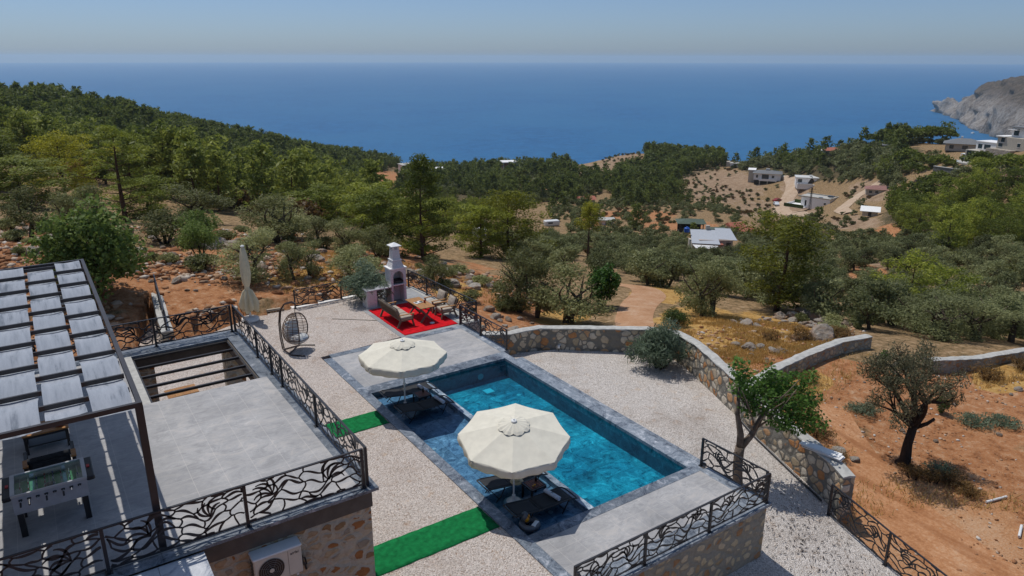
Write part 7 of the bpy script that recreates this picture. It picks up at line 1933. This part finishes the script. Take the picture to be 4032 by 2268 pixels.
blk(t, 'wall', mat('pinkish_render', (.42, .33, .27), .9, .12, 3), (-2.0, 3.2, .6, 5, 0, 2.1)); blk(t, 'lower_wall', M['plaster_cream'], (-3, -2.01, .8, 4, 0, 1.6))
for nm, vs in (('roof', [(-3.3, -.2, 1.75), (.9, -1.0, 1.75), (1.3, 4.6, 2.75), (-2.6, 5.0, 2.75)]), ('roof', [(.95, 1.2, 2.1), (3.9, .7, 2.0), (3.8, 5.0, 2.9), (1.35, 5.2, 2.95)]), ('porch_roof', [(-2.8, -1.1, 1.2), (.3, -1.6, 1.2), (.6, -.95, 1.55), (-3.2, -.25, 1.55)])):
    mb = MB(); vs2 = vs + [(a, b, c + .07) for a, b, c in vs]; mb.add(vs2, [(0, 3, 2, 1), (4, 5, 6, 7), (0, 1, 5, 4), (1, 2, 6, 5), (2, 3, 7, 6), (3, 0, 4, 7)]); mb.build(nm, M['roof_metal'] if nm == 'roof' else M['plaster_white'], t)
blk(t, 'chimney', M['plaster_cream'], (-.15, .45, 4.6, 5.2, 2.3, 3.5)); blk(t, 'green_lean_to', M['roof_green'], (.6, 3.4, 5.3, 7.0, 2.6, 2.75)); blk(t, 'door', M['dark_wood'], (2.2, 2.9, .54, .595, 0, 1.7)); blk(t, 'clay_edge', M['roof_red'], (-.1, 1.6, -.3, .59, 1.5, 1.62))
tk = thing('water_tank', 'bright blue plastic water tank standing on the grey metal roof', 'water tank', (83.5 - 1.1 * 1, 70.3 + 4.3, -16.6 + 2.68)); mb = MB(); mb.lathe([(.32, 0), (.42, .08), (.42, .62), (.30, .74), (.14, .78)], 16); mb.build('body', M['blue_plastic'], tk); mb = MB(); mb.lathe([(.14, .78), (.14, .88), (0, .89)], 12); mb.build('lid', M['blue_plastic'], tk)
for (x, y, lb) in ((147.1, 116.4, 'left one of two neighbouring roofs of orange clay tile in the grove'), (140.8, 108.5, 'right one of two neighbouring roofs of orange clay tile in the grove')):
    t = building(lb, x, y, float(ground(x, y)[0]) - .3, 30); blk(t, 'wall', M['plaster_cream'], (-1.7, 1.7, 0, 3, 0, 1.6)); hip(t, M['roof_red'], -2.2, 2.2, -.5, 3.5, 1.6, .9, ridge='gable')
t = building('small white garden shelter between the pines left of the yellow-green pine', 49.2, 80.6, -11.8, 10, 'shelter', 'shelter')
blk(t, 'roof', M['plaster_white'], (-.9, .9, -.1, 1.5, 1.25, 1.38)); blk(t, 'wall', M['plaster_white'], (-.8, .8, 1.2, 1.4, 0, 1.24), (-.85, -.6, 0, .2, 0, 1.24), (.55, .8, 0, .2, 0, 1.24)); blk(t, 'parapet', M['plaster_white'], (-1, 1.2, -.4, -.2, -.3, .35))
t = building('long low white caravan roof among the trees behind the lone pine', 89.2, 117.3, -22.2, 20, 'caravan', 'caravan'); mb = MB(); mb.rbox(-1.6, 1.6, 0, 1.6, .3, 1.4, .2); mb.build('body', M['white_metal'], t); blk(t, 'window', M['glass_blue'], (-1, 0, -.03, -.002, .8, 1.15)); blk(t, 'chassis', M['dark_wood'], (-1.4, 1.4, .2, 1.4, 0, .3))
t = building('white two storey house above the red earth cutting behind the great pine', 179.4, 368.1, -53.6, 20)
blk(t, 'wall', M['plaster_white'], (-4.2, 4.2, 0, 8, 0, 7.6)); blk(t, 'roof_slab', M['concrete'], (-4.6, 4.6, -.4, 8.4, 7.6, 7.95)); wins(t, None, [(-2.8, -2, 0, 2.4, 3.4), (.6, 1.4, 0, 2.4, 3.4), (-2.8, -2, 0, 5, 6)])
t = building('pale building with flat roof right behind the top of the great pine', 198, 372, float(ground(198, 372)[0]) + 1, 12)
blk(t, 'wall', M['plaster_cream'], (-5, 5, 0, 7, 0, 5.2)); blk(t, 'roof_slab', M['plaster_white'], (-5.4, 5.4, -.4, 7.4, 5.2, 5.6)); wins(t, None, [(-3, -2, 0, 3, 4.2), (1, 2, 0, 3, 4.2)])
t = building('low white pool house at the saddle between the knoll and the right ridge', 313, 253, -43.9, 0); blk(t, 'wall', M['plaster_white'], (-3, 3, 0, 5, 0, 2)); blk(t, 'roof_slab', M['concrete'], (-3.4, 3.4, -.3, 5.3, 2, 2.2)); blk(t, 'side_wall', M['plaster_cream'], (-5, -3.01, 2, 5, 0, 2.6)); blk(t, 'door', M['glass_blue'], (-1, .6, -.05, -.005, 0, 1.7))

# power pole, cars, boats
t = thing('power_pole', 'tall steel lattice power pole beside the white cube house', 'power pole', (224.3, 148, -39.1)); mb = MB(); 
for a in (-1, 1):
    for b in (-1, 1): mb.bar((a * .35, b * .35, 0), (a * .1, b * .1, 8), .09)
for k in range(8): q = .35 - .25 * k / 8; mb.bar((-q, -q, k), (q, q, k + .9), .05); mb.bar((q, -q, k), (-q, q, k + .9), .05)
mb.build('mast', M['pergola_metal'], t); mb = MB(); mb.bar((-1.2, .6, 7.4), (1.2, -.6, 7.4), .1); mb.bar((-.8, .4, 6.6), (.8, -.4, 6.6), .1); mb.build('crossarm', M['pergola_metal'], t)
def car(label, x, y, rz, m):
    t = thing('parked_car', label, 'car', (x, y, float(ground(x, y)[0]) + .15), rz)
    prof = [(-2.1, .35), (-2.15, .75), (-1.95, .95), (-1.2, 1.0), (-.7, 1.45), (.7, 1.48), (1.4, 1.0), (2.0, .9), (2.15, .6), (2.1, .35)]
    vs = [(a, -.85, b) for a, b in prof] + [(a, .85, b) for a, b in prof]; n = len(prof)
    mb = MB(); mb.add(vs, [tuple(range(n)), tuple(range(2 * n - 1, n - 1, -1))] + [(i, i + n, (i + 1) % n + n, (i + 1) % n) for i in range(n)]); mb.build('body', m, t, bevel=.06)
    mb = MB(); mb.box(-.75, .9, -.87, .87, 1.04, 1.38); mb.build('window', M['glass_blue'], t)
    for a in (-1.35, 1.3):
        for b in (-.82, .82):
            mb = MB(); mb.tube([(a, b - .1, .33), (a, b + .1, .33)], .33, 14); mb.build('wheel', M['rattan_black'], t)
car('dark red car parked at the bend of the pale track', 265.7, 191.1, -.2, mat('red_car_paint', (.24, .02, .02), .3, .05, 3))
car('white car parked in front of the dark red car', 262.0, 188.8, .9, mat('white_car_paint', (.66, .70, .74), .3, .05, 3))
def boat(label, x, y, L, rz, cabin=True, m=None, mast=False):
    t = thing('moored_boat', label, 'boat', (x, y, SEA), rz, None)
    W = L * .28; n = 9; top = []; bot = []
    for i in range(n): q = i / (n - 1); w = W / 2 * math.sin(math.pi * (.12 + .88 * min(1, q * 1.0)) ) ** .6 if q < 1 else 0.02; top.append((-L / 2 + L * q, max(w, .03))); 
    vs = []
    for x_, w in top: vs += [(x_, -w, L * .10 + L * .03 * abs(x_ / L * 2) ** 2), (x_, w, L * .10 + L * .03 * abs(x_ / L * 2) ** 2), (x_ * .92, -w * .7, -.3), (x_ * .92, w * .7, -.3)]
    fs = []
    for i in range(n - 1): a = 4 * i; b = a + 4; fs += [(a, b, b + 1, a + 1), (a, a + 2, b + 2, b), (a + 1, b + 1, b + 3, a + 3)]
    fs += [(0, 1, 3, 2), (4 * n - 4, 4 * n - 2, 4 * n - 1, 4 * n - 3)]
    mb = MB(); mb.add(vs, fs); mb.build('hull', m or M['white_metal'], t)
    if cabin:
        mb = MB(); mb.rbox(-L * .2, L * .18, -W * .32, W * .32, L * .10, L * .22, .1); mb.build('cabin', M['plaster_white'], t); mb = MB(); mb.box(-L * .3, L * .1, -W * .36, W * .36, L * .24, L * .255); mb.build('canopy', M['glass_dark'] if m else M['plaster_white'], t)
    if mast: mb = MB(); mb.tube([(0, 0, L * .1), (0, 0, L * .75)], .09, 6); mb.build('mast', M['dark_wood'], t)
boat('dark wooden boat moored farthest left in the bay', 1513, 711, 15, .6, True, M['dark_wood'])
boat('pale motor boat with cabin moored in the middle of the bay', 1504, 668, 13, .3)
boat('white motor boat nearest the right ridge in the bay', 1423, 635, 12, .9)
boat('dark tour boat moored beside the floating jetty', 1511, 648, 18, .2, True, M['dark_wood'])
boat('small open white boat below the dark wooden boat', 1450, 679, 9, .8, False)
boat('small open white boat near the middle of the bay', 1481, 650, 8, .4, False)
t = thing('floating_jetty', 'long pale floating jetty below the cliffs', 'jetty', (1606, 675, SEA), .25); mb = MB(); mb.box(-15, 15, -1.5, 1.5, -.3, .8); mb.build('deck', M['plaster_cream'], t); mb = MB(); mb.box(-14, 0, -1.2, 1.2, 3, 3.2); mb.build('awning', M['blue_plastic'], t)
for k in (-13, -7, -1): mb = MB(); mb.box(k - .1, k + .1, -1, -.8, .8, 3); mb.build('post', M['dark_wood'], t)

# pale tracks in the valley and the dirt path behind the wall, draped on the hillside
def ribbon(name, label, pts, w, m, lift):
    P_ = []
    for i in range(len(pts) - 1):
        (x0, y0), (x1, y1) = pts[i], pts[i + 1]; n = max(2, int(math.hypot(x1 - x0, y1 - y0) / (2 * lift + .5)))
        for k in range(n): P_.append((x0 + (x1 - x0) * k / n, y0 + (y1 - y0) * k / n))
    P_.append(pts[-1]); P_ = np.array(P_)
    for _ in range(6): P_[1:-1] = .25 * P_[:-2] + .5 * P_[1:-1] + .25 * P_[2:]
    d = np.gradient(P_, axis=0); d /= np.linalg.norm(d, axis=1)[:, None]; nn = np.stack([-d[:, 1], d[:, 0]], 1)
    wv = w * (1 + .25 * (vnoise(P_[:, 0] / 9, P_[:, 1] / 9, 31) - .5))
    cols = np.linspace(-.5, .5, 7); V = []
    for c in cols: q = P_ + nn * (wv * c)[:, None]; V.append(np.c_[q, ground(q[:, 0], q[:, 1]) + lift * (1 - (2 * c) ** 4 * .7)])
    V = np.stack(V, 1); n = len(P_); idx = np.arange(n * 7).reshape(n, 7)
    f = np.stack([idx[:-1, :-1].ravel(), idx[1:, :-1].ravel(), idx[1:, 1:].ravel(), idx[:-1, 1:].ravel()], -1)
    tag(np_mesh(name, V.reshape(-1, 3), f, m, smooth=True), label, 'track', kind='structure')
ribbon('dirt_track', 'pale dirt track climbing the hillside past the old house', [(206, 122), (213, 130), (221, 133), (231.8, 137), (237.1, 137.3), (242, 134.7), (250, 131)], 4.2, M['track'], .45)
ribbon('dirt_track', 'pale dirt track curving past the parked cars and the white cube house', [(293, 206), (287.1, 200.4), (279, 193), (273.2, 190), (268, 188.7), (260, 185), (246, 173), (228, 156), (210, 142.5), (198, 131)], 6.5, M['track'], .5)

# ------------------------------------------------------------------ rocks, rubble, dry grass
def rock_mesh(seed, sub=3):
    bm = bmesh.new(); bmesh.ops.create_icosphere(bm, subdivisions=sub, radius=1)
    r = np.random.default_rng(seed); planes = r.normal(size=(13, 3)); planes /= np.linalg.norm(planes, axis=1)[:, None]; off = .62 + .30 * r.random(13)
    for v in bm.verts:
        p = np.array(v.co); s_ = 1.0
        for n_, o_ in zip(planes, off):
            dd_ = p @ n_
            if dd_ > o_: s_ = min(s_, o_ / dd_)
        nz = 1 + .05 * math.sin(p[0] * 9 + seed) * math.sin(p[1] * 8) + .04 * math.sin(p[2] * 15 + seed * 2)
        v.co = Vector(p * s_ * nz)
    me = bpy.data.meshes.new('rock'); bm.to_mesh(me); bm.free(); me.materials.append(M['rock']); return me
RK = [rock_mesh(k) for k in range(7)]
def rock(x, y, s_, label, group=None, sink=.25, sq=None, name='boulder'):
    o = bpy.data.objects.new(name, random.choice(RK)); link(o)
    a = (s_ * random.uniform(.8, 1.25), s_ * random.uniform(.7, 1.1), s_ * (sq or random.uniform(.5, .8)))
    o.scale = a; o.rotation_euler = (random.uniform(-.3, .3), random.uniform(-.3, .3), random.uniform(0, 6.28)); o.location = (x, y, float(ground(x, y)[0]) + a[2] * (.6 - sink))
    return tag(o, label, 'rock', group)
rock(32.0, 19.4, .85, 'big grey limestone boulder beyond the end of the golden grass', sq=.75)
rock(31.0, 20.1, .5, 'grey boulder leaning on the left of the big limestone boulder')
for k, (x, y, s_) in enumerate([(38.5, 25.5, .6), (40.2, 25.9, .75), (37.2, 25.6, .45), (39.0, 24.2, .7), (40.8, 24.6, .5), (38.0, 23.2, .4)]): rock(x, y, s_, 'grey boulder in the row beneath the bright yellow-green pine', 'boulders beneath the yellow-green pine')
for k, (x, y, s_) in enumerate([(8.0, 46.2, .7), (8.9, 45.4, .9), (9.9, 44.8, .7), (7.2, 47.4, .6), (10.6, 44.2, .5), (9.3, 46.4, .6)]): rock(x, y, s_, 'grey limestone boulder in the outcrop between the evergreen shrubs', 'boulders of the outcrop by the evergreen shrubs')
for x, y, s_ in ((22.3, 12.4, .34), (21.9, 12.9, .28), (22.6, 11.9, .22), (22.0, 12.0, .2)): rock(x, y, s_, 'pinkish rock lying behind the boundary wall near the carob tree', 'rocks behind the boundary wall by the carob')
for k in range(16): rock(27.4 + random.gauss(0, .75), 19.2 + random.gauss(0, .75), random.uniform(.12, .3), 'pale stone in the heap on the golden grass', 'stones of the heap on the golden grass')
for k in range(10): rock(17.9 + random.gauss(0, .4), 8.0, .01, 'x') if False else None
# rubble wall of stones along the edge of the golden grass, slope boulders left and centre
def strew(n, poly, smin, smax, label, group, pw=2.2):
    P_ = np.array(poly, float); lo, hi = P_.min(0), P_.max(0); c = 0
    while c < n:
        x, y = random.uniform(lo[0], hi[0]), random.uniform(lo[1], hi[1])
        if inpoly(np.array([x]), np.array([y]), poly)[0] and not inpoly(np.array([x]), np.array([y]), PLOT)[0] and not inpoly(np.array([x]), np.array([y]), LOWP)[0]:
            rock(x, y, smin + (smax - smin) * random.random() ** pw, label, group); c += 1
strew(46, [(30.4, 24.8), (37, 26.2), (39.5, 22.0), (33.5, 20.2), (33.0, 21.3), (36.5, 23.2), (30.6, 23.6)], .15, .42, 'pale stone in the loose row bordering the golden grass', 'stones bordering the golden grass')
strew(90, [(-3, 38), (7, 35), (10, 38), (12, 42), (8, 50), (0, 56), (-6, 52)], .12, .48, 'reddish white rock on the rubble slope left of the closed parasol', 'rocks of the left rubble slope')
strew(70, [(9.5, 37), (20, 35), (22, 40), (20, 46), (12, 52), (9, 44)], .12, .46, 'pale rock on the slope behind the barbecue', 'rocks on the slope behind the barbecue')
strew(45, [(17, 36), (24, 33), (27, 38), (24, 43), (19, 43)], .14, .5, 'pale rock below the great dark pine', 'rocks below the great dark pine')
strew(14, [(16.6, 27), (20, 26.5), (21.5, 30), (18, 33)], .15, .42, 'pale rock outside the railing near the armchairs', 'rocks outside the railing by the armchairs')
strew(16, [(24.5, 9.5), (31, 10), (38, 12.5), (33, 15.5), (26, 14.8)], .06, .2, 'small pale rock on the red earth by the old olive', 'rocks on the red earth by the old olive')

def strewn_mesh(name, n, poly, smin, smax, label, cat, m, seed, pw=3.0, flat=.6):
    r = np.random.default_rng(seed); P_ = np.array(poly, float); lo, hi = P_.min(0), P_.max(0)
    xy = r.uniform(lo, hi, (n * 4, 2)); xy = xy[inpoly(xy[:, 0], xy[:, 1], poly)][:n]
    cl = vnoise(xy[:, 0] * .9, xy[:, 1] * .9, seed); cl2 = vnoise(xy[:, 0] * .23 + 5, xy[:, 1] * .23, seed + 9); xy = xy[r.random(len(xy)) < np.clip((cl * .6 + cl2 * 1.2) * 1.9 - 1.15, .02, 1)]
    xy = xy[~(inpoly(xy[:, 0], xy[:, 1], PLOT) | inpoly(xy[:, 0], xy[:, 1], LOWP))]
    n = len(xy); z = ground(xy[:, 0], xy[:, 1])
    bm = bmesh.new(); bmesh.ops.create_icosphere(bm, subdivisions=1, radius=1); base = np.array([v.co[:] for v in bm.verts]); tri = np.array([[v.index for v in f.verts] for f in bm.faces]); bm.free()
    s_ = (smin + (smax - smin) * r.random(n) ** pw)[:, None, None]
    jit = 1 + .30 * r.normal(size=(n, len(base), 1)).clip(-1.5, 1.5)
    v = base[None] * jit * s_ * np.stack([r.uniform(.7, 1.3, n), r.uniform(.6, 1.1, n), np.full(n, flat) * r.uniform(.6, 1.2, n)], -1)[:, None, :]
    a = r.uniform(0, 6.28, n); c, s2 = np.cos(a)[:, None], np.sin(a)[:, None]
    vx = v[..., 0] * c - v[..., 1] * s2 + xy[:, None, 0]; vy = v[..., 0] * s2 + v[..., 1] * c + xy[:, None, 1]; vz = v[..., 2] + z[:, None] + s_[:, :, 0] * .15
    V = np.stack([vx, vy, vz], -1).reshape(-1, 3); F = (tri[None] + (np.arange(n) * len(base))[:, None, None]).reshape(-1, 3)
    tag(np_mesh(name, V, F, m, tint=np.repeat(r.random(n), len(tri))), label, cat, kind='stuff')
strewn_mesh('rubble_stones', 24000, [(-6, 33), (9, 32.5), (17, 34), (22, 33), (28, 38), (26, 46), (14, 54), (2, 60), (-8, 55)], .03, .26, 'loose reddish and white rubble stones covering the left slope', 'rubble', M['rubble'], 41)
strewn_mesh('rubble_stones', 1800, [(16.5, 26.2), (23, 24.5), (30, 24), (38, 26.5), (41, 22), (33, 18.3), (24.6, 17.3), (22.8, 17.6), (23.3, 20), (19, 25)], .02, .16, 'loose pale stones scattered on the grass behind the stone wall', 'rubble', M['rubble'], 42)
strewn_mesh('rubble_stones', 7000, [(18.8, 3), (19.4, 9.8), (20.6, 13.8), (22, 15.5), (32, 16.6), (45, 12.0), (40, 4), (26, 0)], .010, .075, 'small stones and grit scattered over the red earth and dirt road', 'rubble', M['rubble'], 43)
# dry grass tufts
M['dry_grass'] = mat_leaf('dry_golden_grass', (.40, .24, .07), (.60, .39, .13), (.72, .55, .27), trans=.5)
def grass(name, n, poly, h, label, seed, m='dry_grass'):
    r = np.random.default_rng(seed); P_ = np.array(poly, float); lo, hi = P_.min(0), P_.max(0)
    xy = r.uniform(lo, hi, (n * 4, 2)); xy = xy[inpoly(xy[:, 0], xy[:, 1], poly)]
    cl = vnoise(xy[:, 0] * .7, xy[:, 1] * .7, seed) * .6 + vnoise(xy[:, 0] * 2.3, xy[:, 1] * 2.3, seed + 1) * .4; xy = xy[r.random(len(xy)) < np.clip((cl - .32) * 3, 0, 1)][:n]
    xy = xy[~(inpoly(xy[:, 0], xy[:, 1], PLOT) | inpoly(xy[:, 0], xy[:, 1], LOWP))]
    n = len(xy); z = ground(xy[:, 0], xy[:, 1]); a = r.uniform(0, 6.28, n); w = .012 + .014 * r.random(n); L = h * (.4 + .9 * r.random(n))
    dx, dy = np.cos(a) * w, np.sin(a) * w; lx, ly = r.normal(0, .4, n) * L, r.normal(0, .4, n) * L
    b = np.c_[xy, z - .02]
    V = np.stack([b + np.c_[-dx, -dy, np.zeros(n)], b + np.c_[dx, dy, np.zeros(n)], b + np.c_[dx * .3 + lx, dy * .3 + ly, L], b + np.c_[-dx * .3 + lx, -dy * .3 + ly, L]], 1).reshape(-1, 3)
    tag(np_mesh(name, V, np.arange(n * 4).reshape(n, 4), M[m], tint=r.random(n)), label, 'grass', kind='stuff')
grass('dry_grass', 26000, [(22.9, 18.5), (24.8, 17.5), (31.5, 18), (36, 23.5), (33, 27), (29, 26), (25, 25)], .16, 'golden dry grass behind the stone boundary wall', 51)
grass('dry_grass', 12000, [(9.5, 34), (17, 34), (23, 32), (25, 36), (20, 42), (12, 44)], .16, 'dry grass between the rocks behind the barbecue', 53)
grass('dry_grass', 3200, [(19.3, 10.0), (20.8, 14.0), (22.5, 16), (31, 17.0), (31, 16), (24.0, 14.5), (22.5, 11), (23.5, 9.5), (25.5, 7.5), (24.5, 7.2), (22.5, 9)], .22, 'dry grass along the walls and the dirt road edge', 55)
grass('dry_grass', 5000, [(33, 14.2), (47, 11.2), (46, 9.8), (33, 12.6)], .22, 'dry grass below the right field wall', 57)
# fallen pods and leaves under the carob
r = np.random.default_rng(61); n = 420
x = 16.9 + r.normal(0, .9, n) ; y = 9.9 + r.normal(0, 1.2, n); ok = (x > 15.5) & (x < 19) & (y < 12.8) & (x < np.interp(y, [4, 6.4, 10.2, 10.6, 14], [17.0, 17.5, 18.4, 18.7, 19.5])); x, y = x[ok], y[ok]; n = len(x); z = zlow(y) + .03
a = r.uniform(0, 6.28, n); L = .03 + .05 * r.random(n); w = .010 + .006 * r.random(n); dx, dy, ex, ey = np.cos(a) * L, np.sin(a) * L, -np.sin(a) * w, np.cos(a) * w; b = np.c_[x, y, z]; lift = np.c_[np.zeros(n), np.zeros(n), r.uniform(0, .03, n)]
V = np.stack([b + np.c_[-dx, -dy, np.zeros(n)] , b + np.c_[ex, ey, np.zeros(n)] + lift, b + np.c_[dx, dy, np.zeros(n)], b - np.c_[ex, ey, np.zeros(n)] + lift], 1).reshape(-1, 3)
tag(np_mesh('fallen_pods', V, np.arange(n * 4).reshape(n, 4), mat('dark_pod', (.035, .022, .016), .7, .3, 20)), 'dark fallen carob pods littering the white gravel', 'pods', kind='stuff')

ribbon('dirt_path', 'reddish dirt path leading from the stone wall into the olive trees', [(25.2, 25.6), (26.2, 27.1), (28.6, 29.4), (31.2, 31.7), (34.5, 34.0), (35.9, 36.1), (35.6, 37.3), (34.4, 39.4)], 2.3, M['path'], .05)
ribbon('dirt_road', 'orange dirt road running down past the end of the stone wall', [(24.6, 15.0), (23.0, 13.0), (21.7, 10.8), (20.9, 8.6), (20.3, 6.4), (19.9, 4), (19.6, 1)], 2.5, M['road'], .03)
# ------------------------------------------------------------------ haze over sea and hills
mb = MB(); mb.box(-20500, 20500, -20500, 20500, SEA - 30, 45)
t = NT('sea_haze')
pv = t.n('VolumePrincipled'); pv.inputs['Color'].default_value = (.72, .86, .94, 1); pv.inputs['Density'].default_value = .00008; pv.inputs['Anisotropy'].default_value = .3
t.l(pv.outputs[0], t.out.inputs['Volume'])
hzo = mb.build('haze', t.m); tag(hzo, 'thin bluish haze over the sea and the far hills', 'haze', kind='stuff')
